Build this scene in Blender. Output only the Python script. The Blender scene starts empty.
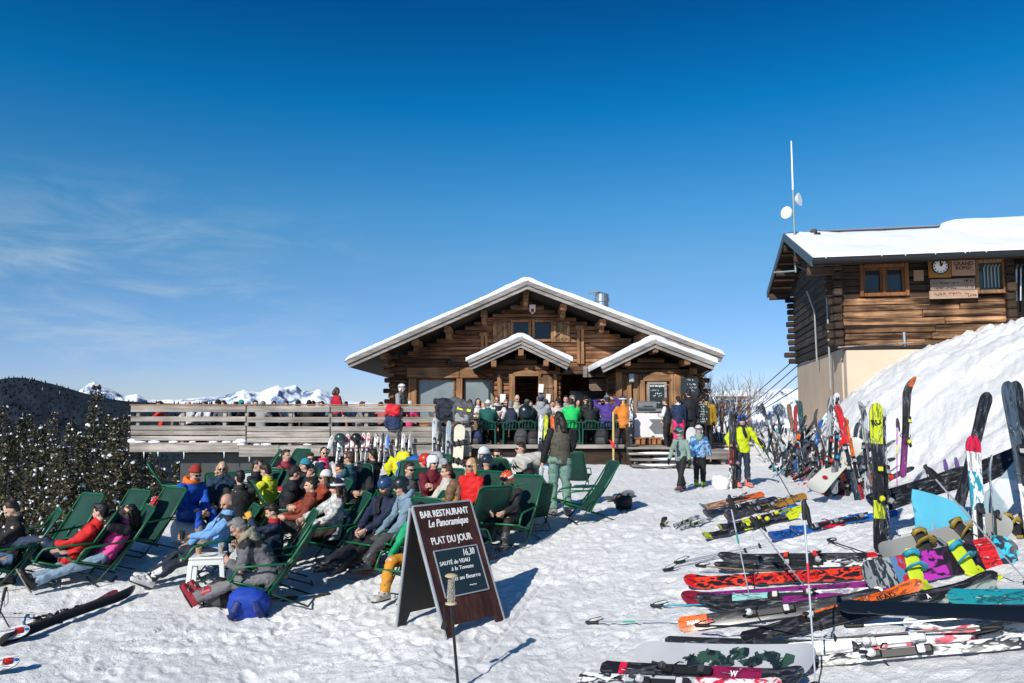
import bpy, bmesh, math, random
import numpy as np
from mathutils import Vector, Matrix, noise as mnoise
R = math.radians
PI = math.pi
rng = random.Random(7)
SC = bpy.context.scene
COL = SC.collection
FPX = 773.0
TILT = math.atan(70.5 / FPX)
CAMZ = 1.7
cam_d = bpy.data.cameras.new('camera')
cam = bpy.data.objects.new('camera', cam_d)
COL.objects.link(cam)
cam_d.sensor_width = 36.0
cam_d.lens = FPX / 1024.0 * 36.0
cam_d.clip_start = 0.05
cam_d.clip_end = 40000.0
cam.location = (0, 0, CAMZ)
cam.rotation_euler = (PI / 2 + TILT, 0, 0)
SC.camera = cam
CT, ST = math.cos(TILT), math.sin(TILT)
def ray(px, py):
    u = (px - 512.0) / FPX
    v = (341.5 - py) / FPX
    return Vector((u, CT - v * ST, ST + v * CT))
def at(px, py, Y):
    d = ray(px, py)
    s = Y / d.y
    return Vector((d.x * s, Y, CAMZ + d.z * s))
def to_px(p):
    x, y, z = p[0], p[1], p[2] - CAMZ
    dep = y * CT + z * ST
    up = -y * ST + z * CT
    return 512 + FPX * x / dep, 341.5 - FPX * up / dep
def sstep(a, b, x):
    t = np.clip((x - a) / (b - a), 0, 1)
    return t * t * (3 - 2 * t)
def hash2(ix, iy, seed):
    n = (ix * 374761393 + iy * 668265263 + seed * 1442695041) & 0xFFFFFFFF
    n = ((n ^ (n >> 13)) * 1274126177) & 0xFFFFFFFF
    n = n ^ (n >> 16)
    return (n & 0xFFFFFF) / float(0xFFFFFF)
def vnoise(x, y, seed=0):
    x = np.asarray(x, dtype=np.float64)
    y = np.asarray(y, dtype=np.float64)
    ix = np.floor(x).astype(np.int64)
    iy = np.floor(y).astype(np.int64)
    fx = x - ix
    fy = y - iy
    fx = fx * fx * fx * (fx * (fx * 6 - 15) + 10)
    fy = fy * fy * fy * (fy * (fy * 6 - 15) + 10)
    a = hash2(ix, iy, seed)
    b = hash2(ix + 1, iy, seed)
    c = hash2(ix, iy + 1, seed)
    d = hash2(ix + 1, iy + 1, seed)
    return (a + (b - a) * fx) * (1 - fy) + (c + (d - c) * fx) * fy - 0.5
def fbm(x, y, seed=0, oct=4, gain=0.5):
    s = 0.0
    a = 1.0
    for i in range(oct):
        s = s + a * vnoise(x * 2 ** i + 17.3 * i, y * 2 ** i - 9.1 * i, seed + i)
        a *= gain
    return s
GY = np.linspace(0, 60, 601)
GZ = np.interp(GY, [0, 7.3, 8.5, 10, 11.5, 13, 16, 20.5, 34, 60], [-.53, -.52, -.46, -.30, -.11, .02, .13, .27, .72, .8])
GZ = np.convolve(np.pad(GZ, 12, mode='edge'), np.ones(25) / 25, mode='valid')
def ground_smooth(x, y):
    x = np.asarray(x, dtype=np.float64)
    y = np.asarray(y, dtype=np.float64)
    z = np.interp(y, GY, GZ)
    z = z - 0.14 * np.clip(-x - 0.8, 0, 1.6) * (1 - sstep(12, 18, y) * 0.7)
    kk = np.interp(y, [0, 5, 8, 11, 14, 19, 30], [.23, .23, .18, .11, .05, 0, 0])
    z = z + kk * np.log1p(np.exp(np.clip((x - 0.4) * 3, -30, 30))) / 3 * (1 - 0.75 * sstep(6.5, 10, x))
    toe = 6.65 + 0.04 * (y - 9) + 0.12 * np.clip(y - 15, 0, 9) + 0.15 * np.sin(y * 0.9)
    u = np.clip(x - toe, 0, 60)
    crest = 4.0 + 0.2 * np.sin(x * 0.9) + 0.15 * np.sin(x * 2.3 + y)
    b = 0.76 * u * sstep(-0.5, 1.2, u) + 0.95 * (1 - np.exp(-u / .35)) * sstep(13, 18, y)
    b = crest * (1 - np.exp(-np.power(b / crest, 2.0) * 1.1 - b / crest * 0.7))
    b = b * sstep(3, 9, y) * (1 - sstep(21.6, 24.2, y))
    z = z + b
    e = (-7.3 + 0.05 * y) - x
    e = np.clip(e, 0, 60)
    drop = e * e / (e + 1.6) * 0.62
    z = z - drop
    k = np.clip(y - 42, 0, 400)
    z = z - k * k / (k + 8.0) * 0.45
    k = np.clip(x - 22, 0, 100)
    z = z - k * 0.3
    z = np.maximum(z, -190.0)
    return z
def toe_line(y):
    return 6.65 + 0.04 * (y - 9) + 0.12 * np.clip(y - 15, 0, 9)
def ground_np(x, y):
    z = ground_smooth(x, y)
    n = 0.035 * fbm(x * 0.8, y * 0.8, 3, 3) + 0.022 * fbm(x * 2.6, y * 2.6, 11, 3, .55) + .013 * fbm(x * 11, y * 11, 51, 2)
    e = np.clip((x - 6.0) / 1.5, 0, 1) * sstep(8, 12, y)
    n = n + e * (0.13 * fbm(x * 0.9 + y * .4, y * 0.7, 23, 3) + 0.13 * fbm(x * .55 + y * .2, y * 3.2 - x * .5, 29, 4, .6) + (.07 + .16 * np.clip((x - toe_line(y) - 3.2) / 1.5, 0, 1)) * fbm(x * 4.0, y * 4.0, 37, 3))
    return z + n
def g(x, y):
    return float(ground_np(np.array([x]), np.array([y]))[0])
def gnd(px, py):
    """Where the ray of a picture point meets the snow."""
    d = ray(px, py)
    s = np.linspace(2.0, 60.0, 1200)
    X, Y, Z = d.x * s, d.y * s, CAMZ + d.z * s
    below = Z < ground_np(X, Y)
    i = int(np.argmax(below)) if below.any() else 1199
    i = max(i, 1)
    a, b = s[i - 1], s[i]
    t = np.linspace(a, b, 20)
    X, Y, Z = d.x * t, d.y * t, CAMZ + d.z * t
    below = Z < ground_np(X, Y)
    j = int(np.argmax(below)) if below.any() else 19
    return Vector((X[j], Y[j], Z[j]))
def new_mat(name):
    m = bpy.data.materials.new(name)
    m.use_nodes = True
    nt = m.node_tree
    bs = nt.nodes['Principled BSDF']
    return m, nt, bs
def node(nt, typ, **kw):
    n = nt.nodes.new(typ)
    for k, v in kw.items():
        if k in n.inputs:
            n.inputs[k].default_value = v
        else:
            setattr(n, k, v)
    return n
def rgba(c, f=1.0):
    return (min(c[0] * f, 1), min(c[1] * f, 1), min(c[2] * f, 1), 1)
_mc = {}
def M(name, col, rough=0.6, var=0.18, scale=6.0, bump=0.0, bscale=30.0, metal=0.0, spec=0.4, dist=0.004, fold=0.0):
    key = (name, tuple(col), rough, var, scale, bump, bscale, metal, fold)
    if key in _mc:
        return _mc[key]
    m, nt, bs = new_mat(name)
    tc = node(nt, 'ShaderNodeTexCoord')
    n = node(nt, 'ShaderNodeTexNoise', Scale=scale, Detail=5.0)
    nt.links.new(tc.outputs['Object'], n.inputs['Vector'])
    mx = node(nt, 'ShaderNodeMix', data_type='RGBA')
    mx.inputs[6].default_value = rgba(col, 1 - var * 1.4)
    mx.inputs[7].default_value = rgba(col, 1 + var * 1.4)
    nt.links.new(n.outputs['Fac'], mx.inputs[0])
    nt.links.new(mx.outputs[2], bs.inputs['Base Color'])
    bs.inputs['Roughness'].default_value = rough
    bs.inputs['Metallic'].default_value = metal
    bs.inputs['Specular IOR Level'].default_value = spec
    if bump > 0 or fold > 0:
        b = node(nt, 'ShaderNodeBump', Strength=max(bump, fold), Distance=dist if bump > 0 else 0.012)
        n2 = node(nt, 'ShaderNodeTexNoise', Scale=bscale, Detail=4.0)
        if fold > 0:
            n2.inputs['Distortion'].default_value = 1.3
        nt.links.new(tc.outputs['Object'], n2.inputs['Vector'])
        nt.links.new(n2.outputs['Fac'], b.inputs['Height'])
        nt.links.new(b.outputs['Normal'], bs.inputs['Normal'])
    _mc[key] = m
    return m
def M2(name, a, b, scale=8.0, thr=0.5, stretch=(1, 1, 1), rough=0.35, sharp=0.03, c=None, distort=0.6):
    """Two (or three) colour printed pattern."""
    m, nt, bs = new_mat(name)
    tc = node(nt, 'ShaderNodeTexCoord')
    mp = node(nt, 'ShaderNodeMapping')
    mp.inputs['Scale'].default_value = stretch
    nt.links.new(tc.outputs['Object'], mp.inputs['Vector'])
    n = node(nt, 'ShaderNodeTexNoise', Scale=scale, Detail=2.0, Distortion=distort)
    nt.links.new(mp.outputs[0], n.inputs['Vector'])
    r = node(nt, 'ShaderNodeValToRGB')
    e = r.color_ramp.elements
    e[0].position = thr - sharp
    e[0].color = rgba(a)
    e[1].position = thr + sharp
    e[1].color = rgba(b)
    if c is not None:
        x = e.new(min(thr + 0.13, .98))
        x.color = rgba(b)
        x = e.new(min(thr + 0.15, .99))
        x.color = rgba(c)
    nt.links.new(n.outputs['Fac'], r.inputs[0])
    nt.links.new(r.outputs[0], bs.inputs['Base Color'])
    bs.inputs['Roughness'].default_value = rough
    return m
def wood(name, a, b, axis=0, scale=1.0, rough=0.8, tone=0.45, bump=0.35, streak=1.0, lo=.33, hi=.66):
    """Grained timber; grain along AXIS; each board's own tone comes from the mesh."""
    m, nt, bs = new_mat(name)
    tc = node(nt, 'ShaderNodeTexCoord')
    at_ = node(nt, 'ShaderNodeAttribute', attribute_name='tone')
    mp = node(nt, 'ShaderNodeMapping')
    s = [14.0 * scale] * 3
    s[axis] = 0.8 * scale
    mp.inputs['Scale'].default_value = s
    ad = node(nt, 'ShaderNodeVectorMath', operation='ADD')
    sc_ = node(nt, 'ShaderNodeVectorMath', operation='SCALE')
    sc_.inputs['Scale'].default_value = 37.0
    nt.links.new(at_.outputs['Color'], sc_.inputs[0])
    nt.links.new(tc.outputs['Object'], mp.inputs['Vector'])
    nt.links.new(mp.outputs[0], ad.inputs[0])
    nt.links.new(sc_.outputs[0], ad.inputs[1])
    n = node(nt, 'ShaderNodeTexNoise', Scale=1.0, Detail=8.0, Roughness=0.65, Distortion=0.4)
    nt.links.new(ad.outputs[0], n.inputs['Vector'])
    r = node(nt, 'ShaderNodeValToRGB')
    e = r.color_ramp.elements
    e[0].position = lo
    e[0].color = rgba(b)
    e[1].position = hi
    e[1].color = rgba(a)
    nt.links.new(n.outputs['Fac'], r.inputs[0])
    hs = node(nt, 'ShaderNodeHueSaturation')
    ma = node(nt, 'ShaderNodeMapRange')
    ma.inputs['To Min'].default_value = 1 - tone
    ma.inputs['To Max'].default_value = 1 + tone
    nt.links.new(at_.outputs['Fac'], ma.inputs['Value'])
    nt.links.new(ma.outputs[0], hs.inputs['Value'])
    nt.links.new(r.outputs[0], hs.inputs['Color'])
    n3 = node(nt, 'ShaderNodeTexNoise', Scale=1.3, Detail=4.0)
    nt.links.new(tc.outputs['Object'], n3.inputs['Vector'])
    mr = node(nt, 'ShaderNodeMapRange')
    mr.inputs['From Min'].default_value = 0.3
    mr.inputs['From Max'].default_value = 0.7
    mr.inputs['To Min'].default_value = 1 - 0.35 * streak
    mr.inputs['To Max'].default_value = 1.0 + 0.25 * streak
    nt.links.new(n3.outputs['Fac'], mr.inputs['Value'])
    h2 = node(nt, 'ShaderNodeHueSaturation')
    nt.links.new(mr.outputs[0], h2.inputs['Value'])
    nt.links.new(hs.outputs[0], h2.inputs['Color'])
    nt.links.new(h2.outputs[0], bs.inputs['Base Color'])
    bs.inputs['Roughness'].default_value = rough
    bs.inputs['Specular IOR Level'].default_value = 0.25
    b_ = node(nt, 'ShaderNodeBump', Strength=bump, Distance=0.01)
    nt.links.new(n.outputs['Fac'], b_.inputs['Height'])
    nt.links.new(b_.outputs['Normal'], bs.inputs['Normal'])
    return m
def snow_mat(name, col=(0.92, 0.912, 0.895), fine=1.0, streak=False):
    m, nt, bs = new_mat(name)
    tc = node(nt, 'ShaderNodeTexCoord')
    n1 = node(nt, 'ShaderNodeTexNoise', Scale=11.0, Detail=7.0, Roughness=0.72)
    n2 = node(nt, 'ShaderNodeTexNoise', Scale=38.0, Detail=5.0, Roughness=0.75)
    n3 = node(nt, 'ShaderNodeTexNoise', Scale=0.7, Detail=4.0)
    for n in (n1, n2, n3):
        nt.links.new(tc.outputs['Object'], n.inputs['Vector'])
    r = node(nt, 'ShaderNodeValToRGB')
    e = r.color_ramp.elements
    e[0].position = 0.34
    e[0].color = rgba(col, 0.90)
    e[1].position = 0.6
    e[1].color = rgba(col, 1.06)
    mxx = node(nt, 'ShaderNodeMix', data_type='FLOAT')
    mxx.inputs[0].default_value = 0.5
    nt.links.new(n1.outputs['Fac'], mxx.inputs[2])
    nt.links.new(n3.outputs['Fac'], mxx.inputs[3])
    nt.links.new(mxx.outputs[0], r.inputs[0])
    nt.links.new(r.outputs[0], bs.inputs['Base Color'])
    bs.inputs['Roughness'].default_value = 0.55
    bs.inputs['Specular IOR Level'].default_value = 0.3
    b1 = node(nt, 'ShaderNodeBump', Strength=0.75 * fine, Distance=0.055)
    b2 = node(nt, 'ShaderNodeBump', Strength=0.7 * fine, Distance=0.02)
    nt.links.new(n1.outputs['Fac'], b1.inputs['Height'])
    nt.links.new(n2.outputs['Fac'], b2.inputs['Height'])
    nt.links.new(b1.outputs['Normal'], b2.inputs['Normal'])
    nt.links.new(b2.outputs['Normal'], bs.inputs['Normal'])
    return m
def glass_mat(name, col=(0.10, 0.13, 0.15), rough=0.06):
    m, nt, bs = new_mat(name)
    tc = node(nt, 'ShaderNodeTexCoord')
    n = node(nt, 'ShaderNodeTexNoise', Scale=1.7, Detail=3.0)
    nt.links.new(tc.outputs['Object'], n.inputs['Vector'])
    r = node(nt, 'ShaderNodeValToRGB')
    r.color_ramp.elements[0].color = rgba(col, .6)
    r.color_ramp.elements[1].color = rgba(col, 1.4)
    nt.links.new(n.outputs['Fac'], r.inputs[0])
    nt.links.new(r.outputs[0], bs.inputs['Base Color'])
    bs.inputs['Roughness'].default_value = rough
    bs.inputs['Specular IOR Level'].default_value = 0.5
    return m
def tag(o, label=None, cat=None, group=None, kind=None):
    if label:
        o['label'] = label
    if cat:
        o['category'] = cat
    if group:
        o['group'] = group
    if kind:
        o['kind'] = kind
    return o
def empty(name, loc=(0, 0, 0), rz=0.0):
    o = bpy.data.objects.new(name, None)
    o.empty_display_size = 0.1
    COL.objects.link(o)
    o.location = loc
    o.rotation_euler = (0, 0, rz)
    return o
def copy_tree(o, parent=None):
    c = o.copy()
    COL.objects.link(c)
    if parent is not None:
        c.parent = parent
    for ch in list(o.children):
        copy_tree(ch, c)
    return c
def basis(d):
    d = Vector(d).normalized()
    a = Vector((0, 0, 1)) if abs(d.z) < 0.9 else Vector((1, 0, 0))
    u = d.cross(a).normalized()
    return d, u, u.cross(d).normalized()
class MB:
    """Collects shapes; build() links them as ONE mesh object."""
    def __init__(s):
        s.v, s.f, s.m, s.t = [], [], [], []
        s.cm, s.ct = 0, 0.5
    def add(s, vs, fs, m=None, t=None):
        k = len(s.v)
        s.v.extend([tuple(p) for p in vs])
        m = s.cm if m is None else m
        t = s.ct if t is None else t
        for f in fs:
            s.f.append(tuple(i + k for i in f))
            s.m.append(m)
            s.t.append(t)
        return k
    def box(s, c, size, rot=None, m=None, t=None, bev=0.0):
        hx, hy, hz = size[0] / 2, size[1] / 2, size[2] / 2
        c = Vector(c)
        if bev > 0:
            b = min(bev, hx * .9, hy * .9, hz * .9)
            vs, idx = [], {}
            for sx in (-1, 1):
                for sy in (-1, 1):
                    for sz in (-1, 1):
                        idx[(sx, sy, sz, 0)] = len(vs); vs.append(Vector((sx * hx, sy * (hy - b), sz * (hz - b))))
                        idx[(sx, sy, sz, 1)] = len(vs); vs.append(Vector((sx * (hx - b), sy * hy, sz * (hz - b))))
                        idx[(sx, sy, sz, 2)] = len(vs); vs.append(Vector((sx * (hx - b), sy * (hy - b), sz * hz)))
            fs = []
            for sg in (-1, 1):
                q = [(sg, -1, -1, 0), (sg, 1, -1, 0), (sg, 1, 1, 0), (sg, -1, 1, 0)]
                fs.append([idx[a] for a in (q if sg > 0 else q[::-1])])
                q = [(-1, sg, -1, 1), (-1, sg, 1, 1), (1, sg, 1, 1), (1, sg, -1, 1)]
                fs.append([idx[a] for a in (q if sg > 0 else q[::-1])])
                q = [(-1, -1, sg, 2), (1, -1, sg, 2), (1, 1, sg, 2), (-1, 1, sg, 2)]
                fs.append([idx[a] for a in (q if sg > 0 else q[::-1])])
            for a in (-1, 1):
                for b_ in (-1, 1):
                    q = [idx[(a, b_, -1, 0)], idx[(a, b_, 1, 0)], idx[(a, b_, 1, 1)], idx[(a, b_, -1, 1)]]
                    fs.append(q if a * b_ > 0 else q[::-1])
                    q = [idx[(a, -1, b_, 0)], idx[(a, 1, b_, 0)], idx[(a, 1, b_, 2)], idx[(a, -1, b_, 2)]]
                    fs.append(q if a * b_ < 0 else q[::-1])
                    q = [idx[(-1, a, b_, 1)], idx[(1, a, b_, 1)], idx[(1, a, b_, 2)], idx[(-1, a, b_, 2)]]
                    fs.append(q if a * b_ > 0 else q[::-1])
                    for sz in (-1, 1):
                        q = [idx[(a, b_, sz, 0)], idx[(a, b_, sz, 1)], idx[(a, b_, sz, 2)]]
                        fs.append(q if a * b_ * sz > 0 else q[::-1])
        else:
            vs = [Vector((sx * hx, sy * hy, sz * hz)) for sx in (-1, 1) for sy in (-1, 1) for sz in (-1, 1)]
            fs = [(0, 1, 3, 2), (4, 6, 7, 5), (0, 4, 5, 1), (2, 3, 7, 6), (0, 2, 6, 4), (1, 5, 7, 3)]
        if rot is not None:
            vs = [rot @ p for p in vs]
        s.add([p + c for p in vs], fs, m, t)
    def bar(s, a, b, w, h, m=None, t=None, up=None, bev=0.0):
        """Box from a to b, w wide, h high."""
        a, b = Vector(a), Vector(b)
        d = b - a
        x = d.normalized()
        upv = Vector(up) if up is not None else (Vector((0, 0, 1)) if abs(x.z) < 0.95 else Vector((0, 1, 0)))
        y = upv.cross(x).normalized()
        z = x.cross(y)
        rot = Matrix((x, y, z)).transposed()
        s.box((a + b) / 2, (d.length, w, h), rot, m, t, bev)
    def tube(s, pts, r, seg=8, m=None, t=None, cap=True, flat=None):
        """Round bar through points; r a number or one per point; flat=(sx,sy) squashes the section."""
        pts = [Vector(p) for p in pts]
        n = len(pts)
        rs = r if isinstance(r, (list, tuple)) else [r] * n
        vs, fs = [], []
        pu = None
        for i, p in enumerate(pts):
            d = (pts[min(i + 1, n - 1)] - pts[max(i - 1, 0)])
            if d.length < 1e-9:
                d = Vector((0, 0, 1))
            d.normalize()
            if pu is None:
                _, u, w = basis(d)
            else:
                u = (pu - d * pu.dot(d))
                if u.length < 1e-6:
                    _, u, w = basis(d)
                u.normalize()
                w = d.cross(u)
            pu = u
            w = d.cross(u)
            a_, b_ = flat if flat else (1, 1)
            for k in range(seg):
                an = 2 * PI * k / seg
                vs.append(p + u * (math.cos(an) * rs[i] * a_) + w * (math.sin(an) * rs[i] * b_))
        for i in range(n - 1):
            for k in range(seg):
                k2 = (k + 1) % seg
                fs.append((i * seg + k, i * seg + k2, (i + 1) * seg + k2, (i + 1) * seg + k))
        if cap:
            fs.append(tuple(range(seg))[::-1])
            fs.append(tuple((n - 1) * seg + k for k in range(seg)))
        s.add(vs, fs, m, t)
    def loft(s, secs, seg=12, m=None, t=None, pw=2.0):
        """secs: (centre, u axis vector (half size), v axis vector); capped with domes."""
        vs, fs = [], []
        n = len(secs)
        for c, u, w in secs:
            c, u, w = Vector(c), Vector(u), Vector(w)
            for k in range(seg):
                an = 2 * PI * k / seg
                ca, sa = math.cos(an), math.sin(an)
                if pw != 2.0:
                    q = (abs(ca) ** pw + abs(sa) ** pw) ** (1 / pw)
                    ca, sa = ca / q, sa / q
                vs.append(c + u * ca + w * sa)
        for i in range(n - 1):
            for k in range(seg):
                k2 = (k + 1) % seg
                fs.append((i * seg + k, i * seg + k2, (i + 1) * seg + k2, (i + 1) * seg + k))
        fs.append(tuple(range(seg))[::-1])
        fs.append(tuple((n - 1) * seg + k for k in range(seg)))
        s.add(vs, fs, m, t)
    def ell(s, c, rx, ry, rz, rot=None, seg=12, rings=8, m=None, t=None, lo=-1.0, hi=1.0):
        c = Vector(c)
        vs, fs = [], []
        for i in range(rings + 1):
            ph = math.asin(max(-1, min(1, lo + (hi - lo) * i / rings))) if (lo > -1 or hi < 1) else -PI / 2 + PI * i / rings
            for k in range(seg):
                th = 2 * PI * k / seg
                p = Vector((rx * math.cos(ph) * math.cos(th), ry * math.cos(ph) * math.sin(th), rz * math.sin(ph)))
                vs.append((rot @ p if rot is not None else p) + c)
        for i in range(rings):
            for k in range(seg):
                k2 = (k + 1) % seg
                fs.append((i * seg + k, i * seg + k2, (i + 1) * seg + k2, (i + 1) * seg + k))
        fs.append(tuple(range(seg))[::-1])
        fs.append(tuple(rings * seg + k for k in range(seg)))
        s.add(vs, fs, m, t)
    def lathe(s, c, prof, seg=16, m=None, t=None, axis=None):
        c = Vector(c)
        d, u, w = basis(axis) if axis is not None else (Vector((0, 0, 1)), Vector((1, 0, 0)), Vector((0, 1, 0)))
        vs, fs = [], []
        for r_, h in prof:
            for k in range(seg):
                an = 2 * PI * k / seg
                vs.append(c + d * h + u * (r_ * math.cos(an)) + w * (r_ * math.sin(an)))
        for i in range(len(prof) - 1):
            for k in range(seg):
                k2 = (k + 1) % seg
                fs.append((i * seg + k, i * seg + k2, (i + 1) * seg + k2, (i + 1) * seg + k))
        fs.append(tuple(range(seg))[::-1])
        fs.append(tuple((len(prof) - 1) * seg + k for k in range(seg)))
        s.add(vs, fs, m, t)
    def prism(s, poly, o, ux, uy, th, m=None, t=None):
        """Polygon (x,y) in plane (ux,uy) at o, thickness th along ux x uy."""
        o, ux, uy = Vector(o), Vector(ux), Vector(uy)
        n = ux.cross(uy).normalized() * th
        a = [o + ux * p[0] + uy * p[1] for p in poly]
        k = len(a)
        vs = a + [p + n for p in a]
        fs = [tuple(range(k))[::-1], tuple(range(k, 2 * k))]
        for i in range(k):
            j = (i + 1) % k
            fs.append((i, j, j + k, i + k))
        s.add(vs, fs, m, t)
    def build(s, name, mats, parent=None, smooth=False, loc=None, rot=None):
        me = bpy.data.meshes.new(name)
        me.from_pydata(s.v, [], s.f)
        if not isinstance(mats, (list, tuple)):
            mats = [mats]
        for q in mats:
            me.materials.append(q)
        nf = len(s.f)
        me.polygons.foreach_set('material_index', s.m)
        if smooth:
            me.polygons.foreach_set('use_smooth', [True] * nf)
        a = me.attributes.new('tone', 'FLOAT', 'FACE')
        a.data.foreach_set('value', s.t)
        me.update()
        o = bpy.data.objects.new(name, me)
        COL.objects.link(o)
        if parent is not None:
            o.parent = parent
        if loc is not None:
            o.location = loc
        if rot is not None:
            o.rotation_euler = rot
        if smooth == 'auto':
            me.set_sharp_from_angle(angle=R(38))
        return o
TMPS = bpy.data.scenes.new('workbench')
def text_mesh(body, size, depth=0.002, shear=0.0, align='CENTER', bold=0.0, spacing=1.0):
    cu = bpy.data.curves.new('lettering', 'FONT')
    cu.body = body
    cu.size = size
    cu.extrude = depth
    cu.shear = shear
    cu.align_x = align
    cu.align_y = 'CENTER'
    cu.offset = bold
    cu.space_character = spacing
    cu.resolution_u = 3
    o = bpy.data.objects.new('lettering_tmp', cu)
    TMPS.collection.objects.link(o)
    TMPS.view_layers[0].update()
    dg = TMPS.view_layers[0].depsgraph
    me = bpy.data.meshes.new_from_object(o.evaluated_get(dg))
    bpy.data.objects.remove(o)
    bpy.data.curves.remove(cu)
    me.name = 'lettering'
    return me
def put_text(body, size, o, ux, uy, mat, parent, name='lettering', **kw):
    """Lettering in the plane (ux, uy) centred on o (in the parent's space)."""
    width = kw.pop('width', None)
    me = text_mesh(body, size, **kw)
    if width and len(me.vertices):
        xs = [v.co.x for v in me.vertices]
        k = width / (max(xs) - min(xs))
        cx_ = (max(xs) + min(xs)) / 2
        for v in me.vertices:
            v.co.x = (v.co.x - cx_) * k
    me.materials.clear()
    me.materials.append(mat)
    ux, uy = Vector(ux).normalized(), Vector(uy).normalized()
    n = ux.cross(uy)
    mt = Matrix((ux, uy, n)).transposed().to_4x4()
    mt.translation = Vector(o)
    me.transform(mt)
    ob = bpy.data.objects.new(name, me)
    COL.objects.link(ob)
    ob.parent = parent
    return ob
def remeshed(mb, voxel, smooth=2, disp=0.0, dscale=9.0, seed=0):
    """One continuous surface from overlapping shapes -> (verts, faces) arrays as a mesh."""
    me = bpy.data.meshes.new('tmp')
    me.from_pydata(mb.v, [], mb.f)
    o = bpy.data.objects.new('tmp', me)
    TMPS.collection.objects.link(o)
    r = o.modifiers.new('r', 'REMESH')
    r.mode = 'VOXEL'
    r.voxel_size = voxel
    r.use_smooth_shade = True
    if smooth:
        s = o.modifiers.new('s', 'SMOOTH')
        s.iterations = smooth
        s.factor = 0.5
    TMPS.view_layers[0].update()
    dg = TMPS.view_layers[0].depsgraph
    out = bpy.data.meshes.new_from_object(o.evaluated_get(dg))
    bpy.data.objects.remove(o)
    bpy.data.meshes.remove(me)
    n = len(out.vertices)
    if disp > 0 and n:
        co = np.empty(n * 3)
        out.vertices.foreach_get('co', co)
        co = co.reshape(-1, 3)
        no = np.empty(n * 3)
        out.vertices.foreach_get('normal', no)
        no = no.reshape(-1, 3)
        q = co * dscale
        h = fbm(q[:, 0] + q[:, 2] * .7 + seed, q[:, 1] - q[:, 2] * 1.1, seed, 3) + 0.7 * fbm(q[:, 2] * 1.6 + seed, q[:, 0] * .8 + q[:, 1] * .5, seed + 5, 2)
        co += no * (h * disp)[:, None]
        out.vertices.foreach_set('co', co.reshape(-1))
        out.update()
    return out
SUN_EL, SUN_AZ = R(32), R(210)          # azimuth clockwise from +Y
w = bpy.data.worlds.new('World')
SC.world = w
w.use_nodes = True
nt = w.node_tree
bg = nt.nodes['Background']
sky = node(nt, 'ShaderNodeTexSky', sky_type='NISHITA')
sky.sun_disc = False
sky.sun_elevation = SUN_EL
sky.sun_rotation = SUN_AZ
sky.altitude = 1600
sky.air_density = 1.0
sky.dust_density = 0.25
sky.ozone_density = 1.6
hs = node(nt, 'ShaderNodeHueSaturation', Saturation=1.22, Value=1.0)
nt.links.new(sky.outputs[0], hs.inputs['Color'])
tcg = node(nt, 'ShaderNodeTexCoord')
sxg = node(nt, 'ShaderNodeSeparateXYZ')
nt.links.new(tcg.outputs['Generated'], sxg.inputs[0])
gr = node(nt, 'ShaderNodeValToRGB')
ge_ = gr.color_ramp.elements
stops = [(0.0, (.88, .98, 1.5)), (.053, (.86, .99, 1.47)), (.14, (.96, 1.19, 1.42)), (.195, (.98, 1.36, 1.45)), (.255, (.72, 1.46, 1.6)), (.37, (.06, 1.30, 1.66)), (.475, (.02, .83, 1.28)), (1.0, (.45, .85, 1.1))]
ge_[0].position = 0.0
ge_[1].position = 1.0
for k in range(6):
    ge_.new(stops[k + 1][0])
for k in range(8):
    ge_[k].position = stops[k][0]
    ge_[k].color = tuple(c * .5 for c in stops[k][1]) + (1,)
nt.links.new(sxg.outputs[2], gr.inputs[0])
gm_ = node(nt, 'ShaderNodeVectorMath', operation='MULTIPLY')
nt.links.new(hs.outputs[0], gm_.inputs[0])
nt.links.new(gr.outputs[0], gm_.inputs[1])
gs_ = node(nt, 'ShaderNodeVectorMath', operation='SCALE')
gs_.inputs['Scale'].default_value = 2.0
nt.links.new(gm_.outputs[0], gs_.inputs[0])
tc = node(nt, 'ShaderNodeTexCoord')
sx = node(nt, 'ShaderNodeSeparateXYZ')
nt.links.new(tc.outputs['Generated'], sx.inputs[0])
mp = node(nt, 'ShaderNodeMapping')
mp.inputs['Scale'].default_value = (2.2, 1.0, 9.0)
mp.inputs['Rotation'].default_value = (0, R(14), 0)
nt.links.new(tc.outputs['Generated'], mp.inputs['Vector'])
cn = node(nt, 'ShaderNodeTexNoise', Scale=2.6, Detail=9.0, Roughness=0.62, Distortion=0.5)
nt.links.new(mp.outputs[0], cn.inputs['Vector'])
cr = node(nt, 'ShaderNodeMapRange', interpolation_type='SMOOTHSTEP')
cr.inputs['From Min'].default_value = 0.38
cr.inputs['From Max'].default_value = 0.78
nt.links.new(cn.outputs['Fac'], cr.inputs['Value'])
def mrange(v, a, b, c=0.0, d=1.0):
    q = node(nt, 'ShaderNodeMapRange', interpolation_type='SMOOTHSTEP')
    q.inputs['From Min'].default_value = a
    q.inputs['From Max'].default_value = b
    q.inputs['To Min'].default_value = c
    q.inputs['To Max'].default_value = d
    nt.links.new(v, q.inputs['Value'])
    return q.outputs[0]
def mul(a, b):
    q = node(nt, 'ShaderNodeMath', operation='MULTIPLY')
    nt.links.new(a, q.inputs[0])
    if isinstance(b, float):
        q.inputs[1].default_value = b
    else:
        nt.links.new(b, q.inputs[1])
    return q.outputs[0]
low = mul(mrange(sx.outputs[2], 0.30, 0.13), mrange(sx.outputs[2], -0.02, 0.05))
side = mrange(sx.outputs[0], -0.08, -0.48, 0.06, 1.0)
cl = mul(mul(mul(cr.outputs[0], low), side), 0.85)
mx = node(nt, 'ShaderNodeMix', data_type='RGBA')
nt.links.new(cl, mx.inputs[0])
nt.links.new(gs_.outputs[0], mx.inputs[6])
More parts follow.
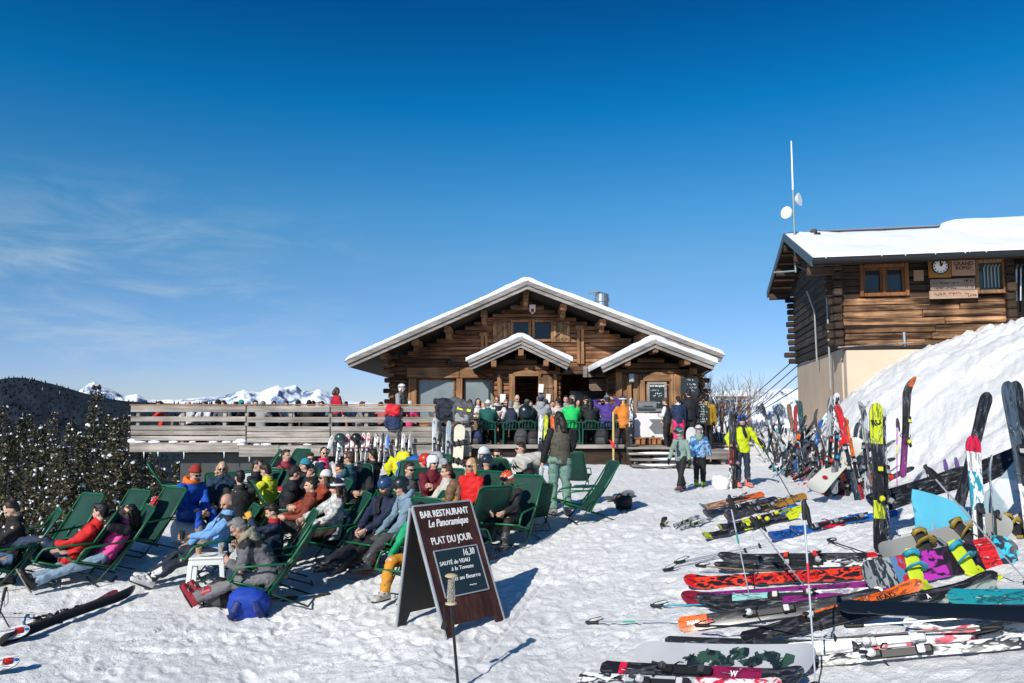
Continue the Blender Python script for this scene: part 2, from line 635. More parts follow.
mx.inputs[7].default_value = (6.5, 8.2, 9.6, 1)
nt.links.new(mx.outputs[2], bg.inputs['Color'])
bg.inputs['Strength'].default_value = 0.075
sd = bpy.data.lights.new('sun', 'SUN')
sd.energy = 4.9
sd.angle = R(0.5)
sd.color = (1.0, 0.96, 0.885)
so = bpy.data.objects.new('sun', sd)
COL.objects.link(so)
dirv = Vector((math.sin(SUN_AZ) * math.cos(SUN_EL), math.cos(SUN_AZ) * math.cos(SUN_EL), math.sin(SUN_EL)))
so.rotation_euler = dirv.to_track_quat('Z', 'Y').to_euler()
so.location = dirv * 60
SC.view_settings.view_transform = 'Standard'
SC.view_settings.look = 'None'
SC.view_settings.exposure = 0
SC.view_settings.gamma = 1
SNOW = snow_mat('snow')
ROOFSNOW = snow_mat('roof snow', col=(.86, .88, .92), fine=0.45)
az = np.concatenate([np.linspace(-180, -48, 42)[:-1], np.linspace(-48, 48, 860), np.linspace(48, 180, 42)[1:]])
az = np.radians(az)
rad = [0.4]
while rad[-1] < 46:
    rad.append(rad[-1] * (1.03 if rad[-1] < 4.5 else 1.0042 if rad[-1] < 12 else 1.0085))
while rad[-1] < 12000:
    rad.append(rad[-1] * 1.09)
rad = np.array(rad)
AA, RR = np.meshgrid(az, rad)
X = np.sin(AA) * RR
Y = np.cos(AA) * RR
Z = ground_np(X, Y)
nr, na = RR.shape
def stamp(px_, py_, th_, a_, b_, depth, rim=.3):
    """Press an oval print into the snow sheet."""
    rr_ = math.hypot(px_, py_)
    an_ = math.atan2(px_, py_)
    m_ = max(a_, b_) * 1.7
    i0, i1 = np.searchsorted(rad, [rr_ - m_, rr_ + m_])
    j0, j1 = np.searchsorted(az, [an_ - m_ / rr_, an_ + m_ / rr_])
    if i1 <= i0 or j1 <= j0:
        return
    dx, dy = X[i0:i1, j0:j1] - px_, Y[i0:i1, j0:j1] - py_
    c_, s_ = math.cos(th_), math.sin(th_)
    q2 = ((dx * c_ + dy * s_) / a_) ** 2 + ((-dx * s_ + dy * c_) / b_) ** 2
    Z[i0:i1, j0:j1] += -depth * np.exp(-q2 ** 2) + depth * rim * np.exp(-((np.sqrt(q2) - 1.35) / .25) ** 2)
prng = random.Random(31)
for k in range(420):
    x_, y_ = prng.uniform(-5.5, 6), prng.uniform(5.3, 19)
    th_ = prng.uniform(0, 6.28)
    n_ = prng.randint(3, 10)
    for i_ in range(n_):
        sd_ = .11 if i_ % 2 else -.11
        stamp(x_ - math.sin(th_) * sd_, y_ + math.cos(th_) * sd_, th_ + prng.uniform(-.2, .2), prng.uniform(.12, .16), prng.uniform(.045, .065), prng.uniform(.008, .022))
        x_ += math.cos(th_) * .36
        y_ += math.sin(th_) * .36
        th_ += prng.uniform(-.15, .15)
for k in range(3200):
    x_, y_ = prng.uniform(-5, 6), prng.uniform(5.2, 15)
    stamp(x_, y_, prng.uniform(0, 3), prng.uniform(.03, .08), prng.uniform(.02, .05), prng.uniform(-.010, .013), 0)
tracks = [((0, 690), (172, 626)), ((-20, 672), (126, 632)), ((20, 700), (196, 627)), ((0, 660), (90, 640)), ((200, 690), (420, 640)), ((520, 690), (640, 600)), ((560, 690), (668, 602)), ((600, 560), (690, 500)), ((120, 640), (330, 628)), ((480, 660), (560, 560))]
for a_, b_ in tracks:
    p0_, p1_ = gnd(*a_), gnd(*b_)
    n_ = int((p1_ - p0_).length / .05)
    th_ = math.atan2(p1_.y - p0_.y, p1_.x - p0_.x)
    for i_ in range(n_):
        p_ = p0_.lerp(p1_, i_ / n_)
        stamp(p_.x + .01 * math.sin(i_ * .11), p_.y, th_, .06, .028, .013, .35)
co = np.stack([X, Y, Z], -1).reshape(-1, 3)
ii = np.arange(nr - 1)[:, None] * na + np.arange(na - 1)[None, :]
fc = np.stack([ii, ii + 1, ii + na + 1, ii + na], -1).reshape(-1, 4)[:, ::-1]
me = bpy.data.meshes.new('snow_ground')
me.from_pydata(co.tolist(), [], fc.tolist())
me.polygons.foreach_set('use_smooth', [True] * len(fc))
me.materials.append(SNOW)
gob = bpy.data.objects.new('snow_ground', me)
COL.objects.link(gob)
tag(gob, kind='structure')
vmid = me.polygons[len(fc) // 2].normal
if vmid.z < 0:
    me.flip_normals()
def mountain_mat(name, snow, rock, thr, scale, shade=(0.10, 0.16, 0.26)):
    m, nt, bs = new_mat(name)
    tc = node(nt, 'ShaderNodeTexCoord')
    n = node(nt, 'ShaderNodeTexNoise', Scale=scale, Detail=9.0, Roughness=0.66, Distortion=0.5)
    nt.links.new(tc.outputs['Object'], n.inputs['Vector'])
    ge = node(nt, 'ShaderNodeNewGeometry')
    sp = node(nt, 'ShaderNodeSeparateXYZ')
    nt.links.new(ge.outputs['Normal'], sp.inputs[0])
    ad = node(nt, 'ShaderNodeMath', operation='MULTIPLY_ADD')
    nt.links.new(sp.outputs[2], ad.inputs[0])
    ad.inputs[1].default_value = -0.35
    nt.links.new(n.outputs['Fac'], ad.inputs[2])
    r = node(nt, 'ShaderNodeValToRGB')
    e = r.color_ramp.elements
    e[0].position = thr - .03
    e[0].color = rgba(snow)
    e[1].position = thr + .04
    e[1].color = rgba(rock)
    nt.links.new(ad.outputs[0], r.inputs[0])
    nt.links.new(r.outputs[0], bs.inputs['Base Color'])
    bs.inputs['Roughness'].default_value = 0.8
    bs.inputs['Specular IOR Level'].default_value = 0.1
    return m
def ridge(name, prof, dist, depth, rough, seed, mat, base=-190, label=None, fscale=1.0, back=True):
    """A range whose skyline runs through the picture points PROF at distance DIST."""
    px = np.linspace(prof[0][0], prof[-1][0], int((prof[-1][0] - prof[0][0]) * 0.9) + 8)
    py = np.interp(px, [p[0] for p in prof], [p[1] for p in prof])
    tops = [at(a, b, dist) for a, b in zip(px, py)]
    nd = 46
    vs, fs = [], []
    N = len(px)
    xs_, ys_, zs_, am_ = [], [], [], []
    for j in range(nd + 6):
        if j < nd:
            t = j / (nd - 1)
            dy = -depth * (1 - t)
            hf = t ** 1.15
        else:
            t = 1 + (j - nd + 1) / 6
            dy = depth * (t - 1) * 0.8
            hf = 1 - (t - 1)
        k = math.sin(min(t, 1) * PI) if j < nd else 0.4
        for i in range(N):
            T = tops[i]
            xs_.append(T.x * (dist + dy) / dist)
            ys_.append(dist + dy)
            zs_.append(base + (T.z - base) * hf)
            am_.append((T.z - base) * rough * (k * 0.9 + 0.08))
    xs_, ys_, zs_, am_ = map(np.array, (xs_, ys_, zs_, am_))
    q_ = dist * .03
    rd = 1 - 2 * np.abs(fbm(xs_ / q_ * fscale, ys_ / q_ * fscale * .8, seed, 4))
    zs_ = zs_ + (rd - 0.6) * am_
    vs = np.stack([xs_, ys_, zs_], -1).tolist()
    for j in range(nd + 5):
        for i in range(N - 1):
            a = j * N + i
            fs.append((a, a + 1, a + N + 1, a + N))
    b = MB()
    b.add(vs, fs)
    o = b.build(name, mat, smooth=True)
    tag(o, kind='structure')
    return o, tops
snowrock = mountain_mat('alpine snow and hazy rock', (0.80, 0.84, 0.90), (0.13, 0.19, 0.30), 0.235, 0.0022)  # rock tone is blued and spread to paint in haze and shading
snowwood = mountain_mat('snow slopes with woods', (0.80, 0.84, 0.90), (0.045, 0.075, 0.13), 0.235, 0.004)
darkhill = M('hazy hill ground', (0.004, 0.011, 0.022), rough=.9, scale=.01, var=.3)  # bluish distance haze is mixed into the ground colour
ridge('mountain', [(-1200, 402), (-900, 394), (-600, 399), (-300, 392), (-60, 398), (40, 399), (78, 391), (88, 384), (94, 381), (101, 385), (108, 388), (125, 396), (137, 394), (145, 399), (175, 400), (205, 397), (222, 402), (260, 404)], 11000, 2600, .42, 3, snowrock)
ridge('mountain', [(150, 407), (180, 402), (212, 397), (225, 395.5), (236, 392), (244, 390), (261, 392), (270, 388), (278, 385.2), (285, 387), (290, 386), (296, 385), (302, 391), (312, 391), (320, 389), (328, 392), (345, 400), (380, 404), (430, 402), (480, 405)], 8000, 1900, .36, 8, snowrock)
ridge('mountain', [(610, 410), (660, 402), (690, 396), (712, 392), (738, 389), (760, 387), (772, 389), (791, 388), (810, 390), (850, 398), (920, 405), (1000, 400), (1300, 396), (1700, 402)], 3400, 900, .20, 15, snowwood, fscale=1.2)
hill, htop = ridge('wooded_hill', [(-1500, 395), (-1100, 384), (-800, 390), (-520, 377), (-300, 383), (-120, 372), (-60, 374), (0, 379), (14, 377.5), (26, 378), (45, 382), (60, 386), (80, 392), (100, 397), (125, 401), (150, 402.5), (185, 404), (225, 404), (262, 406), (300, 408), (360, 410), (430, 411)], 2500, 700, .07, 21, darkhill)
ridge('mountain', [(160, 408), (185, 405), (215, 401), (232, 401.5), (255, 405), (275, 408)], 5200, 900, .10, 27, snowwood, fscale=1.4)
b = MB()
hm = hill.data
hv = [v.co.copy() for v in hm.vertices]
r2 = random.Random(5)
polys = list(hm.polygons)
wts = [p.area for p in polys]
NH = 30000
for p in r2.choices(polys, weights=wts, k=NH):
    q = [hv[i] for i in p.vertices]
    a_, b_ = r2.random(), r2.random()
    c = q[0].lerp(q[1], a_).lerp(q[3].lerp(q[2], a_), b_)
    if c.y > 2620 or c.x > 250:
        continue
    h = r2.uniform(7, 14)
    rr = h * r2.uniform(.22, .32)
    vs = [(c.x + rr * math.cos(k * 2 * PI / 5 + a_), c.y + rr * math.sin(k * 2 * PI / 5 + a_), c.z - 2) for k in range(5)] + [(c.x, c.y, c.z + h)]
    b.add(vs, [(k, (k + 1) % 5, 5) for k in range(5)], t=r2.random(), m=0 if r2.random() < .985 else 1)
fw = b.build('hill_forest', [M('hazy far conifers', (0.003, 0.009, 0.018), rough=.95, var=.45, scale=.02), M('far snowy conifers', (0.25, 0.3, 0.38), rough=.9, scale=.05)])  # conifer colour holds the same painted blue haze
tag(fw, kind='stuff')
needle_a = M('fir needles', (0.048, 0.046, 0.024), rough=.85, var=.5, scale=2.2)
needle_b = M('fir needles dark', (0.012, 0.016, 0.012), rough=.9, var=.45, scale=2.2)
needle_c = M('fir needles sunlit', (0.13, 0.112, 0.055), rough=.85, var=.4, scale=3)
bark = M('fir bark', (0.05, 0.038, 0.03), rough=.9, var=.4, scale=6)
frost = M('snow on boughs', (0.82, 0.85, 0.9), rough=.6, var=.05)
def fir_proto(h, rb, seed):
    q = random.Random(seed)
    root = empty('fir_tree')
    tr = MB()
    tr.tube([(0, 0, -1), (0.03, 0.02, h * .4), (-.03, 0, h * .8), (0, 0, h * .99)], [.11, .08, .035, .008], 7)
    tr.build('trunk', bark, root, True)
    cr_, sn = MB(), MB()
    z = h * 0.10
    while z < h * .992:
        f = (z / h)
        L0 = rb * (1 - f) ** 0.8 + .02
        nb = 7 if f < .6 else 6
        ph = q.random() * 6
        for k in range(nb):
            L = L0 * q.uniform(.55, 1.2)
            a = ph + 2 * PI * k / nb + q.uniform(-.4, .4)
            droop = q.uniform(.25, .75) * (1 - f * .75)
            ns = max(3, int(L / .065))
            ca, sa = math.cos(a), math.sin(a)
            for j in range(ns):
                t = (j + .6) / ns
                r_ = L * t
                zz = z - droop * L * t * t + 0.12 * L * t
                wdt = (0.05 + .17 * (1 - t)) * min(1.0, .35 + L * .5)
                for e in (-1, -.35, .35, 1):
                    off = e * wdt * q.uniform(.5, 1.3)
                    p = Vector((ca * r_ - sa * off, sa * r_ + ca * off, zz + q.uniform(-.09, .05)))
                    out = Vector((ca - sa * e * .9, sa + ca * e * .9, -q.uniform(.1, 1.3))).normalized()
                    _, u, v = basis(out)
                    th = q.random() * 6
                    u = u * math.cos(th) + v * math.sin(th)
                    ln = q.uniform(.10, .20) * (.6 + .4 * (1 - f))
                    wd = q.uniform(.017, .036)
                    m = q.choices((0, 1, 2), (5, 5, 3))[0]
                    cr_.add([p - u * wd, p + out * ln * .5 + u * wd, p + out * ln, p + out * ln * .4 - u * wd * 1.5], [(0, 1, 2, 3)], m=m)
                if q.random() < (.34 if q.random() < .35 else .04):
                    c = Vector((ca * r_, sa * r_, zz + .03)) + Vector((-sa, ca, 0)) * q.uniform(-.12, .12)
                    a1 = q.uniform(.03, .08) * (1.6 if q.random() < .10 else 1)
                    n_ = Vector((ca * .5, sa * .5, 1)).normalized()
                    _, uu, vv = basis(n_)
                    vs = [c + uu * (a1 * .75 * math.cos(x) * q.uniform(.5, 1.2)) + vv * (a1 * .75 * math.sin(x) * q.uniform(.5, 1.2)) - Vector((0, 0, q.uniform(0, a1 * .7))) for x in [i * PI / 3 for i in range(6)]]
                    sn.add(vs + [c + n_ * a1 * q.uniform(.25, .6)], [(i, (i + 1) % 6, 6) for i in range(6)])
        z += h * q.uniform(.014, .023)
    cr_.build('crown', [needle_a, needle_b, needle_c], root)
    sn.build('snow_clumps', frost, root)
    tag(root, 'dark fir', 'fir tree', 'snow-dusted firs below the terrace edge')
    return root
protos = [fir_proto(10.5, 1.65, 1), fir_proto(9.0, 1.45, 2), fir_proto(11.5, 1.8, 3)]
firs = [(3, 418, 21, 0, 'fir at the left edge of the view, tip cut by the frame side'), (22, 432, 26, 1, 'short fir beside the first fir from the left, white lumps on its tip'), (40, 440, 20, 1, 'low fir over the empty green lounger'), (55, 428, 29, 2, 'thin fir rising between two low firs, pale behind'),
        (72, 421, 24, 0, 'bushy fir left of the tallest pointed fir'), (97, 404, 23, 2, 'tallest pointed fir, its dark tip highest against the hill'), (84, 437, 19, 1, 'small fir right in front of the tallest pointed fir'), (116, 432, 21, 1, 'fir just to the right of the tallest pointed fir'),
        (128, 425, 28, 0, 'fir near the end of the terrace rail, behind the others'), (143, 444, 24.5, 2, 'fir under the left end of the terrace rail'), (160, 458, 23, 0, 'fir half hidden under the terrace beams'), (178, 458, 27, 1, 'fir behind the dark wall under the terrace'),
        (10, 450, 17.5, 1, 'low fir behind the woman in the black sweater'), (62, 452, 18, 0, 'low fir behind the man in the red jacket'), (105, 458, 17.5, 1, 'low fir behind the middle empty lounger'), (132, 462, 18, 1, 'low fir behind the lounger beside the red backpack'),
        (30, 420, 34, 2, 'far fir deep in the wood, seen between nearer tips'), (48, 424, 38, 0, 'far thin fir with frosted tip against the hill'), (108, 420, 36, 1, 'far fir to the right of the tallest tip'), (152, 436, 34, 2, 'far fir below the rail end'), (-20, 425, 24, 2, 'fir mostly outside the view at the far edge'),
        (205, 456, 30, 0, 'fir seen through the gap beneath the terrace'), (245, 460, 30, 2, 'second fir seen through the gap beneath the terrace'), (285, 462, 31, 1, 'third fir seen in the gap beneath the terrace')]
used = set()
for (px, py, d, k, lab) in firs:
    p = protos[k]
    o = p if k not in used else copy_tree(p)
    used.add(k)
    H = (10.5, 9.0, 11.5)[k]
    t = at(px, py - (18 + (4 if abs(px - 97) < 3 or px < 12 else -12 if (int(px) % 3 == 0 and px > 12) else 0) if d < 30 and px < 135 else 0 if px > 135 else 8), d)
    sc = rng.uniform(.9, 1.1)
    o.location = (t.x, t.y, t.z - H * sc)
    o.scale = (sc, sc, sc)
    o.rotation_euler = (0, 0, rng.uniform(0, 6))
    o['label'] = lab
twig = M('bare twigs', (0.10, 0.085, 0.075), rough=.9, var=.3)
ftwig = M('frosted twigs', (0.62, 0.64, 0.68), rough=.8, var=.2)
def bare_bush(name, loc, h, seed, label, n=9):
    q = random.Random(seed)
    b = MB()
    def grow(p, d, L, r, lv):
        e = p + d * L
        mid = p + d * (L * .5) + Vector((q.uniform(-.05, .05), q.uniform(-.05, .05), 0)) * L
        b.tube([p, mid, e], [r * 1.25, r, r * .75], 4, m=0 if (lv < 2 or q.random() < .55) else 1)
        if lv >= 4:
            return
        for _ in range(3 if lv < 3 else 2):
            nd = (d + Vector((q.uniform(-.65, .65), q.uniform(-.65, .65), q.uniform(-.1, .5)))).normalized()
            grow(e if q.random() < .7 else mid, nd, L * q.uniform(.55, .85), r * .6, lv + 1)
    for k in range(n):
        a = k / n * 6.28
        grow(Vector((.15 * math.cos(a), .15 * math.sin(a), -.1)), Vector((.5 * math.cos(a), .5 * math.sin(a), 1)).normalized(), h * .36, .025, 0)
    o = b.build(name, [twig, ftwig])
    o.location = loc
    tag(o, label, 'bush')
    return o
p = at(722, 432, 27.5)
bare_bush('bare_bush', (p.x, p.y, .45), 2.8, 4, 'bare bush with frosted twigs at the right corner of the chalet', 14)
p = at(748, 432, 29)
bare_bush('bare_bush', (p.x, p.y, .5), 1.3, 9, 'smaller bare bush behind the skier in the lime jacket', 6)
W_log = wood('chalet logs', (0.37, 0.18, 0.09), (0.07, 0.032, 0.018), 0, 1.0, tone=.45, streak=1.6, bump=.5, lo=.39, hi=.68)
W_logy = wood('chalet timber across', (0.30, 0.16, 0.08), (0.12, 0.06, 0.03), 1, 1.0)
W_up = wood('upright planks', (0.40, 0.235, 0.125), (0.10, 0.055, 0.03), 2, 1.0, tone=.3)
W_org = wood('varnished board', (0.42, 0.22, 0.105), (0.15, 0.075, 0.036), 0, 1.0, tone=.25, streak=1.3)
W_orgz = wood('varnished post', (0.42, 0.22, 0.105), (0.13, 0.065, 0.032), 2, 1.0, tone=.3, streak=1.3)
W_grey = wood('weathered boards', (0.43, 0.385, 0.34), (0.17, 0.15, 0.13), 0, .9, tone=.22, rough=.85)
W_greyd = wood('weathered barge boards', (0.37, 0.34, 0.315), (0.17, 0.15, 0.135), 0, .9, tone=.2)
W_dark = wood('shaded soffit boards', (0.030, 0.019, 0.013), (0.012, 0.008, 0.006), 1, 1.0, tone=.3)  # nearly black: the shadow under the eaves is put into the colour
W_old = wood('old black and shaded logs', (0.075, 0.047, 0.032), (0.018, 0.012, 0.009), 0, 1.2, tone=.35)  # aged black wood; its dark also paints eave shade on the station front
W_oldx = wood('sunlit front logs', (0.42, 0.225, 0.11), (0.030, 0.016, 0.010), 0, .55, tone=.5, bump=.9, streak=2.2, lo=.43, hi=.66)  # golden copy of the front logs, sunlight put into the colour
BLACK = M('black void', (0.006, 0.006, 0.007), rough=.9)
DARKMET = M('dark metal', (0.03, 0.033, 0.036), rough=.45, metal=.5)
STEEL = M('grey metal', (0.42, 0.44, 0.46), rough=.35, metal=.8)
WHITE = M('white paint', (0.8, 0.8, 0.8), rough=.5, var=.06)
PAPER = M('paper', (0.78, 0.77, 0.74), rough=.7, var=.05)
SLATE = M('slate board', (0.018, 0.03, 0.033), rough=.5, var=.3)
CHALK = M('chalk', (0.75, 0.76, 0.74), rough=.8, var=.1)
PANE = glass_mat('window glass', (0.13, 0.17, 0.19))
PANEB = glass_mat('big window glass', (0.20, 0.245, 0.26), .10)
DECKZ = 0.78
def roof_gable(parent, apex, le, re, Y0, Y1, th, snow, mats, tiers=2, over=0.0, snow_name='roof_snow', rnd=True):
    """Gable roof whose TOP timber edge runs le-apex-re (x,z) at front plane Y0, back to Y1."""
    roof, sn, barge, sof = MB(), MB(), MB(), MB()
    for (e, sgn) in ((le, -1), (re, 1)):
        a = Vector((apex[0], 0, apex[1]))
        c = Vector((e[0], 0, e[1]))
        d = (c - a).normalized()
        n = Vector((-d.z, 0, d.x)) * (1 if sgn < 0 else -1)
        if n.z < 0:
            n = -n
        L = (c - a).length
        for k in range(1):
            p0, p1 = a - n * (th * .5 + .02), c - n * (th * .5 + .02)
            mid = (p0 + p1) / 2
            sof.bar((p0.x, (Y0 + Y1) / 2 + .05, p0.z), (p1.x, (Y0 + Y1) / 2 + .05, p1.z), Y1 - Y0 - .1, th * .6, up=(n.x, 0, n.z))
        tz = 0.0
        for t in range(tiers):
            hh = th / tiers
            off = n * -(tz + hh / 2)
            yy = Y0 + t * 0.06
            q0 = a + off - d * 0.05 + Vector((0, .004 if sgn > 0 else 0, 0))
            q1 = c + off
            q0 = q0 + Vector((0, yy, 0))
            q1 = q1 + Vector((0, yy, 0))
            barge.bar(q0, q1, 0.05, hh - .012, up=(n.x, 0, n.z), t=.3 + .4 * (t % 2))
            tz += hh
        nu, nv = 40, 22
        vs, fs = [], []
        prof = [(0, 0.0), (-.05, .35), (-.03, .75), (.06, .98), (.2, 1.0)]
        cols = []
        for j in range(nv):
            yv = (j - 4) / (nv - 5)
            if j < 4:
                dy, hh = prof[j]
            else:
                dy, hh = .2 + yv * (Y1 - Y0 - .3), 1.0
            for i in range(nu + 1):
                s_ = i / nu
                edge = 1.0
                if s_ > .97:
                    edge = math.sqrt(max(0, 1 - ((s_ - .97) / .03) ** 2))
                wob = 1 + .35 * float(vnoise(s_ * L * 1.3 + sgn * 7, dy * .5, 5)) + .18 * float(vnoise(s_ * L * 5, dy * 2, 9))
                over_ = 0.06
                p = a + d * (s_ * (L + over_)) + n * (snow * hh * edge * wob + .004)
                vs.append((p.x, Y0 + dy - .01 + .03 * float(vnoise(s_ * L * 3, 2.0, 4)), p.z))
        for j in range(nv - 1):
            for i in range(nu):
                q = j * (nu + 1) + i
                fs.append((q, q + 1, q + nu + 2, q + nu + 1))
        sn.add(vs, fs)
    sn.tube([(apex[0], Y0 - .03, apex[1] + snow * .30), (apex[0], Y0 + .1, apex[1] + snow * .42), (apex[0], Y1 - .2, apex[1] + snow * .42)], [snow * .52, snow * .66, snow * .66], 14)
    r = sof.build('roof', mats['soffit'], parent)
    barge.build('barge_board', mats['barge'], r)
    s = sn.build(snow_name, ROOFSNOW, r, smooth=True)
    return r
def log_wall(mb, x0, x1, z0, z1, Y, th, rowh, lim=None, holes=(), seed=1, bev=.03, proud=.03):
    """Horizontal boards/logs with openings; lim(z)->(xa,xb) clips each row."""
    q = random.Random(seed)
    z = z0
    while z < z1 - .02:
        h = min(rowh * q.uniform(.88, 1.12), z1 - z)
        a, b = x0, x1
        if lim:
            la, lb = lim(z + h * .75)
            a, b = max(a, la), min(b, lb)
        segs = [(a, b)] if b > a + .05 else []
        for (hx0, hx1, hz0, hz1) in holes:
            if z + h > hz0 + .03 and z < hz1 - .03:
                ns = []
                for (p, r_) in segs:
                    if hx1 <= p or hx0 >= r_:
                        ns.append((p, r_))
                    else:
                        if hx0 > p + .03:
                            ns.append((p, hx0))
                        if hx1 < r_ - .03:
                            ns.append((hx1, r_))
                segs = ns
        for (p, r_) in segs:
            cuts = [p]
            while r_ - cuts[-1] > 4.2:
                cuts.append(cuts[-1] + q.uniform(2.0, 3.4))
            cuts.append(r_)
            for c0, c1 in zip(cuts[:-1], cuts[1:]):
                dy = q.uniform(-proud, proud) * .5
                mb.box(((c0 + c1) / 2, Y + th / 2 + dy, z + h / 2), (c1 - c0 - .006, th, h - .012), t=q.random(), bev=bev)
        z += h
    return mb
CH = empty('restaurant_chalet', (1.0, 27, DECKZ))
tag(CH, 'wide brown log chalet with snowy gabled roof behind the terrace', 'chalet')
YW, YR = 27.2, 25.4
off = Vector(CH.location)
def chbuild(mb, name, mats, parent=None, smooth=False):
    o = mb.build(name, mats, parent or CH, smooth)
    if parent is None:
        o.location = -off
    return o
apx = at(527, 281, YR)
lex = at(346, 361, YR)
rex = at(724, 355, YR)
rf = roof_gable(CH, (apx.x, apx.z), (lex.x, lex.z), (rex.x, rex.z), YR, 39, .25, .14, {'soffit': W_dark, 'barge': W_greyd})
rf.location = -off
def lim_main(z):
    zz = z + .36
    tl = (apx.z - zz) / (apx.z - lex.z)
    tr = (apx.z - zz) / (apx.z - rex.z)
    return apx.x + (lex.x - apx.x) * tl, apx.x + (rex.x - apx.x) * tr
def rect(px0, py0, px1, py1, Y):
    a, b_ = at(px0, py1, Y), at(px1, py0, Y)
    return (a.x, b_.x, a.z, b_.z)
H_w1 = rect(417, 378.5, 455, 420, YW)
H_w2 = rect(463, 378.5, 494, 420, YW)
H_up1 = rect(513, 322, 528.5, 341, YW)
H_up2 = rect(534.5, 322, 551, 339.5, YW)
H_pass = rect(562, 375, 611, 440, YW)
wl, wr = at(389, 400, YW).x, at(704, 400, YW).x
mb = MB()
log_wall(mb, wl, wr, .4, 6.2, YW, .22, .145, lim_main, [H_w1, H_w2, H_up1, H_up2, H_pass], 3, bev=.012, proud=.02)
chbuild(mb, 'wall', W_log)
mb = MB()
q = random.Random(2)
for xw in (wl + .12, wr - .12):
    z = .4
    while z < 3.2:
        mb.box((xw, 33, z + .09), (.22, 11.5, .175), t=q.random(), bev=.03)
        z += .185
mb.box(((wl + wr) / 2, 38.5, 2.0), (wr - wl - .5, .2, 3.4))
mb.box(((wl + wr) / 2, 30.8, 1.9), (wr - wl - .6, .1, 2.6))
mb.box((apx.x, 29.9, 4.2), (3.2, .1, 1.6))
chbuild(mb, 'side_wall', W_logy)
q = random.Random(8)
for cx_, sg in ((wl, -1), (wr, 1)):
    mb = MB()
    z = .5
    while z < 3.1:
        e_ = .30 + q.uniform(-.05, .18)
        mb.box((cx_ + sg * .05, YW + .1, z + .09), (e_, .20, .165), t=q.random(), bev=.03)
        mb.box((cx_ - sg * .12, YW - .08 - q.uniform(0, .1), z + .275), (.2, .42, .165), t=q.random(), bev=.03)
        z += .37
    chbuild(mb, 'corner_log', W_log)
for (px, py) in [(382.6, 355), (414.5, 341.5), (447, 328.6), (483.5, 312.8), (526, 293), (563.6, 306.5), (603, 322), (644, 335), (684, 350)]:
    p = at(px, py, 25.75)
    mb = MB()
    mb.box((p.x, 26.6, p.z), (.21, 1.7, .22), bev=.015, t=rng.random())
    mb.box((p.x, 26.8, p.z - .2), (.17, 1.3, .18), bev=.015, t=rng.random())
    chbuild(mb, 'purlin', W_logy)
for i, hr in enumerate((H_w1, H_w2)):
    mb = MB()
    x0, x1, z0, z1 = hr
    for a, b_ in (((x0 + .03, z0), (x0 + .03, z1)), ((x1 - .03, z0), (x1 - .03, z1))):
        mb.box((a[0], YW + .06, (z0 + z1) / 2), (.06, .1, z1 - z0), bev=.008)
    mb.box(((x0 + x1) / 2, YW + .06, z0 + .03), (x1 - x0 - .12, .1, .06))
    mb.box(((x0 + x1) / 2, YW + .06, z1 - .03), (x1 - x0 - .12, .1, .06))
    f = chbuild(mb, 'window', W_orgz)
    mb = MB()
    mb.box(((x0 + x1) / 2, YW + .07, (z0 + z1) / 2), (x1 - x0 - .12, .02, z1 - z0 - .12))
    mb.build('pane', PANEB, f)
mb = MB()
a = rect(407, 367.5, 459, 378, YW - .12)
mb.box(((a[0] + a[1]) / 2, YW - .09, (a[2] + a[3]) / 2), (a[1] - a[0], .12, a[3] - a[2]), bev=.01, t=.6)
a2 = rect(459.5, 367.5, 494, 378, YW - .12)
mb.box(((a2[0] + a2[1]) / 2, YW - .09, (a2[2] + a2[3]) / 2), (a2[1] - a2[0], .12, a2[3] - a2[2]), bev=.01, t=.3)
chbuild(mb, 'lintel', W_org)
for (p0, p1) in ((408, 417), (456, 462.5), (494, 499)):
    a = rect(p0, 378.5, p1, 436, YW - .1)
    mb = MB()
    mb.box(((a[0] + a[1]) / 2, YW - .08, (a[2] + a[3]) / 2), (a[1] - a[0], .14, a[3] - a[2]), bev=.012, t=rng.random())
    chbuild(mb, 'post', W_orgz)
for (p0, p1, y0, y1) in ((578, 583, 329, 364), (482, 486.5, 336, 352)):
    a = rect(p0, y0, p1, y1, YW - .1)
    mb = MB()
    mb.box(((a[0] + a[1]) / 2 - .07, YW - .06, (a[2] + a[3]) / 2), (.11, .12, a[3] - a[2]), bev=.012, t=.35)
    mb.box(((a[0] + a[1]) / 2 + .07, YW - .06, (a[2] + a[3]) / 2), (.11, .12, a[3] - a[2]), bev=.012, t=.65)
    mb.box(((a[0] + a[1]) / 2, YW - .1, a[3] + .06), (.34, .2, .14), bev=.02, t=.2)
    chbuild(mb, 'tie_post', W_orgz)
for i, hr in enumerate((H_up1, H_up2)):
    x0, x1, z0, z1 = hr
    mb = MB()
    t = .09
    mb.box((x0 - t / 2 + .01, YW - .02, (z0 + z1) / 2), (t, .1, z1 - z0 + 2 * t), bev=.01, t=.6)
    mb.box((x1 + t / 2 - .01, YW - .02, (z0 + z1) / 2), (t, .1, z1 - z0 + 2 * t), bev=.01, t=.7)
    mb.box(((x0 + x1) / 2, YW - .02, z1 + t / 2 - .01), (x1 - x0 - .03, .09, t), bev=.01, t=.5)
    mb.box(((x0 + x1) / 2, YW - .02, z0 - t / 2 + .01), (x1 - x0 - .03, .09, t), bev=.01, t=.5)
    f = chbuild(mb, 'window', W_orgz)
    mb = MB()
    mb.box(((x0 + x1) / 2, YW + .1, (z0 + z1) / 2), (x1 - x0, .02, z1 - z0))
    mb.build('pane', glass_mat('dark upper glass', (.012, .014, .016)), f)
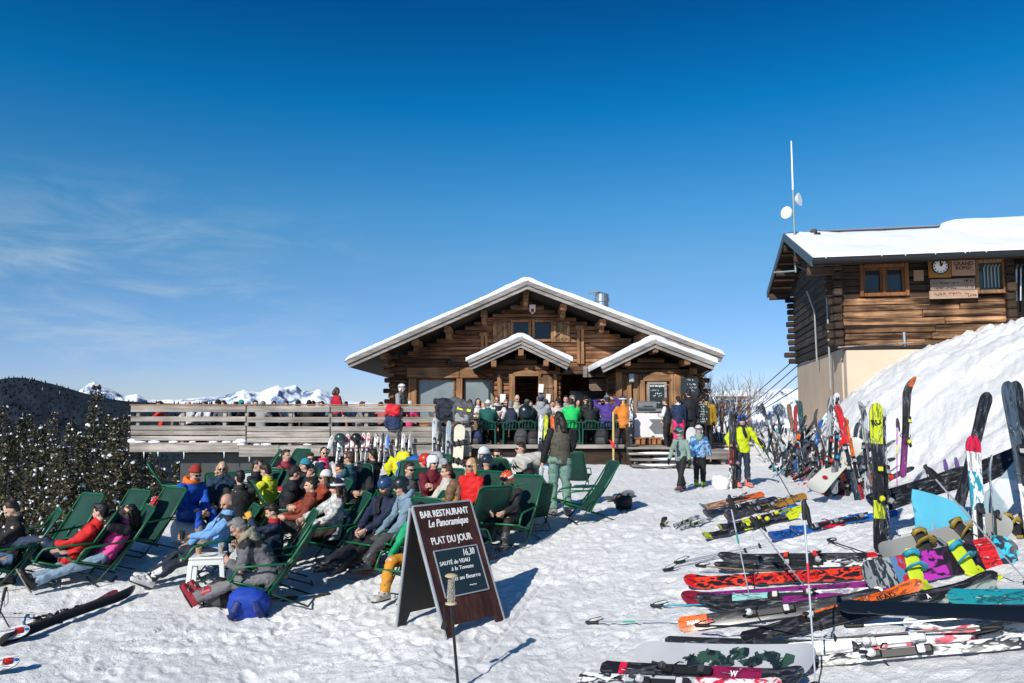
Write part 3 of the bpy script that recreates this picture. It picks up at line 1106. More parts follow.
for (p0, p1, y0, y1) in ((552.5, 570, 321.5, 341.5), (493, 511, 321.5, 342)):
    x0, x1, z0, z1 = rect(p0, y0, p1, y1, YW - .08)
    mb = MB()
    n = 5
    for k in range(n):
        xa = x0 + (x1 - x0) * k / n
        mb.box((xa + (x1 - x0) / n / 2, YW - .045, (z0 + z1) / 2), ((x1 - x0) / n - .008, .03, z1 - z0), t=rng.random())
    for zz in (z0 + .1, z1 - .1):
        mb.box(((x0 + x1) / 2, YW - .075, zz), (x1 - x0, .028, .08), t=.2)
    mb.bar((x0 + .05, YW - .077, z0 + .15), (x1 - .05, YW - .077, z1 - .15), .024, .07, up=(0, 1, 0), t=.2)
    chbuild(mb, 'shutter', W_up)
x0, x1, z0, z1 = rect(529.5, 304.5, 535.5, 314, YW - .1)
mb = MB()
wd, hg = x1 - x0, z1 - z0
mb.prism([(0, .3 * hg), (.5 * wd, 0), (wd, .3 * hg), (wd, hg), (0, hg)], (x0, YW - .04, z0), (1, 0, 0), (0, 0, 1), .03)
sh = chbuild(mb, 'shield', WHITE)
mb = MB()
mb.box((x0 + wd * .5, YW - .077, z0 + hg * .36), (wd * .5, .012, hg * .4))
mb.build('shield_emblem', M('red enamel', (.45, .02, .02), rough=.4), sh)
p = at(449, 362, YW - .3)
mb = MB()
mb.lathe(p, [(.03, .1), (.1, .06), (.12, -.06), (.09, -.1)], 10)
mb.box(p + Vector((0, .12, 0)), (.06, .16, .06))
chbuild(mb, 'wall_lamp', DARKMET)
cp = at(602, 299, 30.5)
mb = MB()
mb.lathe((cp.x, 30.5, cp.z - .6), [(.26, -.6), (.26, .45), (.30, .47), (.30, .62), (.27, .64), (.27, .78), (.05, .86)], 18)
fl = chbuild(mb, 'flue', STEEL)
mb = MB()
mb.box((cp.x - .3, 30.4, cp.z + .25), (.42, .4, .05), Matrix.Rotation(R(-8), 3, 'Y'))
mb.box((cp.x - .22, 30.4, cp.z + .1), (.05, .05, .28))
mb.build('flue_cap', STEEL, fl)
YP, YPR = 25.0, 24.2
ap2, le2, re2 = at(521, 337, YPR), at(467.5, 361, YPR), at(571, 361, YPR)
r_ = roof_gable(CH, (ap2.x, ap2.z), (le2.x, le2.z), (re2.x, re2.z), YPR, 28.2, .30, .135, {'soffit': W_dark, 'barge': W_greyd}, tiers=3)
r_.location = -off
def lim_p(z):
    zz = z + .42
    tl = (ap2.z - zz) / (ap2.z - le2.z)
    tr = (ap2.z - zz) / (ap2.z - re2.z)
    return ap2.x + (le2.x - ap2.x) * tl, ap2.x + (re2.x - ap2.x) * tr
xl, xr = at(494, 400, YP).x, at(561, 400, YP).x
H_d = rect(515.5, 376, 538, 446, YP)
mb = MB()
log_wall(mb, xl, xr, DECKZ, 5.2, YP, .2, .18, lim_p, [H_d], 12)
chbuild(mb, 'porch_wall', W_log)
mb = MB()
for xs in (xl + .1, xr - .1):
    mb.box((xs, 26.1, 2.0), (.16, 1.8, 2.5))
chbuild(mb, 'porch_side', W_logy)
mb = MB()
for (p0, p1, mt) in ((497, 502, .5), (509, 515, .8), (538.5, 541, .6), (553.5, 557, .5)):
    a = rect(p0, 374, p1, 446, YP - .1)
    mb.box(((a[0] + a[1]) / 2, YP - .06, (a[2] + a[3]) / 2), (a[1] - a[0], .1, a[3] - a[2]), bev=.012, t=mt)
chbuild(mb, 'porch_post', W_orgz)
mb = MB()
a = rect(513, 371, 541, 376, YP - .1)
mb.prism([(0, 0), (a[1] - a[0], 0), (a[1] - a[0], .1), ((a[1] - a[0]) * .5, .22), (0, .1)], (a[0], YP - .03, a[2]), (1, 0, 0), (0, 0, 1), .08, t=.6)
chbuild(mb, 'door_lintel', W_org)
mb = MB()
a = rect(541.5, 377, 553, 446, YP - .16)
for k in range(4):
    wd = (a[1] - a[0]) / 4
    mb.box((a[0] + wd * (k + .5), YP - .13, (a[2] + a[3]) / 2), (wd - .008, .04, a[3] - a[2]), t=rng.random())
for zz in (a[2] + .5, a[3] - .3):
    mb.box(((a[0] + a[1]) / 2, YP - .165, zz), (a[1] - a[0], .025, .1), t=.3)
dr = chbuild(mb, 'door', W_up)
mb = MB()
for (p0, p1, y0, y1) in ((538.5, 543.5, 384, 392.5), (546, 550.5, 394, 402.5)):
    c = rect(p0, y0, p1, y1, YP - .2)
    mb.box(((c[0] + c[1]) / 2, YP - .2, (c[2] + c[3]) / 2), (c[1] - c[0], .01, c[3] - c[2]), Matrix.Rotation(R(4), 3, 'Y'))
mb.build('notice', PAPER, dr)
mb = MB()
mb.box((a[0] + .06, YP - .2, a[2] + 1.0), (.05, .05, .14), bev=.01)
mb.build('handle', DARKMET, dr)
mb = MB()
c = rect(500, 394, 505.5, 402.5, YP - .2)
mb.box(((c[0] + c[1]) / 2, YP - .13, (c[2] + c[3]) / 2), (c[1] - c[0], .01, c[3] - c[2]))
chbuild(mb, 'notice', PAPER)
for (px, py) in ((521, 353), (546, 363.5), (494, 364)):
    p = at(px, py, YPR + .3)
    mb = MB()
    mb.box((p.x, YP - .3, p.z), (.17, .8, .2), bev=.015, t=.7)
    chbuild(mb, 'purlin', W_logy)
mb = MB()
p0, p1 = at(474, 369, YPR + .1), at(488, 377, YP - .1)
mb.tube([p0, p0 + Vector((.02, .1, -.12)), p1, p1 + Vector((.05, 0, -.2)), p1 + Vector((.05, 0, -2.2))], .035, 8)
chbuild(mb, 'downpipe', DARKMET)
mb = MB()
a = rect(583, 366.5, 613, 377, 26.2)
n = 7
for k in range(n):
    wd = (a[1] - a[0]) / n
    mb.box((a[0] + wd * (k + .5), 26.2 + .06 * (k % 2), (a[2] + a[3]) / 2), (wd - .01, .06, a[3] - a[2]), Matrix.Rotation(R(18), 3, 'X'), t=rng.random())
chbuild(mb, 'small_roof', W_greyd)
mb = MB()
a = rect(589, 379, 612, 391, 26.6)
for k in range(5):
    hh = (a[3] - a[2]) / 5
    mb.box(((a[0] + a[1]) / 2, 26.6 - .02 * k, a[3] - hh * (k + .5)), (a[1] - a[0], .04, hh * .7), Matrix.Rotation(R(25), 3, 'X'), t=.4)
chbuild(mb, 'blind', M('striped blind', (.28, .21, .17), rough=.7))
mb = MB()
a = rect(570, 391, 607, 412, 29.3)
mb.box(((a[0] + a[1]) / 2, 29.3, (a[2] + a[3]) / 2), (a[1] - a[0], .03, a[3] - a[2]))
chbuild(mb, 'passage_window', PANEB)
mb = MB()
a = rect(606.5, 378, 611.5, 446, 26.0)
mb.box(((a[0] + a[1]) / 2, 26.0, (a[2] + a[3]) / 2), (a[1] - a[0], .16, a[3] - a[2]), bev=.015)
chbuild(mb, 'post', W_orgz)
YA, YAR = 24.0, 23.1
ap3, le3, re3 = at(654.5, 340, YAR), at(600.5, 366, YAR), at(716, 363, YAR)
r_ = roof_gable(CH, (ap3.x, ap3.z), (le3.x, le3.z), (re3.x, re3.z), YAR, 28.3, .22, .15, {'soffit': W_dark, 'barge': W_greyd})
r_.location = -off
def lim_a(z):
    zz = z + .32
    tl = (ap3.z - zz) / (ap3.z - le3.z)
    tr = (ap3.z - zz) / (ap3.z - re3.z)
    return ap3.x + (le3.x - ap3.x) * tl, ap3.x + (re3.x - ap3.x) * tr
xl, xr = at(616, 400, YA).x, at(696, 400, YA).x
zt = at(640, 374, YA).z
mb = MB()
log_wall(mb, xl, xr, zt, 5.4, YA, .2, .18, lim_a, [], 31)
chbuild(mb, 'annex_gable', W_log)
mb = MB()
x = xl
q = random.Random(77)
while x < xr - .03:
    wd = min(q.uniform(.13, .2), xr - x)
    mb.box((x + wd / 2, YA + .1 + q.uniform(-.012, .012), (zt + DECKZ) / 2), (wd - .008, .16, zt - DECKZ - .01), t=q.random(), bev=.01)
    x += wd
chbuild(mb, 'annex_wall', W_up)
mb = MB()
for xs in (xl + .08, xr - .08):
    z = DECKZ
    while z < 3.2:
        mb.box((xs, 25.6, z + .09), (.16, 2.8, .17), t=q.random(), bev=.02)
        z += .18
chbuild(mb, 'annex_side', W_logy)
for (p0, p1, y0) in ((617, 622, 372), (628, 631.5, 378), (641, 645, 380), (671, 675.5, 376), (676.5, 681, 376), (692, 697, 368)):
    a = rect(p0, y0, p1, 446, YA - .1)
    mb = MB()
    mb.box(((a[0] + a[1]) / 2, YA - .045, (a[2] + a[3]) / 2), (a[1] - a[0], .09, a[3] - a[2]), bev=.012, t=rng.random())
    chbuild(mb, 'post', W_orgz)
mb = MB()
a = rect(643.5, 372, 671, 381, YA - .1)
wd, hg = a[1] - a[0], a[3] - a[2]
poly = [(0, 0), (wd, 0), (wd, hg * .35)] + [(wd * (1 - t), hg * (.35 + .65 * math.sin(PI * t) ** .8)) for t in (.15, .3, .4, .5, .6, .7, .85)] + [(0, hg * .35)]
mb.prism(poly, (a[0], YA - .05, a[2]), (1, 0, 0), (0, 0, 1), .06, t=.6)
chbuild(mb, 'hatch_head', W_org)
for (px, py) in ((627, 363), (654.5, 350), (686, 362)):
    p = at(px, py, YAR + .3)
    mb = MB()
    mb.box((p.x, YA - .35, p.z), (.17, .9, .19), bev=.015, t=.8)
    chbuild(mb, 'purlin', W_logy)
mb = MB()
p = at(631.5, 378, YA - .2)
mb.box(p, (.16, .12, .26), bev=.02)
chbuild(mb, 'floodlight', M('grey lamp housing', (.35, .38, .42), rough=.4))
mb = MB()
mb.tube([at(712, 369, YAR + .2), at(703, 374.5, YAR + .2), at(694.5, 375.5, YA - .05), at(694.5, 388, YA - .05)], .04, 8)
chbuild(mb, 'downpipe', DARKMET)
def board(name, label, p0, p1, y0, y1, Y, frame, lines, par_cat='sign', col=SLATE, thick=.03, tilt=0.0):
    x0, x1, z0, z1 = rect(p0, y0, p1, y1, Y)
    o = empty(name, ((x0 + x1) / 2, Y, z0))
    tag(o, label, par_cat)
    wd, hg = x1 - x0, z1 - z0
    mb = MB()
    mb.box((0, 0, hg / 2), (wd - .02, thick, hg - .02), bev=.004)
    mb.build('panel', col, o)
    if frame:
        mb = MB()
        t = .07
        for sx in (-1, 1):
            mb.box((sx * (wd / 2 + t / 2 - .01), -.01, hg / 2), (t, thick + .03, hg + 2 * t - .02), bev=.006)
        mb.box((0, -.01, hg + t / 2 - .01), (wd - .02, thick + .028, t), bev=.006)
        mb.box((0, -.01, -t / 2 + .01), (wd - .02, thick + .028, t), bev=.006)
        mb.build('frame', frame, o)
    for (tx, size, u, v, kw) in lines:
        m = kw.pop('mat', CHALK)
        put_text(tx, size, ((u - .5) * wd, -thick / 2 - .004, v * hg), (1, 0, 0), (0, 0, 1), m, o, **kw)
    o.rotation_euler = (R(tilt), 0, 0)
    return o
def scribble(u0, u1, v, h, wd, hg, parent, seed, mat=None, th=.02):
    """A line of handwriting too small to read: short chalk strokes."""
    q = random.Random(seed)
    mb = MB()
    x = u0 * wd
    while x < u1 * wd:
        if q.random() < .16:
            x += h * .7
            continue
        p = [((x + q.uniform(-.2, .5) * h) - wd / 2, -.02, v * hg + q.uniform(-.5, .6) * h) for _ in range(4)]
        mb.tube(p, h * .11, 4)
        x += h * q.uniform(.5, .8)
    o = mb.build('chalk_writing', mat or CHALK, parent)
    return o
mn = board('menu_board', 'framed slate menu on the planks under the arched hatch head', 649.5, 664.5, 384, 409, YA - .12, W_greyd,
           [('PLAT DU JOUR', .075, .5, .92, {'bold': .004})])
for k, (u0, u1, v) in enumerate(((.08, .6, .74), (.3, .75, .63), (.25, .8, .52), (.3, .7, .25))):
    scribble(u0, u1, v, .06, .45, .76, mn, k)
sb = board('slate_board', 'large unframed slate hung on the corner post of the annex', 681, 698.5, 377.5, 396, YA - .25, None, [])
for k, (u0, u1, v) in enumerate(((.35, .7, .86), (.35, .85, .62), (.5, .85, .45), (.45, .8, .28))):
    scribble(u0, u1, v, .05, .53, .57, sb, 10 + k)
mo = board('menu_stand', 'black price board full of white lines beside the queue', 688, 708, 403, 424, 21.9, None, [])
for k in range(8):
    scribble(.10 + .03 * (k % 2), .93 - .09 * (k % 3), .92 - .115 * k, .05, .56, .6, mo, 20 + k)
mb = MB()
for sx in (-1, 1):
    mb.tube([(sx * .22, .02, -.0), (sx * .22, .06, -.72)], .018, 6)
mb.lathe((0, 0, .62), [(.05, 0), (.09, .03), (.07, .08), (.02, .11)], 10)
mb.build('stand', DARKMET, mo)
TY0, TY1 = 21.0, 26.9
txl, txr = at(131, 430, TY0).x, at(471, 430, TY0).x
txe = at(668, 440, TY0).x
TR = empty('terrace', (0, TY0, 0))
tag(TR, 'weathered plank terrace in front of the chalet, open to the steps', 'terrace')
toff = Vector((0, TY0, 0))
mb = MB()
q = random.Random(3)
y = TY0 + .06
while y < TY1:
    mb.box(((txl + txe) / 2, y + .07, DECKZ - .025), (txe - txl - .05, .135, .05), t=q.random())
    y += .142
o = mb.build('floor_boards', W_grey, TR, loc=-toff)
mb = MB()
f1 = rect(131, 442.5, 240, 452, TY0)
f2 = rect(240, 445, 471, 456.5, TY0)
xs = [txl, at(240, 450, TY0).x, at(280, 450, TY0).x, at(345, 450, TY0).x, at(400, 450, TY0).x, txr + .02]
zs = [(f1[2], f1[3]), (f2[2], f2[3]), (f2[2] + .01, f2[3] - .01), (f2[2], f2[3]), (f2[2] + .01, f2[3])]
for k in range(5):
    yo = 0 if k != 0 else .04
    mb.box(((xs[k] + xs[k + 1]) / 2, TY0 - .05 + yo, (zs[k][0] + zs[k][1]) / 2), (xs[k + 1] - xs[k] - .012, .1, zs[k][1] - zs[k][0]), bev=.01, t=q.random())
o = mb.build('edge_beam', W_grey, TR, loc=-toff)
mb = MB()
a = rect(471.5, 444.5, 624, 448.5, TY0)
mb.box(((a[0] + a[1]) / 2, TY0 - .02, (a[2] + a[3]) / 2), (a[1] - a[0], .1, a[3] - a[2]), bev=.01, t=.7)
mb.build('edge_board', W_grey, TR, loc=-toff)
mb = MB()
a = rect(440, 452, 626, 470, TY0)
mb.box(((a[0] + a[1]) / 2, TY0 + .12, .28), (a[1] - a[0], .06, .8), t=.2)
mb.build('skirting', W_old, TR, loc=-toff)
mb = MB()
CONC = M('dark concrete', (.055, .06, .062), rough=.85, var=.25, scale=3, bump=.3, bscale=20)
a = rect(178, 455, 306, 500, TY0 + .35)
mb.box(((a[0] + a[1]) / 2, TY0 + .55, a[3] - 1.2), (a[1] - a[0], .3, 2.5), bev=.02)
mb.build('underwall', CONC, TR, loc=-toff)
mb = MB()
q = random.Random(12)
for k in range(7):
    x = q.uniform(txl, at(330, 450, TY0).x)
    zz = (f1[2] if x < xs[1] else f2[2])
    L = q.uniform(.05, .22) * (1 if q.random() < .7 else 1.6)
    mb.tube([(x, TY0 - .06, zz + .01), (x + .005, TY0 - .06, zz - L * .5), (x, TY0 - .06, zz - L)], [.02, .012, .002], 6)
ice = M('icicle ice', (.75, .82, .88), rough=.15)
mb.build('icicle_fringe', ice, TR, loc=-toff)
mb = MB()
for k in range(22):
    x = q.uniform(txl, txr - 2)
    s_ = q.uniform(.03, .085)
    zz = f1[3] if x < xs[1] else f2[3]
    mb.ell((x, TY0 - .03, zz + .015), s_ * 2.0, .07, s_ * .5, seg=12, rings=6)
for (px, s_) in ((241, .11), (132, .09)):
    x = at(px, 440, TY0).x
    mb.ell((x, TY0 + .02, f1[3] + .04), s_ * 1.4, .10, .07, seg=14, rings=8)
mb.build('ledge_snow', ROOFSNOW, TR, smooth=True, loc=-toff)
BAL = empty('balustrade', ((txl + txr) / 2, TY0, DECKZ))
tag(BAL, 'grey horizontal plank balustrade along the terrace', 'balustrade')
boff = Vector(BAL.location)
rows = [(405.5, 412), (416.5, 421.5), (425.5, 430), (430.5, 435), (436, 440.5)]
rowsR = [(406, 412), (417, 422.5), (426.5, 431.5), (432, 437), (437.5, 442.5)]
q = random.Random(9)
spans = [(131, 246, rows), (247, 330, rowsR), (331, 400, rowsR), (401, 471, rowsR)]
for ri in range(5):
    for (p0, p1, rw) in spans:
        a = rect(p0, rw[ri][0], p1, rw[ri][1], TY0)
        mb = MB()
        mb.box(((a[0] + a[1]) / 2, TY0 + q.uniform(-.006, .006), (a[2] + a[3]) / 2), (a[1] - a[0], .05, a[3] - a[2]), bev=.008, t=q.random())
        mb.build('rail_board', W_grey, BAL, loc=-boff)
mb = MB()
a = rect(131, 404, 471, 405.6, TY0 + .05)
mb.box(((a[0] + a[1]) / 2, TY0 + .05, a[2] + .02), (a[1] - a[0], .16, .035), bev=.005, t=.4)
mb.build('top_rail', W_org, BAL, loc=-boff)
for px in (137, 182, 224, 246, 290, 330, 366, 400, 436, 467):
    mb = MB()
    x = at(px, 425, TY0).x
    mb.box((x, TY0 + .08, DECKZ + .5), (.1, .1, 1.1), bev=.01, t=q.random())
    mb.build('rail_post', W_grey, BAL, loc=-boff)
ST_ = empty('steps', (at(650, 450, 20.5).x, 20.5, .25))
tag(ST_, 'wide plank steps with snow on the treads below the counter', 'steps')
soff = Vector(ST_.location)
sx0, sx1 = at(628, 450, 20.6).x, at(676, 450, 20.6).x
for k in range(4):
    zt_ = DECKZ - .01 - k * .135
    mb = MB()
    mb.box(((sx0 + sx1) / 2 + .2, TY0 - .17 - k * .30, zt_ - .03), (sx1 - sx0 + .4, .29, .055), bev=.008, t=q.random())
    mb.build('tread', W_grey, ST_, loc=-soff)
for xx in (sx0 + .05, (sx0 + sx1) / 2, sx1 + .2):
    mb = MB()
    mb.bar((xx, TY0 - .05, DECKZ - .16), (xx, TY0 - 1.2, DECKZ - .66), .06, .18)
    mb.build('stringer', W_old, ST_, loc=-soff)
mb = MB()
for k in (1, 2, 3):
    mb.ell(((sx0 + sx1) / 2 + q.uniform(-.3, .5), TY0 - .24 - k * .30, DECKZ - k * .135 - .02), .55, .10, .035, seg=16, rings=6)
mb.build('tread_snow', ROOFSNOW, ST_, smooth=True, loc=-soff)
mb = MB()
x = at(627.5, 440, 20.9).x
mb.box((x, 20.85, .75), (.1, .1, 1.25), bev=.01)
o = mb.build('newel_post', W_old)
tag(o, 'dark square post at the terrace corner by the steps', 'post')
mb = MB()
xr0, xr1 = at(676, 440, 21.6).x, at(716, 440, 21.6).x
for k in range(9):
    mb.box(((xr0 + xr1) / 2 + .15, 20.9 + k * .32, .62), (xr1 - xr0 + .4, .30, .06), t=q.random(), bev=.005)
mb.box(((xr0 + xr1) / 2 + .15, 20.8, .52), (xr1 - xr0 + .3, .06, .14), t=.2)
mb.box((xr1, 22, .4), (.1, 2.2, .4), t=.2)
o = mb.build('landing', W_grey)
tag(o, 'low plank landing with snowy edge beside the price board', 'landing')
mb = MB()
p = gnd(720, 447)
for k in range(4):
    mb.box((p.x + .1 * (k % 2), p.y + .1 * k, p.z + .05 + .06 * (k // 2)), (1.2, .16, .055), Matrix.Rotation(R(-8), 3, 'Z'), t=q.random(), bev=.006)
o = mb.build('plank_pile', W_grey)
tag(o, 'flat pile of planks on the snow beside the bare bush', 'planks')
CT_ = empty('serving_counter', (at(648, 440, 22.6).x, 22.6, DECKZ))
tag(CT_, 'white serving counter with grey arrow panel below the menu', 'counter')
x0, x1, z0, z1 = rect(633, 412, 663, 441, 22.6)
wd, hg = x1 - x0, z1 - DECKZ
mb = MB()
mb.box((0, 0, hg * .55), (wd, .6, hg * .82), bev=.02)
mb.build('front_panel', M('white counter cloth', (.74, .74, .75), rough=.6, var=.08), CT_)
mb = MB()
mb.box((0, 0, hg + .015), (wd + .06, .66, .04), bev=.008)
mb.build('top', STEEL, CT_)
mb = MB()
GREY_ = M('grey print', (.17, .18, .19), rough=.6)
mb.prism([(wd * .18, .0), (wd * .5, -.0), (wd * .5, .42), (wd * -.0, .42), (wd * .12, .3), (wd * .0, .18)], (-.02, -.303, hg * .32), (1, 0, 0), (0, 0, 1), .006)
mb.build('arrow_print', GREY_, CT_)
mb = MB()
for sx in (-1, 1):
    mb.tube([(sx * wd * .46, -.25, 0), (sx * wd * .46, -.25, hg * .2)], .02, 6)
    mb.tube([(sx * wd * .46, .25, 0), (sx * wd * .46, .25, hg * .2)], .02, 6)
mb.build('leg', DARKMET, CT_)
GR = empty('grill', (at(646, 410, 22.6).x, 22.55, DECKZ + hg + .035))
tag(GR, 'grey metal grill with closed rounded lid standing on the counter', 'grill')
mb = MB()
mb.loft([((-.26, 0, .14), (0, .2, 0), (0, 0, .14)), ((.26, 0, .14), (0, .2, 0), (0, 0, .14))], 16)
mb.build('lid', GREY_, GR, smooth='auto')
mb = MB()
mb.tube([(-.12, -.22, .14), (-.12, -.25, .16), (.12, -.25, .16), (.12, -.22, .14)], .012, 6)
mb.build('handle', STEEL, GR)
mb = MB()
cx = at(648, 434, 22.0)
for k in range(5):
    mb.box((cx.x - .3 + k * .15, 22.0, DECKZ + .09), (.11, .25, .16), t=q.random(), bev=.01)
mb.box((cx.x, 22.0, DECKZ + .19), (.8, .3, .03))
o = mb.build('bottle_crate', M('orange crate', (.35, .15, .06), rough=.7, var=.5, scale=14))
tag(o, 'low orange-brown crate on the deck under the serving counter', 'crate')
p = at(613.5, 466, 20.7)
o = empty('yellow_pole', (p.x, 20.7, g(p.x, 20.7)))
tag(o, 'pale yellow marker pole with a red flag by the terrace corner', 'pole')
mb = MB()
mb.tube([(0, 0, 0), (.01, 0, 1.42)], .028, 8)
mb.build('shaft', M('pale yellow pole', (.55, .40, .16), rough=.6), o)
mb = MB()
mb.prism([(0, 0), (-.13, .06), (-.08, -.02), (-.02, -.16), (.06, -.10)], (0, -.03, .62), (1, 0, 0), (0, 0, 1), .02)
mb.build('flag', M('red cloth', (.6, .02, .03), rough=.7), o)
ang = R(-11.6)
BX, BY = 9.55, 22.5
BD = empty('log_station_building', (BX, BY, 0))
BD.rotation_euler = (0, 0, ang)
tag(BD, 'dark log building on a plaster base with thick snow on its roof', 'log building')
bux = Vector((math.cos(ang), math.sin(ang), 0))       # along the front, to the right
buy = Vector((-math.sin(ang), math.cos(ang), 0))      # into the building
def bl(px, py, v=0.0):
    """Picture point on the front plane shifted v inwards -> local (x, z)."""
    d = ray(px, py)
    o = Vector((BX, BY, 0)) + buy * v
    n = buy
    s = (o - Vector((0, 0, 0))).dot(n) / Vector((d.x, d.y, 0)).dot(n)
    P = Vector((d.x * s, d.y * s, CAMZ + d.z * s))
    return (P - o).dot(bux), P.z
LF, DP = 6.6, 8.4
zb = bl(850, 347)[1]            # foot of the logs
ze = 6.05
hw = []
HW1 = (*[bl(862, 280)[0], bl(905, 280)[0]], bl(880, 294)[1], bl(880, 267)[1])
HW2 = (*[bl(977, 280)[0], bl(1003, 280)[0]], bl(990, 291)[1], bl(990, 262)[1])
mb = MB()
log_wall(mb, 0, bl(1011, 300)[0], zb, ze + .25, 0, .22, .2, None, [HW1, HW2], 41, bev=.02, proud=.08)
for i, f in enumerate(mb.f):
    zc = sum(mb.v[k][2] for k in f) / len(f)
    mb.m[i] = 1 if zc > bl(880, 296)[1] else 0  # above this row the overhang's shadow is painted as darker, aged logs
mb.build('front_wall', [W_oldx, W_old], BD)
mb = MB()
q = random.Random(4)
z = zb
W_oldy = wood('old black and shaded logs side', (0.085, 0.065, 0.052), (0.022, 0.017, 0.014), 1, 1.2, tone=.35, bump=.6)
while z < ze + 1.9:
    ins = max(0, (z - ze) / 1.9 * DP * .5)
    if DP - 2 * ins > .3:
        mb.box((.11, DP / 2, z + .12), (.22 + q.uniform(-.05, .05), DP - 2 * ins, .235), t=q.random(), bev=.035)
        if z < ze:
            mb.box((LF - .1, DP / 2, z + .12), (.22, DP, .235), t=q.random(), bev=.07)
    z += .245
mb.build('side_wall', W_oldy, BD)
mb = MB()
z = zb
while z < ze:
    mb.box((LF - .1, DP / 2, z + .12), (.22, DP, .235), t=q.random(), bev=.035)
    z += .245
mb.build('side_wall', W_oldy, BD)
xr_ = bl(1011, 300)[0]
for k in range(3):
    mb = MB()
    z = zb
    while z < ze:
        ext = q.uniform(.14, .34)
        if k == 0:
            mb.box((-.02, -ext / 2, z + .12), (.24, ext, .2), t=q.random(), bev=.03)
            mb.box((-ext / 2, .12, z + .12), (ext, .22, .2), t=q.random(), bev=.03)
        elif k == 1:
            mb.box((-ext / 2, DP - .12, z + .12), (ext + .1, .22, .2), t=q.random(), bev=.03)
        else:
            mb.box((xr_ - .05, -ext / 2, z + .12), (.24, ext, .24), t=q.random(), bev=.03)
        z += .245
    mb.build('corner_log', [W_old], BD)
mb = MB()
mb.box((LF * .5 + .2, DP * .5, ze - 1), (LF - .6, DP - .6, 3.0))
mb.build('inner_wall', BLACK, BD)
PL = M('beige plaster', (.62, .49, .365), rough=.9, var=.12, scale=1.2, bump=.15, bscale=25)
mb = MB()
xa = bl(838, 380)[0]
mb.box((LF / 2 + .05, DP / 2 + .1, zb / 2 - .6), (LF - .1, DP - .2, zb + 1.15), bev=.02)
mb.build('plaster_base', PL, BD)
mb = MB()
q1 = bl(842, 352)
mb.prism([(q1[0] - .1, 0), (3.4, 0), (3.4, .55), (q1[0] - .1, .55)], (0, -.45, zb - .1), (1, 0, 0), (0, 1, .12), .06)
mb.build('ledge', DARKMET, BD)
mb = MB()
mb.box((1.3, -.22, zb - 1.5), (2.4, .42, 2.75), bev=.02)
mb.build('plaster_buttress', PL, BD)
mb = MB()
for k in range(3):
    mb.box((.5 + .4 * k, -.35, zb + .0 + .02 * k), (1.2, .1, .03), Matrix.Rotation(R(-3), 3, 'Y'))
mb.build('ledge_plank', W_grey, BD)
mb = MB()
x = bl(902, 335)[0]
mb.tube([(x, -.2, zb - .05), (x, -.2, zb + .38)], .05, 10)
mb.build('vent_pipe', STEEL, BD)
OVF, OVG = 1.0, .80
zr = ze + 1.83
mid = DP / 2
mb = MB()
x0, x1 = -OVG, LF + .5
fe, re_ = Vector((0, -OVF, ze - .05)), Vector((0, DP + OVF, ze + .55))
rg = Vector((0, mid, zr))
for a, c in ((fe, rg), (re_, rg)):
    m_ = (a + c) / 2
    d = (c - a).normalized()
    n = Vector((0, -d.z, d.y))
    if n.z < 0:
        n = -n
    m_ = m_ - n * .09
    mb.bar((x0, m_.y, m_.z), (x1, m_.y, m_.z), (c - a).length, .14, up=n)
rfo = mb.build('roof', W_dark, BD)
mb = MB()
FAS = M('green grey fascia', (.075, .095, .10), rough=.5, var=.15)
for a, c in ((fe, rg), (re_, rg)):
    d = (c - a).normalized()
    mb.bar(Vector((x0 - .03, 0, 0)) + a + Vector((0, 0, -.05)), Vector((x0 - .03, 0, 0)) + c + Vector((0, 0, -.05)), .05, .26, bev=.006)
mb.box(((x0 + x1) / 2, -OVF - .03, ze - .07), (x1 - x0, .06, .16), bev=.006)
mb.build('fascia', FAS, rfo)
mb = MB()
mb.loft([((x0 - .05, -OVF - .13, ze - .08), (0, .09, 0), (0, 0, .08)), ((x1, -OVF - .13, ze - .08), (0, .09, 0), (0, 0, .08))], 10)
mb.build('gutter', DARKMET, rfo, smooth='auto')
for (yy, zz) in ((-.2, ze - .12), (DP * .25, ze + .72), (mid, zr - .35), (DP * .75, ze + 1.0), (DP + .2, ze + .42)):
    mb = MB()
    mb.box((-OVG / 2 - .05, yy, zz - .12), (OVG, .2, .24), bev=.02, t=.8)
    mb.build('purlin', W_old, BD)
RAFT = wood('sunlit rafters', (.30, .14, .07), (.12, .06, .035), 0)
for k in range(7):
    t_ = (k + .5) / 7
    for a, c in ((fe, rg), (re_, rg)):
        p = a.lerp(c, t_)
        mb = MB()
        mb.box((-OVG / 2, p.y, p.z - .21), (OVG - .05, .08, .06), t=q.random())
        mb.build('roof_slat', RAFT, BD)
mb = MB()
nu, nv = 90, 30
vs, fs = [], []
for j in range(nv + 1):
    t_ = j / nv
    for i in range(nu + 1):
        s_ = i / nu
        x = x0 - .02 + (x1 - x0) * s_
        p = fe.lerp(rg, t_)
        thick = .13 + .07 * s_ + .08 * float(vnoise(x * .8, t_ * 2.2, 3)) + .05 * float(vnoise(x * 2.5, t_ * 6, 8))
        if x > 4.2:
            thick += .13 * min(1, (x - 4.2) * 2) * min(1, t_ * 1.4)
        else:
            thick *= 1 - .75 * max(0, (t_ - .75) / .25) * min(1, max(0, x - .3) * 1.5)
        e1 = min(1, t_ / .07)
        e2 = min(1, s_ / .03)
        thick *= math.sqrt(max(0.0, 1 - (1 - e1) ** 2)) * math.sqrt(max(0.0, 1 - (1 - e2) ** 2)) * .97 + .03
        yo = -.14 * (1 - e1) + .10 * float(vnoise(x * 2.1, 3.3, 6)) * (1 - t_)
        vs.append((x, p.y + yo, p.z + .0 + thick))
for i in range(nu + 1):
    s_ = i / nu
    vs.append((x0 + (x1 - x0) * s_, fe.y - .02, fe.z - .005))
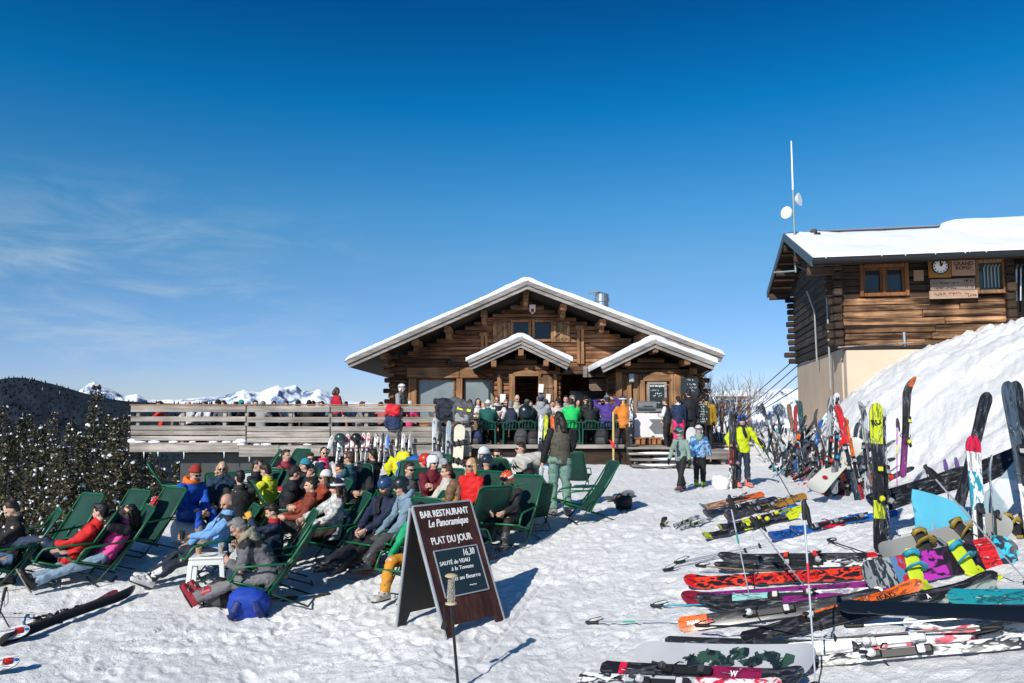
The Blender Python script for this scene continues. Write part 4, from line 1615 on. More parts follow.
for j in range(nv):
    for i in range(nu):
        q_ = j * (nu + 1) + i
        fs.append((q_, q_ + 1, q_ + nu + 2, q_ + nu + 1))
k0 = (nv + 1) * (nu + 1)
for i in range(nu):
    fs.append((k0 + i, k0 + i + 1, i + 1, i))
mb.add(vs, fs)
mb.build('roof_snow', ROOFSNOW, rfo, smooth=True)
mb = MB()
vs, fs = [], []
for j in range(8):
    for i in range(20):
        p = re_.lerp(rg, j / 7)
        vs.append((x0 + (x1 - x0) * i / 19, p.y, p.z + .14 * min(1, j * .6) * min(1, i * .6 + .2)))
for j in range(7):
    for i in range(19):
        a = j * 20 + i
        fs.append((a, a + 20, a + 21, a + 1))
mb.add(vs, fs)
mb.build('roof_snow', ROOFSNOW, rfo, smooth=True)
mb = MB()
q = random.Random(6)
for k in range(9):
    x = q.uniform(x0 + .3, x1)
    L = q.uniform(.02, .07)
    mb.tube([(x, -OVF - .2, ze - .0), (x, -OVF - .21, ze - L)], [.03, .006], 6)
mb.build('icicle_fringe', ice, rfo)
for i, hh in enumerate((HW1, HW2)):
    a0, a1, z0, z1 = hh
    mb = MB()
    t = .1
    mb.box((a0 - t / 2 + .02, -.04, (z0 + z1) / 2), (t, .14, z1 - z0 + 2 * t - .04), bev=.012, t=.3)
    mb.box((a1 + t / 2 - .02, -.04, (z0 + z1) / 2), (t, .14, z1 - z0 + 2 * t - .04), bev=.012, t=.6)
    mb.box(((a0 + a1) / 2, -.04, z1 + t / 2 - .02), (a1 - a0 - .05, .13, t), bev=.012, t=.5)
    mb.box(((a0 + a1) / 2, -.06, z0 - t / 2 + .02), (a1 - a0 - .05, .18, t), bev=.012, t=.5)
    if i == 0:
        m_ = (a0 + a1) / 2
        for (s0, s1) in ((a0 + .02, m_ - .03), (m_ + .03, a1 - .02)):
            for xx in (s0 + .035, s1 - .035):
                mb.box((xx, 0, (z0 + z1) / 2), (.07, .07, z1 - z0 - .05), bev=.008, t=.2)
            for zz in (z0 + .06, z1 - .06):
                mb.box(((s0 + s1) / 2, 0, zz), (s1 - s0 - .15, .06, .07), bev=.008, t=.2)
        mb.box((m_, -.02, (z0 + z1) / 2), (.07, .1, z1 - z0 - .05), bev=.01, t=.5)
    f = mb.build('window', W_orgz if i else wood('dark window wood', (.28, .12, .05), (.13, .055, .025), 2), BD)
    mb = MB()
    mb.box(((a0 + a1) / 2, .06, (z0 + z1) / 2), (a1 - a0, .02, z1 - z0))
    mb.build('pane', glass_mat('station glass', (.02, .03, .034) if i == 0 else (.05, .08, .08), .05), f)
    if i:
        mb = MB()
        for k in range(5):
            xx = a0 + .2 + (a1 - a0 - .3) * k / 4
            mb.tube([(xx, .02, z0 + .1), (xx, .02, z1 - .15), (xx + .05, .02, z1 - .08)], .02, 6)
        mb.build('window_bar', M('pale chair legs', (.30, .36, .36), rough=.4), f)
mb = MB()
xx0 = bl(1008, 280)[0]
for k in range(6):
    x = xx0 + .07 + k * .115
    mb.tube([(x - .05, -.1, ze - 1.25), (x, -.1, ze - .35), (x + .05, -.05, ze - .22), (x + .12, .05, ze - .2)], .028, 8)
mb.build('stacked_rail', STEEL, BD)
mb = MB()
mb.box((LF + .2, .1, ze - 1.2), (.12, .3, 2.6), bev=.01)
mb.build('post', W_old, BD)
def wallsign(name, label, p0, p1, y0, y1, mat, prd, lines, tilt=0, cat='sign'):
    a0, a1 = bl(p0, (y0 + y1) / 2)[0], bl(p1, (y0 + y1) / 2)[0]
    pm = (p0 + p1) / 2
    z0, z1 = bl(pm, y1)[1], bl(pm, y0)[1]
    loc = Vector((BX, BY, 0)) + bux * ((a0 + a1) / 2) - buy * prd
    o = empty(name, (loc.x, loc.y, z0), ang)
    tag(o, label, cat)
    wd, hg = a1 - a0, z1 - z0
    mb = MB()
    mb.box((0, 0, hg / 2), (wd, .05, hg), bev=.008, t=rng.random())
    mb.build('panel', mat, o)
    for (tx, size, u, v, mm) in lines:
        put_text(tx, size, ((u - .5) * wd, -.03, v * hg), (1, 0, 0), (0, 0, 1), mm, o, bold=.004)
    return o, wd, hg
CLKB = wood('clock board', (.36, .17, .045), (.26, .12, .03), 0, tone=.1)
SGN = wood('carved sign board', (.42, .27, .18), (.26, .16, .105), 0, tone=.25)
SGN2 = wood('grey sign board', (.27, .205, .165), (.17, .125, .10), 0, tone=.25)
SGN3 = wood('bleached sign board', (.62, .44, .31), (.42, .28, .19), 0, tone=.2)
INK = M('burnt lettering', (.05, .025, .018), rough=.8)
INKR = M('red brown lettering', (.20, .05, .03), rough=.8)
PRD = .14
o, wd, hg = wallsign('clock_board', 'square orange-brown board that carries the round clock', 926.5, 949, 257, 278.5, CLKB, PRD, [], cat='board')
cl = empty('wall_clock', Vector(o.location) + Vector((0, 0, hg * .5)) - buy * .05, ang)
tag(cl, 'round white clock with black rim on the orange-brown board', 'clock')
rr = hg * .33
mb = MB()
mb.lathe((0, 0, 0), [(rr, 0), (rr, .03), (rr * .9, .05)], 28, axis=(0, -1, 0))
mb.build('face', WHITE, cl)
mb = MB()
vs = [(math.cos(k * PI / 14) * rr * 1.02, -.04, math.sin(k * PI / 14) * rr * 1.02) for k in range(29)]
mb.tube(vs, .02, 6)
mb.build('rim', DARKMET, cl)
mb = MB()
for k in range(12):
    a = k * PI / 6
    mb.bar((math.sin(a) * rr * .7, -.055, math.cos(a) * rr * .7), (math.sin(a) * rr * .86, -.055, math.cos(a) * rr * .86), .035, .008, up=(0, 1, 0))
mb.build('hour_mark', DARKMET, cl)
for a, L, wd_ in ((0, .72, .035), (R(33), .5, .045)):
    mb = MB()
    mb.bar((0, -.06, 0), (math.sin(a) * rr * L, -.06, math.cos(a) * rr * L), wd_, .01, up=(0, 1, 0))
    mb.build('hand', DARKMET, cl)
wallsign('carved_sign', 'light brown carved sign beside the clock with three dark words', 949.6, 973, 257, 276.5, SGN, PRD, [('TSD', .10, .5, .84, INK), ('GRAND', .15, .5, .60, INK), ('ROND', .14, .5, .38, INK)])
o, wd, hg = wallsign('grey_sign', 'grey two-line wooden sign below the clock', 928.5, 973, 279.5, 291, SGN2, PRD, [])
for k, (u0, u1, v) in enumerate(((.06, .42, .62), (.5, .62, .62), (.78, .96, .75), (.06, .6, .18), (.78, .96, .25))):
    scribble(u0, u1, v, .06, wd, hg, o, 40 + k, INK)
    for c in o.children:
        if c.name.startswith('chalk'):
            c.location = (0, -.012, 0); c.name = 'lettering'
o, wd, hg = wallsign('bleached_sign', 'pale sunlit plank sign with red-brown words, lowest under the clock', 927, 975, 291.5, 299.5, SGN3, PRD + .06, [])
for k, (u0, u1, v) in enumerate(((.1, .36, .55), (.4, .66, .6), (.74, .8, .6), (.8, .96, .3))):
    scribble(u0, u1, v, .07, wd, hg, o, 60 + k, INKR)
    for c in o.children:
        if c.name.startswith('chalk'):
            c.location = (0, -.012, 0); c.name = 'lettering'
o, wd, hg = wallsign('small_plaque', 'small square wooden plaque right of the double window', 912, 922, 271, 281.5, SGN, PRD, [], cat='plaque')
p = at(795.5, 268, 26.0)
AN = empty('antenna_mast', (p.x, 26.0, p.z))
tag(AN, 'thin antenna mast with two white dishes at the gable end', 'antenna')
zt = at(796, 141, 26).z - p.z
zm = at(796, 190, 26).z - p.z
mb = MB()
mb.tube([(0, 0, -.15), (0, 0, zm)], .035, 8)
mb.build('mast', M('galvanised mast', (.20, .26, .26), rough=.5, metal=.4), AN)
mb = MB()
mb.tube([(0, 0, zm), (0, 0, zt - .3), (0, 0, zt)], [.03, .025, .02], 8)
mb.build('whip', WHITE, AN)
zd = at(800, 200, 26).z - p.z
mb = MB()
mb.lathe((.14, -.02, zd), [(.02, -.1), (.12, -.05), (.22, .05), (.235, .08)], 16, axis=(.75, -.6, .1))
mb.build('dish', WHITE, AN, smooth='auto')
zd = at(790, 213, 26).z - p.z
mb = MB()
mb.lathe((-.2, 0, zd), [(.03, -.1), (.15, -.06), (.21, .06), (.21, .10)], 16, axis=(-.8, -.55, .05))
mb.build('dish', WHITE, AN, smooth='auto')
mb = MB()
mb.tube([(0, 0, -.1), (-.65, .3, -.1)], .03, 6)
mb.tube([(0, 0, .1), (1.0, .6, -.1)], .03, 6)
mb.build('bracket', M('galvanised bracket', (.25, .3, .3), rough=.5, metal=.4), AN)
mb = MB()
mb.tube([(-.5, .9, ze + .5), (-.14, .9, ze - .1), (-.1, .95, ze - 1.0), (-.08, 1.0, zb - 1.2)], .03, 8)
mb.build('conduit', M('pale conduit', (.32, .33, .33), rough=.5), BD)
mb = MB()
mb.tube([(-.3, 3.2, ze - .3), (-.08, 3.2, ze - 1.0), (-.06, 3.2, zb - .2)], .028, 8)
mb.build('conduit', M('pale conduit', (.32, .33, .33), rough=.5), BD)
cab = M('cable', (.03, .03, .035), rough=.6)
P0 = at(806, 352, 31)
for k, (a, b_) in enumerate((((806, 349), (700, 430)), ((806, 358), (706, 432)), ((806, 368), (716, 434)), ((806, 383), (690, 441)))):
    s0, s1 = at(a[0], a[1], 30.5), at(b_[0], b_[1], 60)
    mb = MB()
    mb.tube([s0.lerp(s1, t) - Vector((0, 0, math.sin(t * PI) * .35)) for t in [i / 10 for i in range(11)]], .022, 5)
    o = mb.build('cable', cab)
    tag(o, ['uppermost black cable leaving the plaster wall', 'second black cable from the top at the plaster wall', 'third black cable from the top at the plaster wall', 'lowest black cable leaving the plaster wall'][k], 'cable')
pw = at(735, 398, 36)
FR = empty('timber_gantry', (pw.x, 36, .7))
tag(FR, 'thin brown timber gantry on the snow beyond the bush', 'gantry')
gm = wood('brown gantry', (.26, .15, .10), (.15, .08, .05), 0)
for (y0, xa, xb) in ((397.5, 716, 754), (405, 716, 750)):
    a, b_ = at(xa, y0, 36), at(xb, y0, 36)
    mb = MB()
    mb.bar(a - Vector(FR.location), b_ - Vector(FR.location), .1, .12)
    mb.build('beam', gm, FR)
for px in (722, 740, 749):
    a, b_ = at(px, 397, 36.1), at(px, 432, 36.1)
    mb = MB()
    mb.bar(a - Vector(FR.location), b_ - Vector(FR.location), .12, .12)
    mb.build('upright', gm, FR)
TUBE = M('green painted tube', (0.005, 0.12, 0.045), rough=.35, var=.15)
TUBED = M('dark green tube', (0.006, 0.03, 0.02), rough=.4, var=.2)
SLING = M('green lounger canvas', (0.005, 0.044, 0.031), rough=.75, var=.5, scale=4, bump=.25, bscale=300)
def lounger_proto():
    root = empty('sun_lounger')
    hw_ = .29
    F, J, T = (.40, .36), (-.12, .23), (-.60, .98)
    mb = MB()
    mb.tube([(J[0] + .03, -hw_, J[1] - .04), (T[0] + .02, -hw_, T[1] - .04), (T[0], -hw_ + .05, T[1]), (T[0], hw_ - .05, T[1]), (T[0] + .02, hw_, T[1] - .04), (J[0] + .03, hw_, J[1] - .04)], .0135, 8)
    mb.build('back_frame', TUBE, root, True)
    mb = MB()
    mb.tube([(J[0], -hw_, J[1]), (F[0] - .02, -hw_, F[1]), (F[0], -hw_ + .04, F[1]), (F[0], hw_ - .04, F[1]), (F[0] - .02, hw_, F[1]), (J[0], hw_, J[1])], .0135, 8)
    mb.build('seat_frame', TUBE, root, True)
    for sg in (-1, 1):
        y = sg * (hw_ + .025)
        mb = MB()
        mb.tube([(-.335, y, .56), (.20, y, .52), (.26, y, .50), (.30, y, .45), (.36, y, .34)], .014, 8)
        mb.build('armrest', TUBE, root, True)
    mb = MB()
    y = hw_ + .012
    mb.tube([(-.33, -y, .55), (.10, -y, .05), (.13, -y + .03, .022), (.13, y - .03, .022), (.10, y, .05), (-.33, y, .55)], .0115, 6)
    mb.build('front_leg', TUBED, root, True)
    mb = MB()
    y = hw_ - .03
    mb.tube([(.34, -y, .34), (-.52, -y, .05), (-.56, -y + .03, .022), (-.56, y - .03, .022), (-.52, y, .05), (.34, y, .34)], .0115, 6)
    mb.build('rear_leg', TUBED, root, True)
    mb = MB()
    nu, nv = 8, 22
    vs = []
    for j in range(nv + 1):
        t = j / nv
        if t < .42:
            s_ = t / .42
            x, z = F[0] + (J[0] + .02 - F[0]) * s_, F[1] + (J[1] - F[1]) * s_ - .035 * math.sin(s_ * PI)
        else:
            s_ = (t - .42) / .58
            x, z = J[0] + .02 + (T[0] - J[0] - .02) * s_, J[1] + (T[1] - J[1]) * s_
            x -= .03 * math.sin(s_ * PI)
            z -= .02 * math.sin(s_ * PI)
        for i in range(nu + 1):
            u = i / nu * 2 - 1
            sag = (1 - u * u) * .03 * math.sin(min(1, t * 1.0) * PI)
            vs.append((x - sag * .6, u * (hw_ - .006), z - sag * .5))
    fs = [(j * (nu + 1) + i, j * (nu + 1) + i + 1, (j + 1) * (nu + 1) + i + 1, (j + 1) * (nu + 1) + i) for j in range(nv) for i in range(nu)]
    mb.add(vs, fs)
    o = mb.build('sling', SLING, root, True)
    so_ = o.modifiers.new('thick', 'SOLIDIFY')
    so_.thickness = .005
    tag(root, 'green lounger', 'sun lounger', 'green sun loungers on the snow')
    return root
LOUNGER = lounger_proto()
_first = [True]
def lounger_at(x, y, yaw, label, z=None, s=.95):
    o = LOUNGER if _first[0] else copy_tree(LOUNGER)
    _first[0] = False
    o.location = (x, y, g(x, y) if z is None else z)
    o.rotation_euler = (0, 0, R(yaw))
    o.scale = s if isinstance(s, tuple) else (s, s, s)
    o['label'] = label
    return o
def lounger_px(px, py, yaw, label, s=.95):
    p = gnd(px, py)
    return lounger_at(p.x, p.y, yaw, label, None, s)
lounger_px(50, 566, 240, 'empty green lounger behind the woman in the black sweater, its canvas facing the sun')
lounger_px(100, 560, 238, 'middle empty green lounger behind the reclining pair')
lounger_px(138, 556, 238, 'empty green lounger beside the red backpack')
lounger_px(181, 513, 20, 'lounger with dark legs turned away by the dark wall under the terrace', .95)
lounger_px(243, 527, 230, 'empty lounger behind the bald man, back lowered, left of a second one')
lounger_px(268, 531, 260, 'empty lounger right behind the boy shading his face')
lounger_px(352, 540, 200, 'empty green lounger behind the woman in the patterned jacket')
lounger_px(437, 533, 258, 'empty lounger right behind the menu board, seen past its upper corner')
lounger_px(480, 545, 118, 'lounger with black crossed legs seen from behind, right of the menu board', (.9, .88, .88))
lounger_px(528, 527, 100, 'lounger seen square from behind with spotted green canvas, in front of the bending skier', (.92, .95, .72))
lounger_px(580, 522, 190, 'lounger seen from the side with bright green arms, outermost toward the open snow')
lounger_px(577, 489, 75, 'upright green lounger with black straps below the terrace edge', .78)
lounger_px(510, 512, 60, 'dark green lounger under the bending skier in beige')
lounger_px(405, 517, 260, 'lounger against the terrace, black backpack straps hanging over it')
lounger_px(278, 497, 230, 'dark lounger beside the person in the yellow jacket')
lounger_px(250, 497, 200, 'lounger seen edge on between the blonde woman and the yellow jacket')
BL, BR = gnd(446, 639), gnd(504, 620)
wv = Vector((BR.x - BL.x, BR.y - BL.y, 0))
WB = wv.length
wv.normalize()
nv = Vector((wv.y, -wv.x, 0))
mid = (BL + BR) / 2
zb_ = min(BL.z, BR.z) - .01
SG = empty('menu_sign', (mid.x, mid.y, zb_), math.atan2(wv.y, wv.x))
tag(SG, 'brown folding menu sign with white lettering and a small slate standing on the snow', 'menu sign')
HS, LEAN = 1.20, .56
Lf = math.hypot(HS, LEAN)
upv = Vector((0, LEAN / Lf, HS / Lf))
BRN = wood('dark stained planks', (.090, .034, .026), (.034, .013, .011), 2, 1.0, tone=.3, rough=.55)
TRIM = M('pale metal edge', (.42, .44, .46), rough=.4, metal=.4)
hwd = WB / 2
mb = MB()
poly = [(-hwd, 0), (-hwd + .09, 0), (-hwd + .13, .13), (hwd - .13, .13), (hwd - .09, 0), (hwd, 0), (hwd, Lf), (-hwd, Lf)]
n = 7
for k in range(n):
    xa, xb = -hwd + WB * k / n, -hwd + WB * (k + 1) / n
    y0 = 0.0 if k in (0, n - 1) else .115
    mb.prism([(xa + .001, y0), (xb - .001, y0), (xb - .001, Lf), (xa + .001, Lf)], (0, 0, 0), (1, 0, 0), upv, .02, t=rng.random())
mb.build('front_panel', BRN, SG)
mb = MB()
nrm = Vector((1, 0, 0)).cross(upv)
for sx in (-1, 1):
    mb.bar(Vector((sx * (hwd + .008), 0, 0)) + nrm * .01, Vector((sx * (hwd + .008), 0, 0)) + upv * Lf + nrm * .01, .035, .016, up=(1, 0, 0))
mb.bar(Vector((-hwd, 0, 0)) + upv * (Lf + .01) + nrm * .01, Vector((hwd, 0, 0)) + upv * (Lf + .01) + nrm * .01, .036, .018, up=upv)
mb.build('edge_trim', TRIM, SG)
top = upv * Lf
rear = Vector((-.05, LEAN + .17, 0))
ru = (Vector((-.0, top.y + .02, top.z)) - rear)
rl = ru.length
ru.normalize()
mb = MB()
poly = [(-hwd, 0), (-hwd + .1, 0), (-hwd + .14, .12), (hwd - .14, .12), (hwd - .1, 0), (hwd, 0), (hwd, rl - .01), (-hwd, rl - .01)]
mb.prism(poly, rear, (1, 0, 0), ru, .018)
mb.build('rear_panel', M('black back panel', (.014, .014, .014), rough=.6), SG)
mb = MB()
mb.bar(Vector((-hwd - .009, 0, 0)) + rear, Vector((-hwd - .009, 0, 0)) + rear + ru * rl, .03, .016, up=(1, 0, 0))
mb.build('rear_trim', TRIM, SG)
mb = MB()
mb.bar((-hwd + .05, .10, .14), Vector((-hwd + .06, top.y - .06, top.z - .3)), .05, .03)
mb.build('inner_strut', wood('reddish strut', (.28, .10, .05), (.15, .05, .03), 2), SG)
sgo = nrm * .022
PRINT = M('white lettering', (.80, .80, .77), rough=.6, var=.05)
def sgtext(tx, size, u, v, mat=PRINT, **kw):
    put_text(tx, size, Vector((u * WB, 0, 0)) + upv * (v * Lf) + sgo, (1, 0, 0), upv, mat, SG, **kw)
sgtext('BAR RESTAURANT', .10, 0.0, .93, bold=.002, width=.84 * WB)
sgtext('Le Panoramique', .11, .02, .853, shear=.35, bold=.0018, width=.70 * WB)
sgtext('PLAT DU JOUR', .105, 0.0, .715, bold=.0008, width=.70 * WB)
mb = MB()
p0, p1 = -.365 * WB, .385 * WB
q0, q1 = .285 * Lf, .64 * Lf
mb.prism([(p0, q0), (p1, q0), (p1, q1), (p0, q1)], nrm * .0205, (1, 0, 0), upv, .006)
ms = mb.build('slate', M('blue black slate', (.012, .026, .034), rough=.45, var=.35, scale=5), SG)
mb = MB()
for (a, b_) in (((p0, q0), (p1, q0)), ((p0, q1), (p1, q1)), ((p0, q0), (p0, q1)), ((p1, q0), (p1, q1))):
    mb.bar(Vector((a[0], 0, 0)) + upv * a[1] + nrm * .028, Vector((b_[0], 0, 0)) + upv * b_[1] + nrm * .028, .012, .01, up=nrm)
mb.build('slate_frame', TRIM, ms)
sgo = nrm * .0285
sgtext('16,30', .10, .22, .595, CHALK, shear=.2, width=.2 * WB)
sgtext('SAUTÉ de VEAU', .06, -.06, .535, CHALK, shear=.1, width=.52 * WB)
sgtext('à la Tomate', .055, .04, .485, CHALK, shear=.15, width=.38 * WB)
sgtext('Riz au Beurre', .06, .06, .41, CHALK, shear=.1, width=.5 * WB)
sgtext('~~', .08, .14, .345, CHALK)
pp = gnd(459, 690)
PO = empty('pole_with_clear_cup', (pp.x, pp.y, pp.z))
tag(PO, 'black pole with a clear plastic holder and tan cap in front of the menu sign', 'pole')
pt = at(451, 602, pp.y)
dz = pt.z - pp.z
dx = pt.x - pp.x
mb = MB()
mb.tube([(0, 0, -.05), (dx, 0, dz)], .0125, 10)
mb.build('shaft', M('black shaft', (.012, .012, .013), rough=.35), PO)
gl, gnt, gb = new_mat('clear scratched plastic')
gb.inputs['Base Color'].default_value = (.85, .82, .72, 1)
gb.inputs['Roughness'].default_value = .15
gb.inputs['Transmission Weight'].default_value = .85
gb.inputs['IOR'].default_value = 1.25
TAN = M('tan cap', (.50, .40, .24), rough=.6)
mb = MB()
mb.lathe((dx, 0, dz - .01), [(.03, 0), (.034, .05), (.03, .13), (.026, .19), (.023, .19), (.027, .13), (.03, .05), (.027, .005)], 16)
mb.build('clear_holder', gl, PO, smooth='auto')
mb = MB()
mb.lathe((dx, 0, dz + .19), [(.02, 0), (.05, .012), (.052, .02), (.035, .03), (.01, .034)], 16)
mb.build('cap', TAN, PO, smooth='auto')
mb = MB()
mb.lathe((dx, 0, dz - .01), [(.015, -.012), (.048, -.006), (.045, .006), (.03, .012)], 16)
mb.build('lower_collar', TAN, PO, smooth='auto')
mb = MB()
for k in range(4):
    mb.ell((dx + .004 * (-1) ** k, 0, dz + .025 + .042 * k), .013, .013, .02, seg=10, rings=6)
mb.build('inner_spring', M('brown beads', (.16, .10, .05), rough=.5), PO)
mb = MB()
a = Vector((dx - .05, -.01, dz - .05))
mb.tube([(dx - .03, 0, dz), (dx - .055, -.01, dz - .02), (dx - .05, -.012, dz - .14), (dx - .02, -.015, dz - .19)], .006, 6)
mb.box(a + Vector((0, 0, -.13)), (.05, .02, .07), Matrix.Rotation(R(15), 3, 'Y'), bev=.008)
mb.build('strap', M('dark strap', (.015, .013, .012), rough=.8), PO)
PLAST = M('white plastic', (.72, .73, .72), rough=.4, var=.05)
def stool(name, label, x, y, s=.4, h=.42, yaw=0):
    o = empty(name, (x, y, g(x, y)), R(yaw))
    tag(o, label, 'stool table')
    mb = MB()
    mb.box((0, 0, h), (s, s, .035), bev=.015)
    for sx in (-1, 1):
        mb.box((sx * s * .46, 0, h - .05), (.02, s * .84, .06))
        mb.box((0, sx * s * .46, h - .05), (s * .84, .02, .06))
    mb.build('top', PLAST, o, smooth='auto')
    for sx in (-1, 1):
        for sy in (-1, 1):
            mb = MB()
            mb.bar((sx * s * .43, sy * s * .43, h - .02), (sx * s * .5, sy * s * .5, 0), .06, .035, bev=.008)
            mb.build('leg', PLAST, o)
    return o
q1 = gnd(208, 588)
stool('stool_table', 'white plastic stool used as a table between the two older men', q1.x, q1.y, .42, .40, 12)
zt_ = g(q1.x, q1.y) + .418
def cup(name, label, x, y, z, r, h, mat, fill=None):
    mb = MB()
    mb.lathe((0, 0, 0), [(r * .75, 0), (r, h), (r * .93, h), (r * .72, .01)], 14)
    o = mb.build(name, mat, smooth='auto')
    o.location = (x, y, z)
    tag(o, label, 'cup')
    if fill:
        mb = MB()
        mb.lathe((0, 0, .006), [(r * .7, 0), (r * .84, h * .55), (r * .1, h * .551)], 14)
        mb.build('drink', fill, o, smooth='auto')
    return o
clr, cnt, cb = new_mat('clear cup plastic')
cb.inputs['Base Color'].default_value = (.9, .92, .92, 1)
cb.inputs['Transmission Weight'].default_value = .8
cb.inputs['Roughness'].default_value = .12
cb.inputs['IOR'].default_value = 1.15
BEER = M('amber drink', (.42, .20, .04), rough=.2)
cup('paper_cup', 'brown paper cup on the near end of the white stool', q1.x - .12, q1.y - .04, zt_, .038, .095, M('brown paper cup', (.40, .24, .13), rough=.6))
cup('clear_cup', 'clear cup with amber drink on the white stool', q1.x + .13, q1.y + .05, zt_, .04, .135, clr, BEER)
mb = MB()
mb.lathe((0, 0, 0), [(.05, 0), (.11, .012), (.115, .016), (.06, .008)], 20)
o = mb.build('paper_plate', PAPER, smooth='auto')
o.location = (q1.x + .0, q1.y - .07, zt_)
tag(o, 'white paper plate lying on the white stool', 'plate')
q2 = gnd(222, 512)
stool('stool_table', 'white plastic stool beside the man in the blue and orange suit', q2.x, q2.y, .42, .42, 30)
def backpack(name, label, x, y, yaw, col, col2, s=1.0, lie=0.0):
    m1 = M('pack cloth', col, rough=.7, fold=.5, bscale=14)
    m2 = M('pack trim', col2, rough=.6)
    o = empty(name, (x, y, g(x, y)), R(yaw))
    tag(o, label, 'backpack')
    mb = MB()
    secs = []
    for z, a, b_ in ((.0, .13, .09), (.06, .165, .13), (.18, .17, .14), (.3, .155, .12), (.38, .12, .09), (.42, .06, .05)):
        secs.append(((0, 0, z * s), (a * s, 0, 0), (0, b_ * s, 0)))
    mb.loft(secs, 18, pw=3.0)
    mb.ell((0, -.11 * s, .13 * s), .12 * s, .07 * s, .10 * s, seg=12, rings=8)
    me_ = remeshed(mb, .02 * s, 2, .02, 8, 3)
    me_.materials.append(m1)
    b = bpy.data.objects.new('bag_body', me_)
    COL.objects.link(b)
    b.parent = o
    for sx in (-1, 1):
        mb = MB()
        mb.tube([(sx * .07 * s, .10 * s, .38 * s), (sx * .10 * s, .17 * s, .3 * s), (sx * .13 * s, .15 * s, .12 * s), (sx * .16 * s, .06 * s, .04 * s)], .018 * s, 6, flat=(1.6, .6))
        mb.build('strap', m2, o)
        mb = MB()
        mb.tube([(sx * .10 * s, -.13 * s, .05 * s), (sx * .13 * s, -.2 * s, .02), (sx * .2 * s, -.22 * s, .008)], .008 * s, 5)
        mb.build('loose_strap', m2, o)
    mb = MB()
    mb.loft([((0, -.135 * s, .05 * s), (.115 * s, 0, 0), (0, .05 * s, 0)), ((0, -.15 * s, .10 * s), (.125 * s, 0, 0), (0, .055 * s, 0)), ((0, -.14 * s, .20 * s), (.11 * s, 0, 0), (0, .04 * s, 0))], 14, pw=3)
    mb.build('pocket', m2, o, 'auto')
    mb = MB()
    mb.tube([(-.13 * s, -.13 * s, .24 * s), (0, -.175 * s, .25 * s), (.13 * s, -.13 * s, .24 * s)], .006, 5)
    mb.tube([(-.12 * s, -.08 * s, .34 * s), (0, -.12 * s, .35 * s), (.12 * s, -.08 * s, .34 * s)], .006, 5)
    mb.build('zip', m2, o)
    o.rotation_euler = (R(lie), 0, R(yaw))
    return o
p = gnd(250, 613)
backpack('backpack', 'bright blue backpack lying on the snow under the grey jacket man', p.x, p.y, 188, (.008, .045, .34), (.004, .018, .12), .98, -34).scale = (1.38, 1.15, .82)
p = gnd(222, 604)
backpack('backpack', 'small black backpack on the snow beside the bright blue one', p.x, p.y, -20, (.012, .012, .014), (.05, .05, .05), .75, 10)
p = gnd(158, 517)
backpack('backpack', 'red backpack leaning at the empty lounger near the firs', p.x, p.y, 20, (.42, .008, .02), (.1, .01, .01), .85)
p = gnd(371, 563)
backpack('backpack', 'black backpack with orange panel on the snow behind the menu sign', p.x, p.y, 0, (.02, .02, .022), (.6, .13, .02), .72, 6)
p = gnd(520, 527)
backpack('backpack', 'dark backpack with white patch under the square lounger', p.x + .05, p.y, 20, (.015, .016, .02), (.3, .3, .3), .95)
p = gnd(556, 508)
backpack('backpack', 'orange and black rucksack behind the standing woman in green trousers', p.x - .15, p.y + .2, 5, (.55, .10, .02), (.02, .02, .02), .8)
p = gnd(622, 507)
backpack('backpack', 'black pack resting on the snow at the outermost lounger', p.x, p.y, 5, (.014, .014, .014), (.1, .1, .1), .8, 60)
SKIN = M('skin', (0.58, 0.345, 0.245), rough=.5, var=.12, scale=14)
SKIND = M('skin shade', (0.46, 0.26, 0.18), rough=.5, var=.12, scale=14)
EYE = M('eye', (.02, .016, .014), rough=.3)
LIP = M('lips', (.33, .11, .09), rough=.5)
HAIRC = {'black': (.010, .008, .007), 'dark': (.022, .014, .010), 'brown': (.065, .034, .018), 'blond': (.42, .27, .12), 'grey': (.17, .165, .16), 'lightbrown': (.16, .09, .045)}
LENS = M('dark lens', (.012, .012, .014), rough=.08, spec=.8)
LENSO = M('orange mirror lens', (.75, .16, .02), rough=.12, spec=.8)
def hairmat(k):
    return M('hair ' + k, HAIRC[k], rough=.55, var=.5, scale=40, bump=.6, bscale=120)
def cloth(col, kind='jacket'):
    return M('cloth ' + kind, col, rough=.75, var=.22, scale=5, fold=.8, bscale=13)
def ik(a, tgt, l1, l2, hint):
    a, tgt, hint = Vector(a), Vector(tgt), Vector(hint)
    d = tgt - a
    L = d.length
    mx_ = (l1 + l2) * .998
    if L > mx_:
        d = d * (mx_ / L)
        L = mx_
    if L < .05:
        L = .05
    x = (l1 * l1 - l2 * l2 + L * L) / (2 * L)
    h = math.sqrt(max(l1 * l1 - x * x, 0))
    dn = d.normalized()
    hp = hint - dn * hint.dot(dn)
    if hp.length < 1e-4:
        hp = Vector((0, 0, 1)) - dn * dn.z
    hp.normalize()
    return a + dn * x + hp * h, a + dn * L
def fr(f, up):
    """Rotation whose columns are forward, left, up."""
    f = Vector(f).normalized()
    up = Vector(up)
    l = up.cross(f).normalized()
    u = f.cross(l)
    return Matrix((f, l, u)).transposed()
